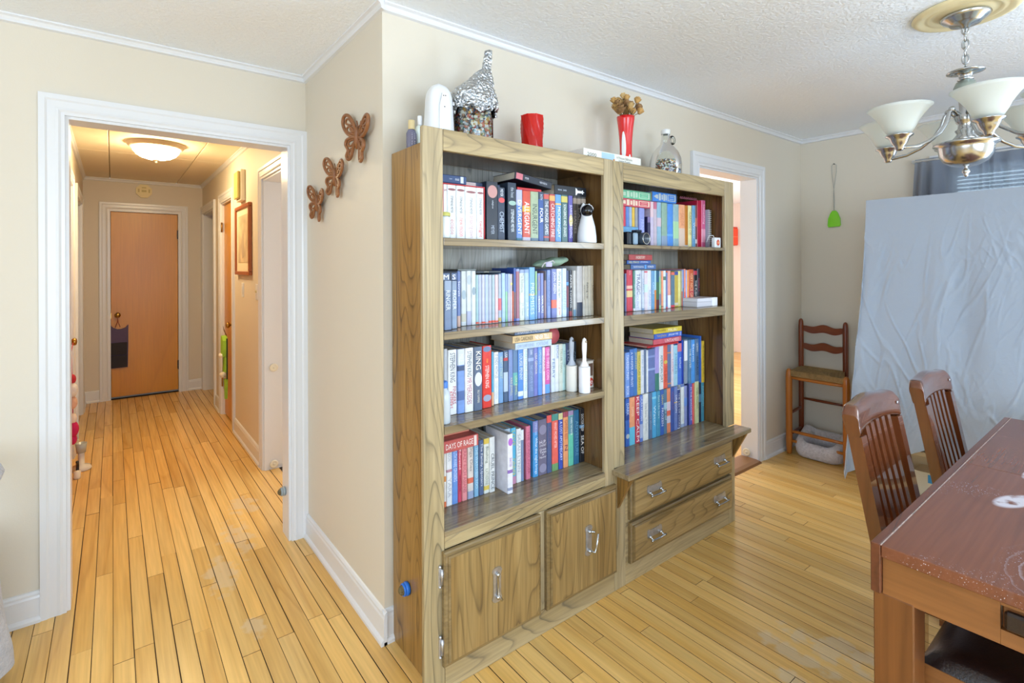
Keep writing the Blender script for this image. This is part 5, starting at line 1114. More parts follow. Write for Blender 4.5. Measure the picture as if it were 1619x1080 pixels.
def foilf(u, v):
    a = 2*PI*u; ca, sa = math.cos(a), math.sin(a)
    if v < .3:
        k = v/.3; r = JR+.010+.006*math.sin(k*PI); z = .160+.065*k; ox = 0.0
        r += .005*math.sin(a*9+k*5)*(1-k)
        if k < .2: z += (.010*math.sin(a*5+1)+.006*math.sin(a*11))*(1-k/.2)
    elif v < .78:
        k = (v-.3)/.48; r = (JR-.006)*(1-k)**.95+.016; z = .225+.135*k; ox = .072*k**1.1
    else:
        k = (v-.78)/.22; r = .016*(1-.15*k) if k < .94 else .004; z = .36+.078*k; ox = .072+.012*k
    n = Vector((ca*2.2, sa*2.2, v*6)); q = r/JR
    f = mn.noise(n)*.010+abs(mn.noise(n*2.3))*.009+mn.noise(n*5)*.004+mn.noise(n*11)*.0022
    r += f*(.35+.65*q)
    return (JX+ox+r*ca, JY+r*sa, TZ+z+.003*mn.noise(n*3.3))
obj('foil_hood', MB().grid(foilf, 150, 130, smooth=True), M['foil'], t)
# red swirled tumbler
t = thing('red_vase', 'red swirled glass tumbler on the left bookcase', 'vase', (1.42, 1.68, TZ))
def swirl(u, v):
    a = 2*PI*u; z = .205*v; tw = 1.5*v; r = .046*(1+.13*v)*(1-.07*abs(math.cos(4*(a+tw)))*1.9)
    return (1.42+r*math.cos(a), 1.68+r*math.sin(a), TZ+.001+z)
def swirl_in(u, v):
    a = 2*PI*u; z = .205-.13*v; r = .0475*(1-.05*v)
    return (1.42+r*math.cos(a), 1.68+r*math.sin(a), TZ+.001+z)
def redglass():
    m, nt, b = NT('swirled_red_glass'); b.inputs['Base Color'].default_value = lin('#d01c0e'); setp(b, rough=.08, coat=.6)
    tr = nt.nodes.new('ShaderNodeBsdfTranslucent'); tr.inputs[0].default_value = lin('#ff2410')
    mx = nt.nodes.new('ShaderNodeMixShader'); mx.inputs[0].default_value = .45
    nt.links.new(b.outputs[0], mx.inputs[1]); nt.links.new(tr.outputs[0], mx.inputs[2]); nt.links.new(mx.outputs[0], nt.nodes['Material Output'].inputs['Surface']); return m
RG = redglass()
obj('outer_wall', MB().grid(swirl, 96, 12), RG, t); obj('inner_wall', MB().grid(swirl_in, 48, 6), RG, t)
# puzzle box on the right case
t = thing('puzzle_box', 'flat white jigsaw puzzle box lying on top where the bookcases meet', 'box', (1.80, 1.66, TZ))
bx0, bx1, by0 = 1.610, 2.0, 1.56
obj('box_body', MB().box(bx0, bx1, by0, by0+.2, TZ+.0, TZ+.077, ch=.001), flat('#e6e4da', .45), t)
obj('number_print', glyphs('2000', bx0+.018, bx0+.085, by0-.0006, TZ+0.046, TZ+0.062, True), flat('#5a5f5c'), t, recalc=False)
obj('picture_print', MB().box(bx0+.115, bx0+.20, by0-.0008, by0-.0002, TZ+0.036, TZ+0.073), flat('#a9c8da'), t)
obj('picture_flower', MB().ball((bx0+.196, by0-.001, TZ+.046), .006, 10, 6, sy=.1), flat('#d08a4c'), t)
obj('title_print', glyphs('A Princess Ballroom', bx0+.215, bx0+.325, by0-.0006, TZ+0.056, TZ+0.068, True), flat('#7a7f7c'), t, recalc=False)
obj('title_print', glyphs('Jigsaw Puzzle', bx0+.225, bx0+.315, by0-.0006, TZ+0.042, TZ+0.053, True), flat('#7a7f7c'), t, recalc=False)
obj('end_print', MB().prism([(by0+.05, TZ+.04), (by0+.12, TZ+.06), (by0+.17, TZ+.042)], bx0-.0006, bx0-.0001, 'YZ'), flat('#9a9a96'), t)
# red vase with dried roses
VX, VY = 2.06, 1.70
t = thing('flower_vase', 'tall red vase with white teardrop patches', 'vase', (VX, VY, TZ))
def vr(z): 
    k = z/.32; return .040-.010*math.sin(k*PI)*1.2+.006*k
prof = [(vr(z), z) for z in [i*.32/22 for i in range(23)]]
obj('vase_body', MB().lathe([(.001, 0)]+prof+[(prof[-1][0]-.005, .32), (prof[-1][0]-.012, .285)], 36, (VX, VY, TZ)), plain('red_ceramic', '#d5171b', .1, coat=.6), t)
for a0, z0_, hh, ww in ((-2.78, .17, .07, .36), (-1.80, .065, .06, .36), (.2, .15, .06, .4), (1.5, .2, .05, .4)):
    def tear(u, v, a0=a0, z0_=z0_, hh=hh, ww=ww):
        q = 2*PI*u; zz = z0_+hh*math.sin(q)*v; aa = a0+ww*math.cos(q)*v*(1-.25*math.sin(q)); r = vr(zz)+.0012
        return (VX+r*math.cos(aa), VY+r*math.sin(aa), TZ+zz)
    obj('white_patch', MB().grid(tear, 24, 4), flat('#eceef2', .12), t)
fl = thing('dried_rose_bouquet', 'bunch of dried tan roses standing in the red vase', 'flowers', (VX, VY, TZ+.27))
stem_m = plain('dried_stem', '#6d5a34', .8); ros = [plain('dried_petal', '#c49a5c', .8, var=.3, vscale=60), plain('dried_petal_dark', '#98734a', .8, var=.4, vscale=60), plain('dried_petal_pale', '#dab87c', .8, var=.4, vscale=60)]
def rose(c, r, m, dirv):
    b = MB(); q = Vector(dirv).to_track_quat('Z', 'Y').to_matrix().to_4x4(); T_ = Matrix.Translation(c) @ q
    for layer in range(3):
        n = (3, 5, 6)[layer]; R_ = r*(.35, .65, 1.0)[layer]
        for k in range(n):
            a0 = 2*PI*k/n+layer*.6; wv = 2*PI/n*.62
            def pet(u, v, a0=a0, wv=wv, R_=R_, layer=layer):
                a = a0+(u-.5)*2*wv; rad = R_*(.35+.65*math.sin(v*1.6))*(1-.12*(2*u-1)**2); z = -r*.6+r*1.5*v-(.4*r*v*v if layer == 2 else 0)-.15*r*(2*u-1)**2
                return T_ @ Vector((rad*math.cos(a), rad*math.sin(a), z))
            b.grid(pet, 4, 3)
    return b, m
for k in range(26):
    a = rr.uniform(0, 2*PI); q = rr.uniform(.02, .082); zz = .36+rr.uniform(-.01, .065)-.25*q
    if k < 2: a, q, zz, r = (-2.5 if k else -2.9), .075+.02*k, (.345-.01*k), .027
    else: r = rr.uniform(.016, .023)
    p = Vector((VX+q*1.15*math.cos(a), VY+q*.7*math.sin(a)-.005, TZ+zz))
    b, m_ = rose(p, r, ros[k % 3], p-Vector((VX, VY, TZ+.21)))
    obj('rose_head', b, m_, fl)
    obj('stem', MB().tube([(VX+.01*math.cos(a), VY+.01*math.sin(a), TZ+.24), (VX+.5*q*math.cos(a), VY+.4*q*math.sin(a), TZ+.325), p-(p-Vector((VX, VY, TZ+.21))).normalized()*r*.5], .0018, 5), stem_m, fl)
# glass jug with beads
GX, GY, GR = 2.395, 1.70, .086
t = thing('glass_jug', 'round clear glass jug with finger loop and white cap, beads inside', 'jug', (GX, GY, TZ))
obj('glass', MB().lathe([(.001, .001), (GR-.01, .001), (GR, .010), (GR, .115), (GR*.97, .145), (GR*.82, .180), (GR*.58, .207), (.030, .226), (.023, .255), (.021, .290), (.022, .292)], 40, (GX, GY, TZ)), M['glass'], t)
obj('cap', MB().lathe([(.0225, .282), (.0245, .283), (.0245, .305), (.022, .308), (.001, .308)], 26, (GX, GY, TZ)), flat('#dfe2e2', .3), t)
obj('finger_loop', MB().tube([(GX+.022+.022+.020*math.cos(a), GY-.012, TZ+.255+.020*math.sin(a)) for a in [2*PI*i/16 for i in range(16)]], .006, 8, closed=True), M['glass'], t)
beads(GX, GY, TZ+.004, TZ+.128, GR-.002, 1500, 'layer of mixed small beads in the bottom of the glass jug', .004, .009)
# ------------------------------------------------------------------ ball toys fixed to surfaces
def ball_toy(x, y, z, ringc, label, axis):
    t = thing('catnip_ball', label, 'cat toy', (x, y, z))
    q = Matrix.Translation((x, y, z)) @ (Matrix.Rotation(-PI/2, 4, 'Y') if axis == '-X' else Matrix.Rotation(PI/2, 4, 'X'))
    obj('mount', MB().lathe([(.020, 0), (.024, .003), (.024, .010), (.021, .016), (.019, .016)], 24, M=q), flat(ringc, .35), t)
    obj('mount_ring', MB().lathe([(.0215, .0165), (.0225, .02), (.0205, .024), (.018, .024)], 24, M=q), flat(ringc, .35), t)
    obj('catnip', MB().lathe([(.018, .012), (.0185, .02), (.015, .031), (.008, .037), (.001, .038)], 20, M=q), plain('catnip', '#80704c', .95, bump=1, bscale=200, var=.4, vscale=90), t)
ball_toy(.8475, 1.712, .262, '#1f6fd6', 'bright blue mounted catnip ball stuck on the side of the bookcase', '-X')
ball_toy(.7225, 2.905, .24, '#8f9a9e', 'grey mounted catnip ball stuck on the hallway opening jamb', '-X')
# ------------------------------------------------------------------ butterflies
def butterfly(cy, cz, s, label, tilt=.0, fold=.5):
    X0 = BXw-.012
    t = thing('wall_butterfly', label, 'wall decoration', (X0, cy, cz), 'brown filigree butterflies on the wall')
    def P3(side, p, r=0):
        a, b_ = p[0]*s, p[1]*s
        ca, sa = math.cos(tilt), math.sin(tilt)
        yy = side*a*math.cos(fold); out = a*math.sin(fold)
        b_ *= .62; y2 = yy*ca-b_*sa; z2_ = yy*sa+b_*ca
        return (X0-out, cy-y2, cz+z2_)
    def loop(name, side, pts, r, parent, closed=True):
        # Catmull-Rom smoothing
        n = len(pts); out = []
        for i in range(n if closed else n-1):
            p0, p1, p2, p3 = [Vector((*pts[(i+j-1) % n], 0)) if closed else Vector((*pts[max(0, min(n-1, i+j-1))], 0)) for j in range(4)]
            for k in range(4):
                q = k/4; out.append(.5*((2*p1)+(p2-p0)*q+(2*p0-5*p1+4*p2-p3)*q*q+(3*p1-p0-3*p2+p3)*q**3))
        return MB().tube([P3(side, v) for v in out], r*s, 7, closed=closed)
    up = [(.05, .05), (.18, .30), (.38, .62), (.62, .80), (.80, .72), (.82, .45), (.66, .18), (.40, .02), (.15, -.02)]
    lo = [(.05, -.05), (.30, -.06), (.55, -.16), (.60, -.36), (.46, -.56), (.52, -.80), (.40, -.92), (.28, -.78), (.22, -.45), (.10, -.20)]
    for side in (-1, 1):
        w = loop('w', side, up, .045, t); wing = obj('upper_wing', w, M['butter'], t)
        b = MB()
        for pts in ([(.14, .08), (.30, .28), (.48, .36), (.60, .28), (.56, .16), (.42, .12)], [(.34, .44), (.50, .62), (.64, .64), (.68, .50), (.56, .44)], [(.22, .16), (.36, .20), (.42, .28)]):
            w = loop('s', side, pts, .028, t); b.add(w.v, w.f, True)
        obj('wing_scroll', b, M['butter'], wing)
        w = loop('w', side, lo, .042, t); wing = obj('lower_wing', w, M['butter'], t)
        b = MB()
        for pts in ([(.16, -.14), (.34, -.16), (.46, -.26), (.42, -.40), (.28, -.34)], [(.30, -.5), (.38, -.56), (.42, -.72), (.36, -.80), (.30, -.68)]):
            w = loop('s', side, pts, .026, t); b.add(w.v, w.f, True)
        obj('wing_scroll', b, M['butter'], wing)
    def Pc(b_, o):
        b_ *= .7
        return (X0-o*s, cy+b_*s*math.sin(tilt), cz+b_*s*math.cos(tilt))
    obj('body', MB().tube([Pc(-.42, .02), Pc(-.2, .03), Pc(.05, .04), Pc(.2, .05), Pc(.32, .05)], [.03*s, .055*s, .07*s, .06*s, .045*s], 8), M['butter'], t)
    obj('antenna', MB().tube([Pc(.3, .05), P3(1, (.08, .45)), P3(1, (.14, .60))], .016*s, 5), M['butter'], t)
    obj('antenna', MB().tube([Pc(.3, .05), P3(-1, (.08, .45)), P3(-1, (.14, .60))], .016*s, 5), M['butter'], t)
butterfly(2.065, 1.972, .172, 'largest brown filigree butterfly, highest of the three on the wall', -.22, .14)
butterfly(2.338, 1.846, .152, 'middle sized brown filigree butterfly between the other two', -.2, .14)
butterfly(2.60, 1.752, .146, 'smallest brown filigree butterfly, lowest and nearest the hallway casing', -.2, .14)
# ------------------------------------------------------------------ hallway
def oct_(r, cx, cz): return [(cx+r*math.cos(PI/8+k*PI/4), cz+r*math.sin(PI/8+k*PI/4)) for k in range(8)]
t = thing('smoke_detector', 'octagonal cream smoke detector above the end door', 'smoke detector', (.278, HYe, 2.28))
cr_m = plain('aged_cream_plastic', '#dccd97', .4)
obj('housing', MB().prism(oct_(.078, .278, 2.28), HYe-.028, HYe-.0005, 'XZ'), cr_m, t)
obj('front_plate', MB().prism(oct_(.064, .278, 2.28), HYe-.034, HYe-.0285, 'XZ'), cr_m, t)
for a, b_, c_, e_ in ((-.02, .02, .03, .042), (-.022, .022, -.012, .012), (-.055, -.04, -.016, .022), (.04, .055, -.016, .022)): obj('vent', MB().box(.278+a, .278+b_, HYe-.036, HYe-.0342, 2.28+c_, 2.28+e_), flat('#b9a970', .5), t)
# flush ceiling light
LX, LY = .272, 4.86
t = thing('ceiling_light', 'flush ceiling light with glowing white bowl in the hallway', 'ceiling light', (LX, LY, HZ))
obj('canopy', MB().lathe([(.196, 0), (.198, -.008), (.188, -.014), (.182, -.026), (.165, -.036), (.155, -.036), (.155, -.02), (.15, 0)], 48, (LX, LY, HZ)), plain('taupe_metal', '#b9ab96', .35), t)
lm, nt, b = NT('lit_bowl'); b.inputs['Base Color'].default_value = lin('#fff4e0'); b.inputs['Emission Color'].default_value = (1, .77, .44, 1); setp(b, es=82)
obj('glass_bowl', MB().lathe([(.156, -.036), (.150, -.058), (.13, -.085), (.10, -.104), (.06, -.117), (.02, -.122), (.001, -.1225)], 48, (LX, LY, HZ)), lm, t)
obj('finial', MB().lathe([(.026, -.1235), (.022, -.128), (.009, -.132), (.006, -.138), (.009, -.142), (.001, -.147)], 20, (LX, LY, HZ)), plain('taupe_metal_b', '#b9ab96', .35), t)
# door chime, picture, switches on right hall wall
X = HX1
t = thing('door_chime', 'cream and yellowed door chime box high on the right hallway wall', 'door chime', (X, 4.62, 2.09))
obj('chime_base', MB().box(X-.035, X-.0005, 4.54, 4.73, 1.965, 2.215, ch=.004), flat('#e6dfc8', .4), t)
obj('chime_cover', MB().box(X-.055, X-.0355, 4.555, 4.715, 1.985, 2.20, ch=.004), flat('#c9b569', .35), t)
t = thing('framed_picture', 'wooden framed pale print on the right hallway wall', 'picture', (X, 4.56, 1.65))
y0, y1, z0, z1 = 4.30, 4.86, 1.37, 1.93
fm = plain('cherry_frame', '#9c5526', .3)
for nm, q in (('frame_rail', (X-.026, X-.001, y0, y1, z0, z0+.028)), ('frame_rail', (X-.026, X-.001, y0, y1, z1-.028, z1)), ('frame_stile', (X-.026, X-.001, y0, y0+.028, z0+.0285, z1-.0285)), ('frame_stile', (X-.026, X-.001, y1-.028, y1, z0+.0285, z1-.0285))):
    obj(nm, MB().box(*q, ch=.003), fm, t)
obj('mat_board', MB().box(X-.012, X-.008, y0+.0285, y1-.0285, z0+.0285, z1-.0285), flat('#dcd2b4', .6), t)
obj('print', MB().box(X-.0145, X-.0125, y0+.09, y1-.09, z0+.10, z1-.08), plain('faded_print', '#cbb694', .6, var=.35, vscale=9), t)
obj('printed_figure', MB().prism([(4.52, 1.52), (4.60, 1.5), (4.63, 1.60), (4.60, 1.68), (4.56, 1.73), (4.53, 1.66)], X-.0152, X-.0148, 'YZ'), flat('#ac9a84', .6), t)
def sw(y, z, label, toggle):
    t = thing('light_switch', label, 'light switch', (X, y, z))
    obj('cover_plate', MB().box(X-.006, X-.0003, y-.036, y+.036, z-.058, z+.058, ch=.002), M['white'], t)
    if toggle: obj('toggle', MB().box(X-.016, X-.0062, y-.005, y+.005, z-.006, z+.012, ch=.001), flat('#d8c890', .4), t)
    else: obj('rocker', MB().box(X-.009, X-.0062, y-.016, y+.016, z-.033, z+.033, ch=.001), M['white'], t)
sw(4.65, 1.247, 'plain white switch plate under the framed picture, farther from the living area', False)
sw(4.13, 1.25, 'white switch plate with a toggle, right of the framed picture', True)
# cat organiser on end door knob
t = thing('hanging_organizer', 'purple felt cat head organiser with two dark mesh pockets on the end door', 'organizer', (.042, HYe, .80))
fe = plain('purple_felt', '#5c4f6e', .9, bump=.3, bscale=90); y = HYe+.022
obj('back_panel', MB().prism([(-.030, .34), (.128, .34), (.134, .60), (.134, .74), (.136, .80), (.132, .806), (.108, .775), (.07, .762), (.04, .762), (.004, .778), (-.02, .81), (-.026, .80), (-.024, .74), (-.034, .60)], y-.012, y, 'XZ'), fe, t)
for z0, z1 in ((.345, .475), (.482, .615)):
    obj('pocket', MB().prism([(-.022, z0), (.122, z0), (.124, z1), (-.024, z1)], y-.022, y-.0125, 'XZ'), plain('dark_mesh_%d' % int(z0*100), '#262028', .7, bump=.3, bscale=300), t)
obj('hanging_cord', MB().tube([(.022, y-.01, .785), (.040, y-.05, .845), (.042, y-.052, .905), (.046, y-.05, .845), (.062, y-.01, .785)], .003, 6), flat('#8c3c24', .6), t)
# crocodile toy on the right hallway door
t = thing('crocodile_toy', 'bright green plush crocodile toy hanging from the right hallway door knob', 'toy', (X-.05, 5.18, .88))
gm = plain('green_plush', '#9bc83f', .9, bump=.5, bscale=100); dg = plain('dark_green_felt', '#2c3c20', .9)
px = X-.035
def yz(pts, x, w, m_, nm): return obj(nm, MB().prism([(5.20+a, b_) for a, b_ in pts], x-w, x, 'YZ'), m_, t)
yz([(-.05, .64), (-.06, .70), (-.055, .78), (-.03, .81), (.03, .82), (.05, .80), (.055, .70), (.05, .64)], px, .04, gm, 'head')
yz([(-.065, .44), (-.062, .80), (-.05, .80), (-.052, .44)], px-.002, .01, dg, 'back_fringe')
yz([(-.055, .50), (-.055, .635), (-.038, .635), (-.038, .50)], px, .026, gm, 'jaw'); yz([(.038, .48), (.038, .635), (.052, .635), (.052, .48)], px, .026, gm, 'jaw')
yz([(-.035, .44), (-.036, .64), (.035, .64), (.032, .44)], px+.001, .014, plain('cream_plush', '#cbb98a', .9), 'belly')
yz([(-.03, .26), (-.036, .30), (-.058, .435), (.02, .435), (-.005, .30), (-.015, .26)], px, .022, gm, 'tail')
for a in (-.02, .03): obj('eye', MB().ball((px-.045, 5.20+a, .645), .018, 14, 8), flat('#e8e0d4', .4), t)
obj('hanging_ball', MB().ball((px-.035, 5.19, .475), .026, 16, 10), plain('cream_ball', '#d9d0bc', .7), t)
obj('ball_string', MB().tube([(px-.03, 5.2, .63), (px-.035, 5.19, .50)], .002, 5), flat('#a89878', .6), t)
obj('hanging_cord', MB().tube([(px-.005, 5.19, .82), (px-.025, 5.18, .87), (px-.03, 5.18, .905), (px-.022, 5.175, .87), (px-.005, 5.17, .82)], .0025, 5), flat('#7a5a34', .6), t)
# toys by the left hallway door
t = thing('hanging_toy', 'string of pink, white and magenta plush pieces hanging at left hallway door', 'toy', (HX0+.045, 4.45, .88))
tx = HX0+.035
for k, (z, r, c_, sx_, y_) in enumerate(((.70, .026, '#b82a3c', 1.2, 4.45), (.63, .040, '#e3ddd8', 1, 4.44), (.545, .035, '#e0b49c', 1.1, 4.45), (.44, .03, '#e8d8c8', 1, 4.45), (.37, .045, '#c81f5c', .9, 4.45), (.30, .03, '#c81f5c', .8, 4.46))):
    obj('plush_piece', MB().ball((tx, y_, z), r, 14, 8, sx=.7, sy=sx_, sz=1.2), plain('plush_%d' % k, c_, .9, bump=.5, bscale=90), t)
obj('hanging_cord', MB().tube([(tx, 4.45, .30), (tx, 4.45, .6), (HX0+.02, 4.6, .86), (HX0+.02, 4.84, .895)], .003, 5), flat('#b84a5c', .6), t)
t = thing('treat_tower', 'small white and black toy stand with a grey cup at left hallway wall', 'toy', (HX0+.06, 4.9, 0))
obj('base', MB().lathe([(.001, 0), (.055, 0), (.06, .01), (.05, .03), (.02, .04), (.018, .12), (.001, .122)], 22, (HX0+.065, 4.75, .0008)), flat('#ddd5c6', .4), t)
obj('grey_cup', MB().lathe([(.001, .1225), (.026, .123), (.034, .19), (.032, .19), (.024, .128), (.001, .127)], 22, (HX0+.065, 4.75, .0008)), flat('#a9aea8', .25), t)
obj('black_arc', MB().tube([(HX0+.05, 4.58+.045*math.cos(a), .06+.05*math.sin(a)) for a in [-.9+i*.3 for i in range(8)]], .009, 8), flat('#1c1a20', .4), t)
obj('side_roller', MB().lathe([(.001, 0), (.018, 0), (.02, .01), (.02, .05), (.001, .055)], 16, (HX0+.05, 4.57, .0008)), flat('#e4dccb', .4), t)
obj('organiser_note', MB().box(3.0, 3.01, 2, 2.01, 3, 3.01), None) if False else None
b = thing('orange_holder', 'bright orange red wall holder seen through the doorway beside the bookcase', 'wall holder', (7.2, 4.39, 1.87))
obj('holder_front', MB().box(7.92, 8.06, 4.34, 4.352, 1.76, 2.02, ch=.002), flat('#e2431f', .5), b); obj('holder_back', MB().box(7.91, 8.07, 4.353, 4.399, 1.75, 2.05, ch=.002), flat('#c73a1c', .5), b)
obj('holder_rim', MB().box(7.915, 8.065, 4.3385, 4.3515, 1.885, 1.892), flat('#f08a60', .5), b)
# ------------------------------------------------------------------ cat tree at far left
t = thing('cat_tree', 'grey plush cat tree with a high perch and a draped lower seat', 'cat tree', (-.42, 2.5, 0))
def padded(x0, x1, y0, y1, z0, z1): return MB().box(x0, x1, y0, y1, z0, z1, ch=.028)
obj('base_board', padded(-.75, -.36, 2.25, 2.72, .0008, .05), M['fur'], t)
obj('post', MB().lathe([(.045, 0), (.045, .638)], 20, (-.50, 2.5, .0505)), plain('sisal', '#c9b694', .9, bump=.8, bscale=120), t)
obj('upper_perch', MB().lathe([(.001, 0), (.12, 0), (.15, .012), (.158, .034), (.15, .056), (.12, .066), (.001, .064)], 36, (-.458, 2.50, .690)), M['fur'], t)
obj('lower_seat', MB().lathe([(.001, 0), (.16, 0), (.185, .02), (.185, .045), (.16, .06), (.001, .06)], 36, (-.50, 2.47, .42), sx=1), M['fur'], t)
def drape(u, v):
    a = -1.9+u*3.8; r = .187+.010*math.sin(a*7+1)*v+.03*v*v+.012*mn.noise(Vector((a*2, v*3, 1))); z = .478-.42*v
    if v < .12: r -= .02*(1-v/.12)
    return (-.50+r*math.cos(a), 2.47+r*math.sin(a), z)
obj('fleece_drape', MB().grid(drape, 60, 30), M['fur'], t)
# ------------------------------------------------------------------ right hand wall
t = thing('green_scraper', 'translucent bright green pan scraper hanging on a grey string loop', 'scraper', (RX, 1.60, 1.79))
gm = plain('lime_plastic', '#7ed321', .25, coat=.3)
cy, cz = 1.605, 1.79; x = RX-.008
obj('blade', MB().prism([(cy+a, cz+b_) for a, b_ in ((-.040, -.062), (.040, -.066), (.046, -.05), (.042, .0), (.024, .045), (.012, .062), (-.012, .062), (-.026, .045), (-.043, .0), (-.046, -.048))], x-.004, x+.003, 'YZ'), gm, t)
obj('raised_rim', MB().tube([(x-.005, cy+a*.92, cz+b_*.93) for a, b_ in ((-.040, -.062), (.040, -.066), (.046, -.05), (.042, .0), (.024, .045), (.012, .062), (-.012, .062), (-.026, .045), (-.043, .0), (-.046, -.048))], .003, 6, closed=True), gm, t)
obj('string_loop', MB().tube([(x-.002, cy, cz+.055), (x-.002, cy+.003, cz+.14), (x-.002, cy+.001, cz+.23), (x-.002, cy-.017, cz+.36), (x-.002, cy-.017, cz+.415), (x-.002, cy, cz+.43), (x-.002, cy+.015, cz+.41), (x-.002, cy+.014, cz+.35), (x-.002, cy+.001, cz+.235), (x-.002, cy-.003, cz+.14), (x-.002, cy-.001, cz+.055)], .0016, 5), flat('#8f9490', .5), t)
obj('nail', MB().lathe([(.004, 0), (.004, .008), (.001, .009)], 8, M=Matrix.Translation((RX, cy, cz+.425)) @ Matrix.Rotation(-PI/2, 4, 'Y')), M['darkmetal'], t)
# curtain valance on rod
cu = thing('window_curtain', 'gathered sheer grey blue curtain across the dining window', 'curtain', (RX-.03, .2, 2.13))
Y0, Y1 = -.75, 1.085
def crt(u, v):
    y = Y1+(Y0-Y1)*u; z = 2.155-1.05*v; w = .012+.016*min(1, v*3)
    if v < .05: w = .005
    ph = u*135+2.2*mn.noise(Vector((u*9, 0, 0)))*3
    y += (.03*v*(1 if u < .02 else 0)); 
    return (RX-.047+w*math.sin(ph)+.006*mn.noise(Vector((u*30, v*4, 2))), y+.028*v*(1-u)**8, z)
obj('cloth', MB().grid(crt, 420, 22), M['curtain'], cu)
obj('rod', MB().tube([(RX-.047, Y0-.02, 2.142), (RX-.047, Y1+.02, 2.142)], .007, 10), M['white'], cu)
obj('rod_bracket', MB().box(RX-.05, RX-.0005, Y1+.004, Y1+.016, 2.132, 2.152), M['white'], cu)
# the sheet over a shelf unit
su = thing('shelf_unit', 'pale wooden shelf unit hidden beneath the hanging sheet, its edge showing below', 'shelf', (3.93, .4, 0))
pw = plain('pale_pine_board', '#d3bd94', .5, var=.1)
for nm, q in (('side_board', (3.74, 4.12, 1.12, 1.14, .0008, 1.80)), ('side_board', (3.74, 4.12, -.42, -.40, .0008, 1.80)), ('top_board', (3.74, 4.12, -.42, 1.14, 1.801, 1.82)), ('shelf_board', (3.715, 4.12, -.399, 1.119, .315, .34)), ('shelf_board', (3.74, 4.12, -.399, 1.119, 1.0, 1.02)), ('back_board', (4.121, 4.13, -.42, 1.14, .0008, 1.82))):
    obj(nm, MB().box(*q, ch=.001), pw, su)
def sheetf(u, v):
    # u along the path: left side panel (back to front) then front panel; v down
    S = .42; F_ = 1.62; s = u*(S+F_)
    hem = .05
    if s < S: k = s/S; x = 4.16-(4.16-3.70)*k; y = 1.165; front = 0
    else: x = 3.70; y = 1.165-(s-S)/F_*1.60; front = 1; kk = (s-S)/F_
    if front:
        yb = max(0, (1.165-y)); hem = .13+.30*min(1, (yb/.42))**1.0; hem = min(hem, .385)
    else: hem = .62-.52*k if k > .55 else .62
    z = 1.832-(1.832-hem)*v
    cor = math.exp(-((s-S)/.10)**2)
    fl = v**1.25
    y += .10*fl*(1 if s < S else max(0, 1-(s-S)/.55)); x -= .10*fl*cor+.03*fl
    n1 = mn.noise(Vector((s*5.5+.4*mn.noise(Vector((s*2, v*2, 0))), v*.55, 1.3))); n2 = mn.noise(Vector((s*11+v*1.2, v*1.6+s, 5.1)))
    amp = min(1, v*4)
    def cre(a, b_, q, k):   # short straight wrinkles: ridges of stretched noise, broken up by a mask
        r_ = abs(mn.noise(Vector((s*a+v*b_, (v*a-s*b_)*.22, q)))); mk = max(0, mn.noise(Vector((s*3.1, v*3.1, q+4)))+.12)
        return max(0, k-r_)*mk
    cr = cre(16, 5, 3.3, .12)*.10+cre(15, -7, 8.3, .12)*.10+cre(22, 14, 12.3, .14)*.06+cre(9, 2.5, 17.1, .10)*.12+cre(30, -16, 21.0, .16)*.03
    d = amp*(.034*n1*(.45+fl)+.009*n2+cr)
    if front: x -= d
    else: y += d*.8
    if cor > .5: y += d*.3
    return (x, y, z)
sh = MB().grid(sheetf, 420, 300)
def topf(u, v): return (3.70+.46*v, 1.165-1.6*u, 1.832+.002*math.sin(u*30)*math.sin(v*PI)+(.0))
sh.grid(topf, 30, 6)
tag(obj('draped_sheet', sh, M['sheet']), 'large creased grey blue sheet draped over the shelf in front of window', 'sheet')
sheet_rug = MB().grid(lambda u, v: (3.80+u*.50, -.4+v*1.6, .006+.001*mn.noise(Vector((u*9, v*9, 0)))), 12, 20)
mt, nt, b = NT('marbled_mat'); b.inputs['Roughness'].default_value = .6
tc = nt.nodes.new('ShaderNodeTexCoord'); w = nt.nodes.new('ShaderNodeTexNoise'); w.inputs['Scale'].default_value = 9; w.inputs['Distortion'].default_value = 2.5; w.inputs['Detail'].default_value = 6
r = nt.nodes.new('ShaderNodeValToRGB'); r.color_ramp.elements[0].position = .42; r.color_ramp.elements[0].color = lin('#8d8478'); r.color_ramp.elements[1].position = .56; r.color_ramp.elements[1].color = lin('#cfc6b4')
nt.links.new(tc.outputs['Object'], w.inputs['Vector']); nt.links.new(w.outputs[0], r.inputs[0]); nt.links.new(r.outputs[0], b.inputs['Base Color'])
tag(obj('marbled_mat', MB().box(3.86, 4.36, -.4, 1.10, .0008, .008), mt), 'marbled grey beige mat on the floor under the covered shelf', 'mat')
t = thing('storage_carton', 'small cream carton with a blue label on the floor under the sheet', 'carton', (4.05, .93, .0085))
obj('carton_body', MB().box(3.95, 4.10, .78, .99, .0085, .15, ch=.002), flat('#ddd2b8', .6), t); obj('carton_label', MB().box(3.948, 3.9495, .84, .92, .09, .14), flat('#3f9ad0', .5), t)
t = thing('blue_jar', 'small blue lidded jar with tan base beside the cream carton', 'jar', (4.08, 1.045, .0085))
obj('jar_base', MB().lathe([(.001, 0), (.03, 0), (.034, .05), (.001, .052)], 18, (4.0, 1.045, .0085)), flat('#b88a4c', .5), t); obj('jar_lid', MB().lathe([(.036, .0525), (.036, .10), (.001, .105)], 18, (4.0, 1.045, .0085)), flat('#2c6fc0', .35), t)
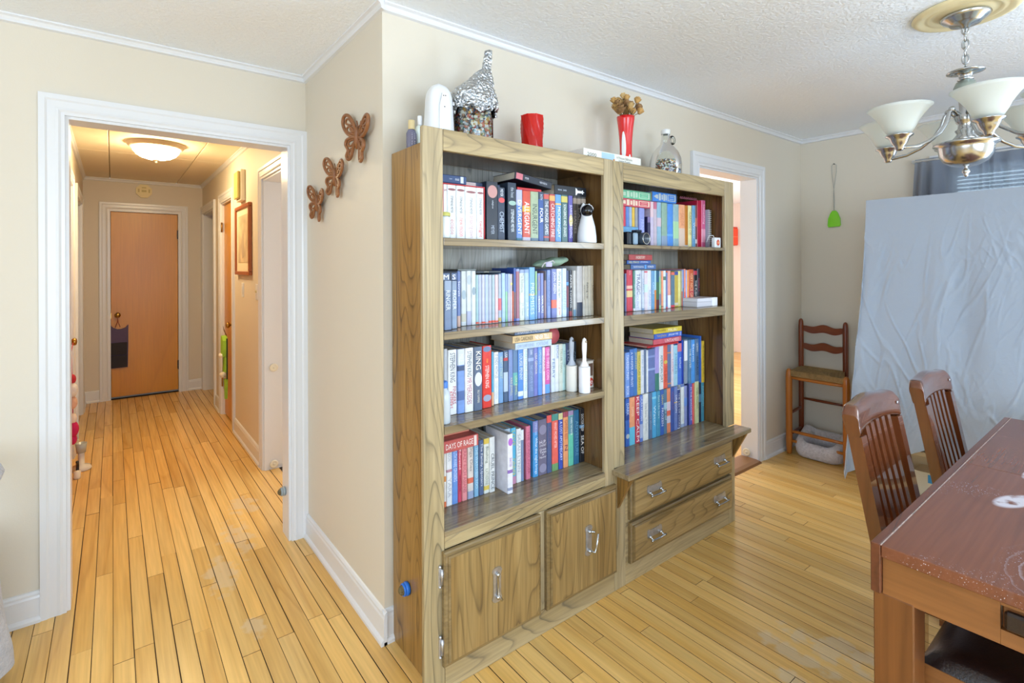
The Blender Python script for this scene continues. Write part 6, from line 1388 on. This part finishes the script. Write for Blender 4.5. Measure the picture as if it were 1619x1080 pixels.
# ladder back stool
t = thing('ladder_stool', 'tall ladder back stool with a woven rush seat in the corner', 'chair', (4.2, 1.63, 0))
BLx, BLy, BRy, FLx, FLy, FRy = 4.335, 1.815, 1.50, 4.06, 1.788, 1.40
def post(name, x, y, z1, m_, r=.019, taper=True, x1=None, y1=None):
    x1 = x if x1 is None else x1; y1 = y if y1 is None else y1
    zs = [0.001, .02, .1, z1*.5, z1-.06, z1-.02, z1-.006, z1]; rs = [r*.72, r*.85, r, r, r, r*.85, r*.6, r*.2]
    return obj(name, MB().tube([(x+(x1-x)*z/z1, y+(y1-y)*z/z1, z) for z in zs], rs, 16), m_, t)
post('back_post', BLx, BLy, 1.005, M['pinedark']); post('back_post', BLx, BRy, 1.0, M['pinedark'])
post('front_leg', FLx, FLy, .645, M['pine'], .023); post('front_leg', FLx, FRy, .645, M['pine'], .023)
for zc in (.925, .785):
    def slat(u, v, zc=zc):
        y = BRy+(BLy-BRy)*u; x = BLx+.022*math.sin(PI*u)
        top = zc+.030+.009*math.cos((u-.5)*4*PI)*1; bot = zc-.028+.006*math.cos((u-.5)*4*PI)
        top -= .012*(abs(u-.5)*2)**4*1.5; bot += .010*(abs(u-.5)*2)**4*1.5
        return [x, y, top, bot]
    b = MB(); n = 28; vs = []
    for i in range(n+1):
        x, y, tp, bt = slat(i/n, 0); vs += [(x-.006, y, bt), (x-.006, y, tp), (x+.006, y, tp), (x+.006, y, bt)]
    fs = []
    for i in range(n):
        for k in range(4): fs.append((i*4+k, i*4+(k+1) % 4, i*4+4+(k+1) % 4, i*4+4+k))
    fs += [(0, 1, 2, 3), (n*4, n*4+1, n*4+2, n*4+3)]
    b.add(vs, fs); obj('back_slat', b, M['pinex'], t)
def rung(nm, p, q, r, m_): return obj(nm, MB().tube([p, tuple((a*3+c)/4 for a, c in zip(p, q)), tuple((a+c)/2 for a, c in zip(p, q)), tuple((a+c*3)/4 for a, c in zip(p, q)), q], [r*.8, r, r*1.1, r, r*.8], 12), m_, t)
px_m = wood('pine_rung', '#b8742c', '#a5601e', '#834413', 'Y', freq=8, stretch=8, rough=.3, size=6, lines=.3, fine=.1)
rung('seat_rail', (FLx, FLy, .578), (FLx, FRy, .578), .013, px_m)
rung('front_rung', (FLx, FLy, .172), (FLx, FRy, .172), .012, px_m); rung('front_rung', (FLx, FLy, .10), (FLx, FRy, .10), .012, px_m)
rung('back_rung', (BLx, BLy, .372), (BLx, BRy, .372), .010, M['pinedark'])
rung('side_rung', (FLx, FLy, .30), (BLx, BLy, .30), .011, M['pinedark']); rung('side_rung', (FLx, FRy, .30), (BLx, BRy, .30), .011, M['pinedark'])
rung('side_rung', (FLx, FLy, .14), (BLx, BLy, .14), .011, M['pinedark'])
b = MB(); out = [(FLx-.012, FLy-.012), (BLx+.004, BLy-.006), (BLx+.004, BRy+.006), (FLx-.012, FRy+.012)]; N_ = 14
cxm, cym = sum(p[0] for p in out)/4, sum(p[1] for p in out)/4
rings = []
for k in range(N_):
    f_ = 1-k/N_; z = .632-.010*math.sin((1-f_)*PI)-.004*(k % 2)
    rings.append([(cxm+(p[0]-cxm)*f_, cym+(p[1]-cym)*f_, z) for p in out])
vs = [(p[0], p[1], .592) for p in out]+sum(rings, [])+[(cxm, cym, .624)]
fs = [(3, 2, 1, 0)]
for i in range(N_):
    for k in range(4): fs.append((i*4+k, i*4+(k+1) % 4, i*4+4+(k+1) % 4, i*4+4+k))
for k in range(4): fs.append((N_*4+k, N_*4+(k+1) % 4, N_*4+4))
b.add(vs, fs); obj('rush_seat', b, M['rush'], t)
# pet bed below it
t = thing('pet_bed', 'light grey plush pet bed with dark cushion under the ladder stool', 'pet bed', (4.23, 1.52, 0))
fur2 = plain('ribbed_fleece', '#cbc7cc', .95, bump=.9, bscale=90, var=.2, vscale=70, sheen=.3)
def rr_path(x0, x1, y0, y1, r):
    out = []
    for cx_, cy_, a0 in ((x1-r, y1-r, 0), (x0+r, y1-r, PI/2), (x0+r, y0+r, PI), (x1-r, y0+r, 1.5*PI)):
        for k in range(7): a = a0+k*PI/12; out.append((cx_+r*math.cos(a), cy_+r*math.sin(a)))
    return out
pth = rr_path(4.055, 4.272, 1.465, 1.722, .06)
hs = []
for x, y in pth: hs.append(.060+.028*(1 if x > 4.15 else .0)+.03*min(1, max(0, abs((y-1.59)/.14)))**3)
b = MB(); m_ = len(pth); vs = []
for i, ((x, y), hh) in enumerate(zip(pth, hs)):
    p0 = Vector((*pth[i-1], 0)); p1 = Vector((*pth[(i+1) % m_], 0)); tg = (p1-p0).normalized(); nn = Vector((tg.y, -tg.x, 0))
    for k in range(12):
        a = 2*PI*k/12; vs.append(Vector((x, y, 0))+nn*.038*math.cos(a)+Vector((0, 0, hh*.9+.001+hh*.9*math.sin(a))))
b.add(vs, [(i*12+k, i*12+(k+1) % 12, ((i+1) % m_)*12+(k+1) % 12, ((i+1) % m_)*12+k) for i in range(m_) for k in range(12)], True)
obj('bolster', b, fur2, t)
obj('cushion', MB().grid(lambda u, v: (4.075+.18*u, 1.485+.22*v, .05+.018*math.sin(PI*u)*math.sin(PI*v)+.006*mn.noise(Vector((u*4, v*4, 3)))), 24, 24), plain('dark_fleece', '#6e6a6c', .95, bump=.7, bscale=60, var=.3, vscale=15), t)
# ------------------------------------------------------------------ dining table
TX0, TX1, TY1, TY0, TT = 1.457, 3.095, .452, -.47, .76
t = thing('dining_table', 'dark cherry wooden dining table with worn white patches on its top', 'table', (2.27, 0, 0))
# worn top material: wood plus scuffed patches
tm = M['table'].copy(); tm.name = 'worn_table_top'; nt = tm.node_tree; b = nt.nodes['Principled BSDF']; N = nt.nodes.new; L = nt.links.new
src = b.inputs['Base Color'].links[0].from_socket
geo = N('ShaderNodeNewGeometry')
def ell(cx, cy, rx, ry, rot=0, soft=.25):
    mp = N('ShaderNodeMapping'); mp.vector_type = 'TEXTURE'; mp.inputs['Location'].default_value = (cx, cy, TT); mp.inputs['Rotation'].default_value = (0, 0, rot); mp.inputs['Scale'].default_value = (rx, ry, 1)
    L(geo.outputs['Position'], mp.inputs['Vector']); ln = N('ShaderNodeVectorMath'); ln.operation = 'LENGTH'; L(mp.outputs[0], ln.inputs[0])
    r_ = N('ShaderNodeMapRange'); r_.inputs['From Min'].default_value = 1; r_.inputs['From Max'].default_value = 1-soft; L(ln.outputs['Value'], r_.inputs[0]); return r_.outputs[0]
nz = N('ShaderNodeTexNoise'); nz.inputs['Scale'].default_value = 22; nz.inputs['Detail'].default_value = 6; L(geo.outputs['Position'], nz.inputs['Vector'])
nr = N('ShaderNodeMapRange'); nr.inputs['From Min'].default_value = .36; nr.inputs['From Max'].default_value = .5; L(nz.outputs[0], nr.inputs[0])
nz2 = N('ShaderNodeTexNoise'); nz2.inputs['Scale'].default_value = 260; nz2.inputs['Detail'].default_value = 2; L(geo.outputs['Position'], nz2.inputs['Vector'])
sp = N('ShaderNodeMapRange'); sp.inputs['From Min'].default_value = .66; sp.inputs['From Max'].default_value = .70; L(nz2.outputs[0], sp.inputs[0])
nz3 = N('ShaderNodeTexNoise'); nz3.inputs['Scale'].default_value = 6; nz3.inputs['Detail'].default_value = 3; L(geo.outputs['Position'], nz3.inputs['Vector'])
sp3 = N('ShaderNodeMapRange'); sp3.inputs['From Min'].default_value = .52; sp3.inputs['From Max'].default_value = .64; L(nz3.outputs[0], sp3.inputs[0])
spk = N('ShaderNodeMath'); spk.operation = 'MULTIPLY'; L(sp.outputs[0], spk.inputs[0]); L(sp3.outputs[0], spk.inputs[1])
acc = None
for e_ in (ell(2.02, .275, .085, .034, -.3), ell(2.33, .275, .08, .02, -.1), ell(2.60, .30, .05, .012, .4)):
    if acc is None: acc = e_
    else:
        mx = N('ShaderNodeMath'); mx.operation = 'MAXIMUM'; L(acc, mx.inputs[0]); L(e_, mx.inputs[1]); acc = mx.outputs[0]
pm = N('ShaderNodeMath'); pm.operation = 'MULTIPLY'; L(acc, pm.inputs[0]); L(nr.outputs[0], pm.inputs[1])
# ring shaped water stain at the near corner
rg = N('ShaderNodeMapping'); rg.vector_type = 'TEXTURE'; rg.inputs['Location'].default_value = (1.60, .10, TT); rg.inputs['Scale'].default_value = (.16, .12, 1); L(geo.outputs['Position'], rg.inputs['Vector'])
rl = N('ShaderNodeVectorMath'); rl.operation = 'LENGTH'; L(rg.outputs[0], rl.inputs[0])
rw = N('ShaderNodeMath'); rw.operation = 'MULTIPLY_ADD'; rw.inputs[1].default_value = 5.0; L(rl.outputs['Value'], rw.inputs[0]); L(nz.outputs[0], rw.inputs[2])
rf = N('ShaderNodeMath'); rf.operation = 'FRACT'; L(rw.outputs[0], rf.inputs[0])
rr_ = N('ShaderNodeMapRange'); rr_.inputs['From Min'].default_value = .75; rr_.inputs['From Max'].default_value = .95; L(rf.outputs[0], rr_.inputs[0])
rlim = N('ShaderNodeMapRange'); rlim.inputs['From Min'].default_value = 1.3; rlim.inputs['From Max'].default_value = .6; L(rl.outputs['Value'], rlim.inputs[0])
rm = N('ShaderNodeMath'); rm.operation = 'MULTIPLY'; L(rr_.outputs[0], rm.inputs[0]); L(rlim.outputs[0], rm.inputs[1])
rm2 = N('ShaderNodeMath'); rm2.operation = 'MULTIPLY'; rm2.inputs[1].default_value = .45; L(rm.outputs[0], rm2.inputs[0])
m0 = N('ShaderNodeMath'); m0.operation = 'MAXIMUM'; L(pm.outputs[0], m0.inputs[0]); L(spk.outputs[0], m0.inputs[1])
m00 = N('ShaderNodeMath'); m00.operation = 'MAXIMUM'; L(m0.outputs[0], m00.inputs[0]); L(rm2.outputs[0], m00.inputs[1])
mixn = N('ShaderNodeMix'); mixn.data_type = 'RGBA'; L(m00.outputs[0], mixn.inputs['Factor']); L(src, mixn.inputs['A']); mixn.inputs['B'].default_value = lin('#cfcad4'); L(mixn.outputs['Result'], b.inputs['Base Color'])
obj('top_board', MB().box(TX0, 2.2835, TY0+.021, TY1-.0215, .73, TT, ch=.002), tm, t)
obj('top_leaf', MB().box(2.285, TX1, TY0+.021, TY1-.0215, .73, TT, ch=.002), tm, t)
edge = M['tabley']
obj('long_apron', MB().box(TX0-.001, TX1, TY1-.0205, TY1, .641, TT+.0005, ch=.002), M['table'], t)
obj('long_apron', MB().box(TX0-.001, TX1, TY0, TY0+.0205, .641, TT+.0005, ch=.002), M['table'], t)
obj('worn_edge', MB().box(TX0, TX1, TY1-.0225, TY1-.0205, TT-.001, TT+.0012), plain('worn_edge_white', '#bfa8a0', .5, var=.5, vscale=90), t)
b = MB(); x = TX0+.013
b.box(x, x+.022, .222, TY1-.0215, .636, .7295); b.box(x, x+.022, TY0+.021, -.222, .636, .7295); b.box(x, x+.022, -.2215, .2215, .636, .668); b.box(x, x+.022, -.2215, .2215, .719, .7295)
obj('end_apron', b, M['tabley'], t)
dr = obj('drawer', MB().box(x+.006, x+.026, -.219, .219, .670, .717, ch=.002), M['tabley'], t)
obj('drawer_pull', MB().box(x-.012, x+.005, -.215, .215, .674, .713, ch=.005), M['leather'], dr)
obj('end_apron', MB().box(TX1-.03, TX1-.01, TY0+.021, TY1-.0215, .636, .7295), M['tabley'], t)
for x0 in (TX0+.011, TX1-.0862):
    for y1 in (TY1-.002, TY0+.083): obj('leg', MB().box(x0, x0+.085, y1-.081, y1, .0008, .640, ch=.003), M['tablez'], t)
# ------------------------------------------------------------------ dining chairs
def dining_chair(xc, yb, label):
    """seat faces -Y; yb = front of the back posts at seat height"""
    t = thing('dining_chair', label, 'chair', (xc, yb-.2, 0), 'cherry dining chairs along the table')
    hw = .208; pw_, pd = .046, .040
    def yl(z): return yb+max(0, z-.45)*.19
    def hexa(name, x0, x1, secs, m_):
        vs = []
        for y0_, y1_, z in secs: vs += [(x0, y0_, z), (x1, y0_, z), (x1, y1_, z), (x0, y1_, z)]
        fs = [(3, 2, 1, 0), tuple(range(len(vs)-4, len(vs)))]
        for i in range(len(secs)-1):
            for k in range(4): fs.append((i*4+k, i*4+(k+1) % 4, i*4+4+(k+1) % 4, i*4+4+k))
        return obj(name, MB().add(vs, fs), m_, t)
    for s in (-1, 1):
        x0, x1 = (xc-hw, xc-hw+pw_) if s < 0 else (xc+hw-pw_, xc+hw)
        hexa('back_post', x0, x1, [(yl(z), yl(z)+pd, z) for z in (.0008, .2, .45, .65, .862)], M['chair'])
    # crest rail: flat faced with rounded top corners, lightly waved top and shallow arched lower edge
    def crest(u, v):
        a = (u-.5)*2; x = xc+a*(hw+.0015)
        zt = .962+.005*math.cos(a*4.2)-.030*max(0, (abs(a)-.80)/.2)**2.2
        zb = .878-.018*abs(a)**2.2
        q = v*2*PI; zc, hz = (zt+zb)/2, (zt-zb)/2
        p = 4.5; cq, sq = math.cos(q), math.sin(q); r_ = (abs(cq)**p+abs(sq)**p)**(-1/p)
        z = zc+hz*sq*r_; th = .022+.004*max(0, (z-zc)/hz)
        return (x, yl(z)+.022+.010*(1-a*a)+th*cq*r_, z)
    b = MB(); b.grid(crest, 40, 28); n = 41
    b.f.append(tuple(j*n for j in range(28))); b.sm.append(False); b.f.append(tuple(j*n+40 for j in range(28))[::-1]); b.sm.append(False)
    obj('crest_rail', b, M['chair'], t)
    for k in range(5):
        x = xc+(k-2)*.0545; a = (x-xc)/hw; zt = .878-.018*abs(a)**2.2
        hexa('back_slat', x-.0145, x+.0145, [(yl(z)+.004+.010*(1-a*a)*min(1, (z-.5)/.3), yl(z)+.028+.010*(1-a*a)*min(1, (z-.5)/.3), z) for z in (.502, .64, .77, zt+.004)], M['chair'])
    obj('screw_plug', MB().lathe([(.006, 0), (.0055, .0015), (.001, .0015)], 12, M=Matrix.Translation((xc+hw-.022, yl(.91)-.001, .912)) @ Matrix.Rotation(PI/2, 4, 'X')), M['silver'], t)
    obj('back_rail', MB().box(xc-hw+pw_, xc+hw-pw_, yl(.48)+.004, yl(.48)+.03, .462, .501, ch=.003), M['chair'], t)
    obj('seat_frame', MB().box(xc-hw, xc+hw, yb-.43, yb-.003, .385, .445, ch=.003), M['tabley'], t)
    def seat(u, v):
        a, c_ = u*2-1, v*2-1; e = (1-abs(a)**6)*(1-abs(c_)**6)
        return (xc+a*(hw+.004), yb-.218+c_*.212, .446+.035*max(0, e)**.5)
    obj('leather_seat', MB().grid(seat, 26, 26), M['leather'], t)
    for s in (-1, 1):
        x0 = xc+s*(hw-.022); obj('front_leg', MB().box(x0-.021, x0+.021, yb-.428, yb-.386, .0008, .384, ch=.003), M['chair'], t)
        obj('side_stretcher', MB().box(x0-.010, x0+.010, yb-.385, yb+.014, .16, .19, ch=.002), M['chair'], t)
    obj('cross_stretcher', MB().box(xc-hw+.035, xc+hw-.035, yb-.20, yb-.18, .165, .187, ch=.002), M['chair'], t)
dining_chair(2.158, .551, 'cherry slat back dining chair nearest the table corner')
dining_chair(2.792, .528, 'cherry slat back dining chair farther along the table, in front of sheet')
# bench pushed under the table
t = thing('leather_bench', 'dark leather topped wooden bench pushed under the dining table', 'bench', (1.80, .12, 0))
bx0, bx1, by0, by1 = 1.585, 1.935, -.30, .383
obj('bench_frame', MB().box(bx0, bx1, by0, by1, .385, .448, ch=.003), M['tabley'], t)
def bseat(u, v):
    a, c_ = u*2-1, v*2-1; e = (1-abs(a)**8)*(1-abs(c_)**8)
    return ((bx0+bx1)/2+a*((bx1-bx0)/2+.003), (by0+by1)/2+c_*((by1-by0)/2+.003), .449+.045*max(0, e)**.5)
obj('bench_cushion', MB().grid(bseat, 30, 30), M['leather'], t)
for x0 in (bx0+.004, bx1-.050):
    for y0_ in (by0+.004, by1-.050): obj('bench_leg', MB().box(x0, x0+.046, y0_, y0_+.046, .0008, .384, ch=.003), M['tablez'], t)
# ------------------------------------------------------------------ chandelier
CXc, CYc = 2.687, .501
t = thing('chandelier', 'brushed nickel chandelier with six frosted white bell shades', 'chandelier', (CXc, CYc, CZ))
c0 = (CXc, CYc, CZ)
obj('canopy', MB().lathe([(.001, -.001), (.078, -.001), (.08, -.006), (.072, -.016), (.052, -.03), (.048, -.036), (.02, -.04), (.012, -.05), (.001, -.052)], 36, (CXc, CYc, CZ-.018)), M['nickel'], t)
zc = CZ-.075
k = 0; z = zc
while z > 2.225:
    pts = []
    for i in range(16):
        a = 2*PI*i/16; u_, w_ = .0105*math.cos(a), .0185*math.sin(a)
        pts.append((CXc+(u_ if k % 2 else 0), CYc+(0 if k % 2 else u_), z+w_))
    obj('chain_link', MB().tube(pts, .0030, 6, closed=True), M['nickel'], t); z -= .0295; k += 1
obj('wire', MB().tube([(CXc+.003, CYc, CZ-.06), (CXc-.003, CYc+.003, 2.32), (CXc, CYc, 2.21)], .0022, 5), flat('#9aa09c', .4), t)
B = lambda pr_, m_, nm, n=36: obj(nm, MB().lathe(pr_, n, (CXc, CYc, 0)), m_, t)
B([(.001, 2.222), (.006, 2.221), (.008, 2.210), (.03, 2.207), (.058, 2.204), (.060, 2.200), (.045, 2.196), (.022, 2.190), (.020, 2.176), (.026, 2.170), (.001, 2.168)], M['nickel'], 'top_disc')
B([(.018, 2.168), (.030, 2.160), (.038, 2.140), (.036, 2.115), (.026, 2.092), (.001, 2.09)], plain('grey_green_metal', '#9da69c', .35, metal=.7), 'turned_ball')
B([(.022, 2.092), (.020, 2.05), (.030, 2.035), (.036, 2.02), (.030, 2.0), (.022, 1.99), (.026, 1.975), (.034, 1.968), (.028, 1.955), (.034, 1.945), (.05, 1.925), (.001, 1.924)], M['nickel'], 'column')
B([(.001, 1.925), (.09, 1.922), (.103, 1.917), (.104, 1.911), (.090, 1.905), (.087, 1.893), (.084, 1.87), (.070, 1.845), (.045, 1.829), (.012, 1.822), (.001, 1.822)], M['nickel'], 'bowl')
B([(.006, 1.822), (.005, 1.815), (.012, 1.809), (.013, 1.801), (.006, 1.793), (.008, 1.788), (.001, 1.782)], M['nickel'], 'finial', 20)
cam_dir = math.atan2(-CYc, -CXc)
shade_me = None
for k in range(6):
    a = cam_dir+math.radians(13+60*k); ca, sa = math.cos(a), math.sin(a)
    P = lambda r_, z_, ca=ca, sa=sa: (CXc+r_*ca, CYc+r_*sa, z_)
    arm = obj('arm', MB().tube([P(.030, 2.03), P(.05, 2.052), P(.066, 2.04), P(.078, 2.0), P(.105, 1.96), P(.15, 1.925), P(.20, 1.905), P(.25, 1.90), P(.27, 1.902)], [.008, .008, .008, .0075, .007, .0065, .0065, .007, .007], 10), M['nickel'], t)
    obj('arm_finial', MB().ball(P(.056, 2.052), .012, 12, 8), M['nickel'], arm)
    c = P(.27, 0)
    obj('socket_cup', MB().lathe([(.001, 1.885), (.010, 1.886), (.014, 1.893), (.016, 1.903), (.024, 1.912), (.030, 1.925), (.034, 1.936), (.046, 1.944), (.047, 1.948), (.040, 1.949), (.001, 1.949)], 28, c), M['nickel'], arm)
    prof = [(.030, 1.9495), (.042, 1.958), (.052, 1.975), (.062, 1.998), (.078, 2.022), (.096, 2.044), (.108, 2.055), (.105, 2.056), (.092, 2.045), (.075, 2.024), (.059, 2.000), (.049, 1.977), (.040, 1.962), (.030, 1.954)]
    if shade_me is None:
        o = obj('glass_shade', MB().lathe([(r_, z_-1.95) for r_, z_ in prof], 40, (0, 0, 0)), M['frost']); shade_me = o.data
    else: o = bpy.data.objects.new('glass_shade', shade_me); COL.objects.link(o)
    o.parent = t; o.location = Vector((c[0], c[1], 1.95))-Vector(t.location)
    bb = MB().lathe([(.012, 1.955), (.014, 1.97), (.012, 1.985), (.018, 1.998), (.021, 2.012), (.018, 2.027), (.008, 2.035), (.001, 2.036)], 16, c)
    obj('bulb', bb, flat('#f2f2ec', .2), arm)
tag(obj('ceiling_medallion', MB().lathe([(.001, -.001), (.168, -.001), (.17, -.006), (.162, -.014), (.145, -.018), (.132, -.012), (.122, -.012), (.115, -.016), (.106, -.010), (.09, -.010), (.075, -.017), (.001, -.017)], 56, c0), plain('ivory_medallion', '#e6d9b0', .5)), 'round ivory ceiling medallion around the chandelier canopy', 'ceiling medallion')
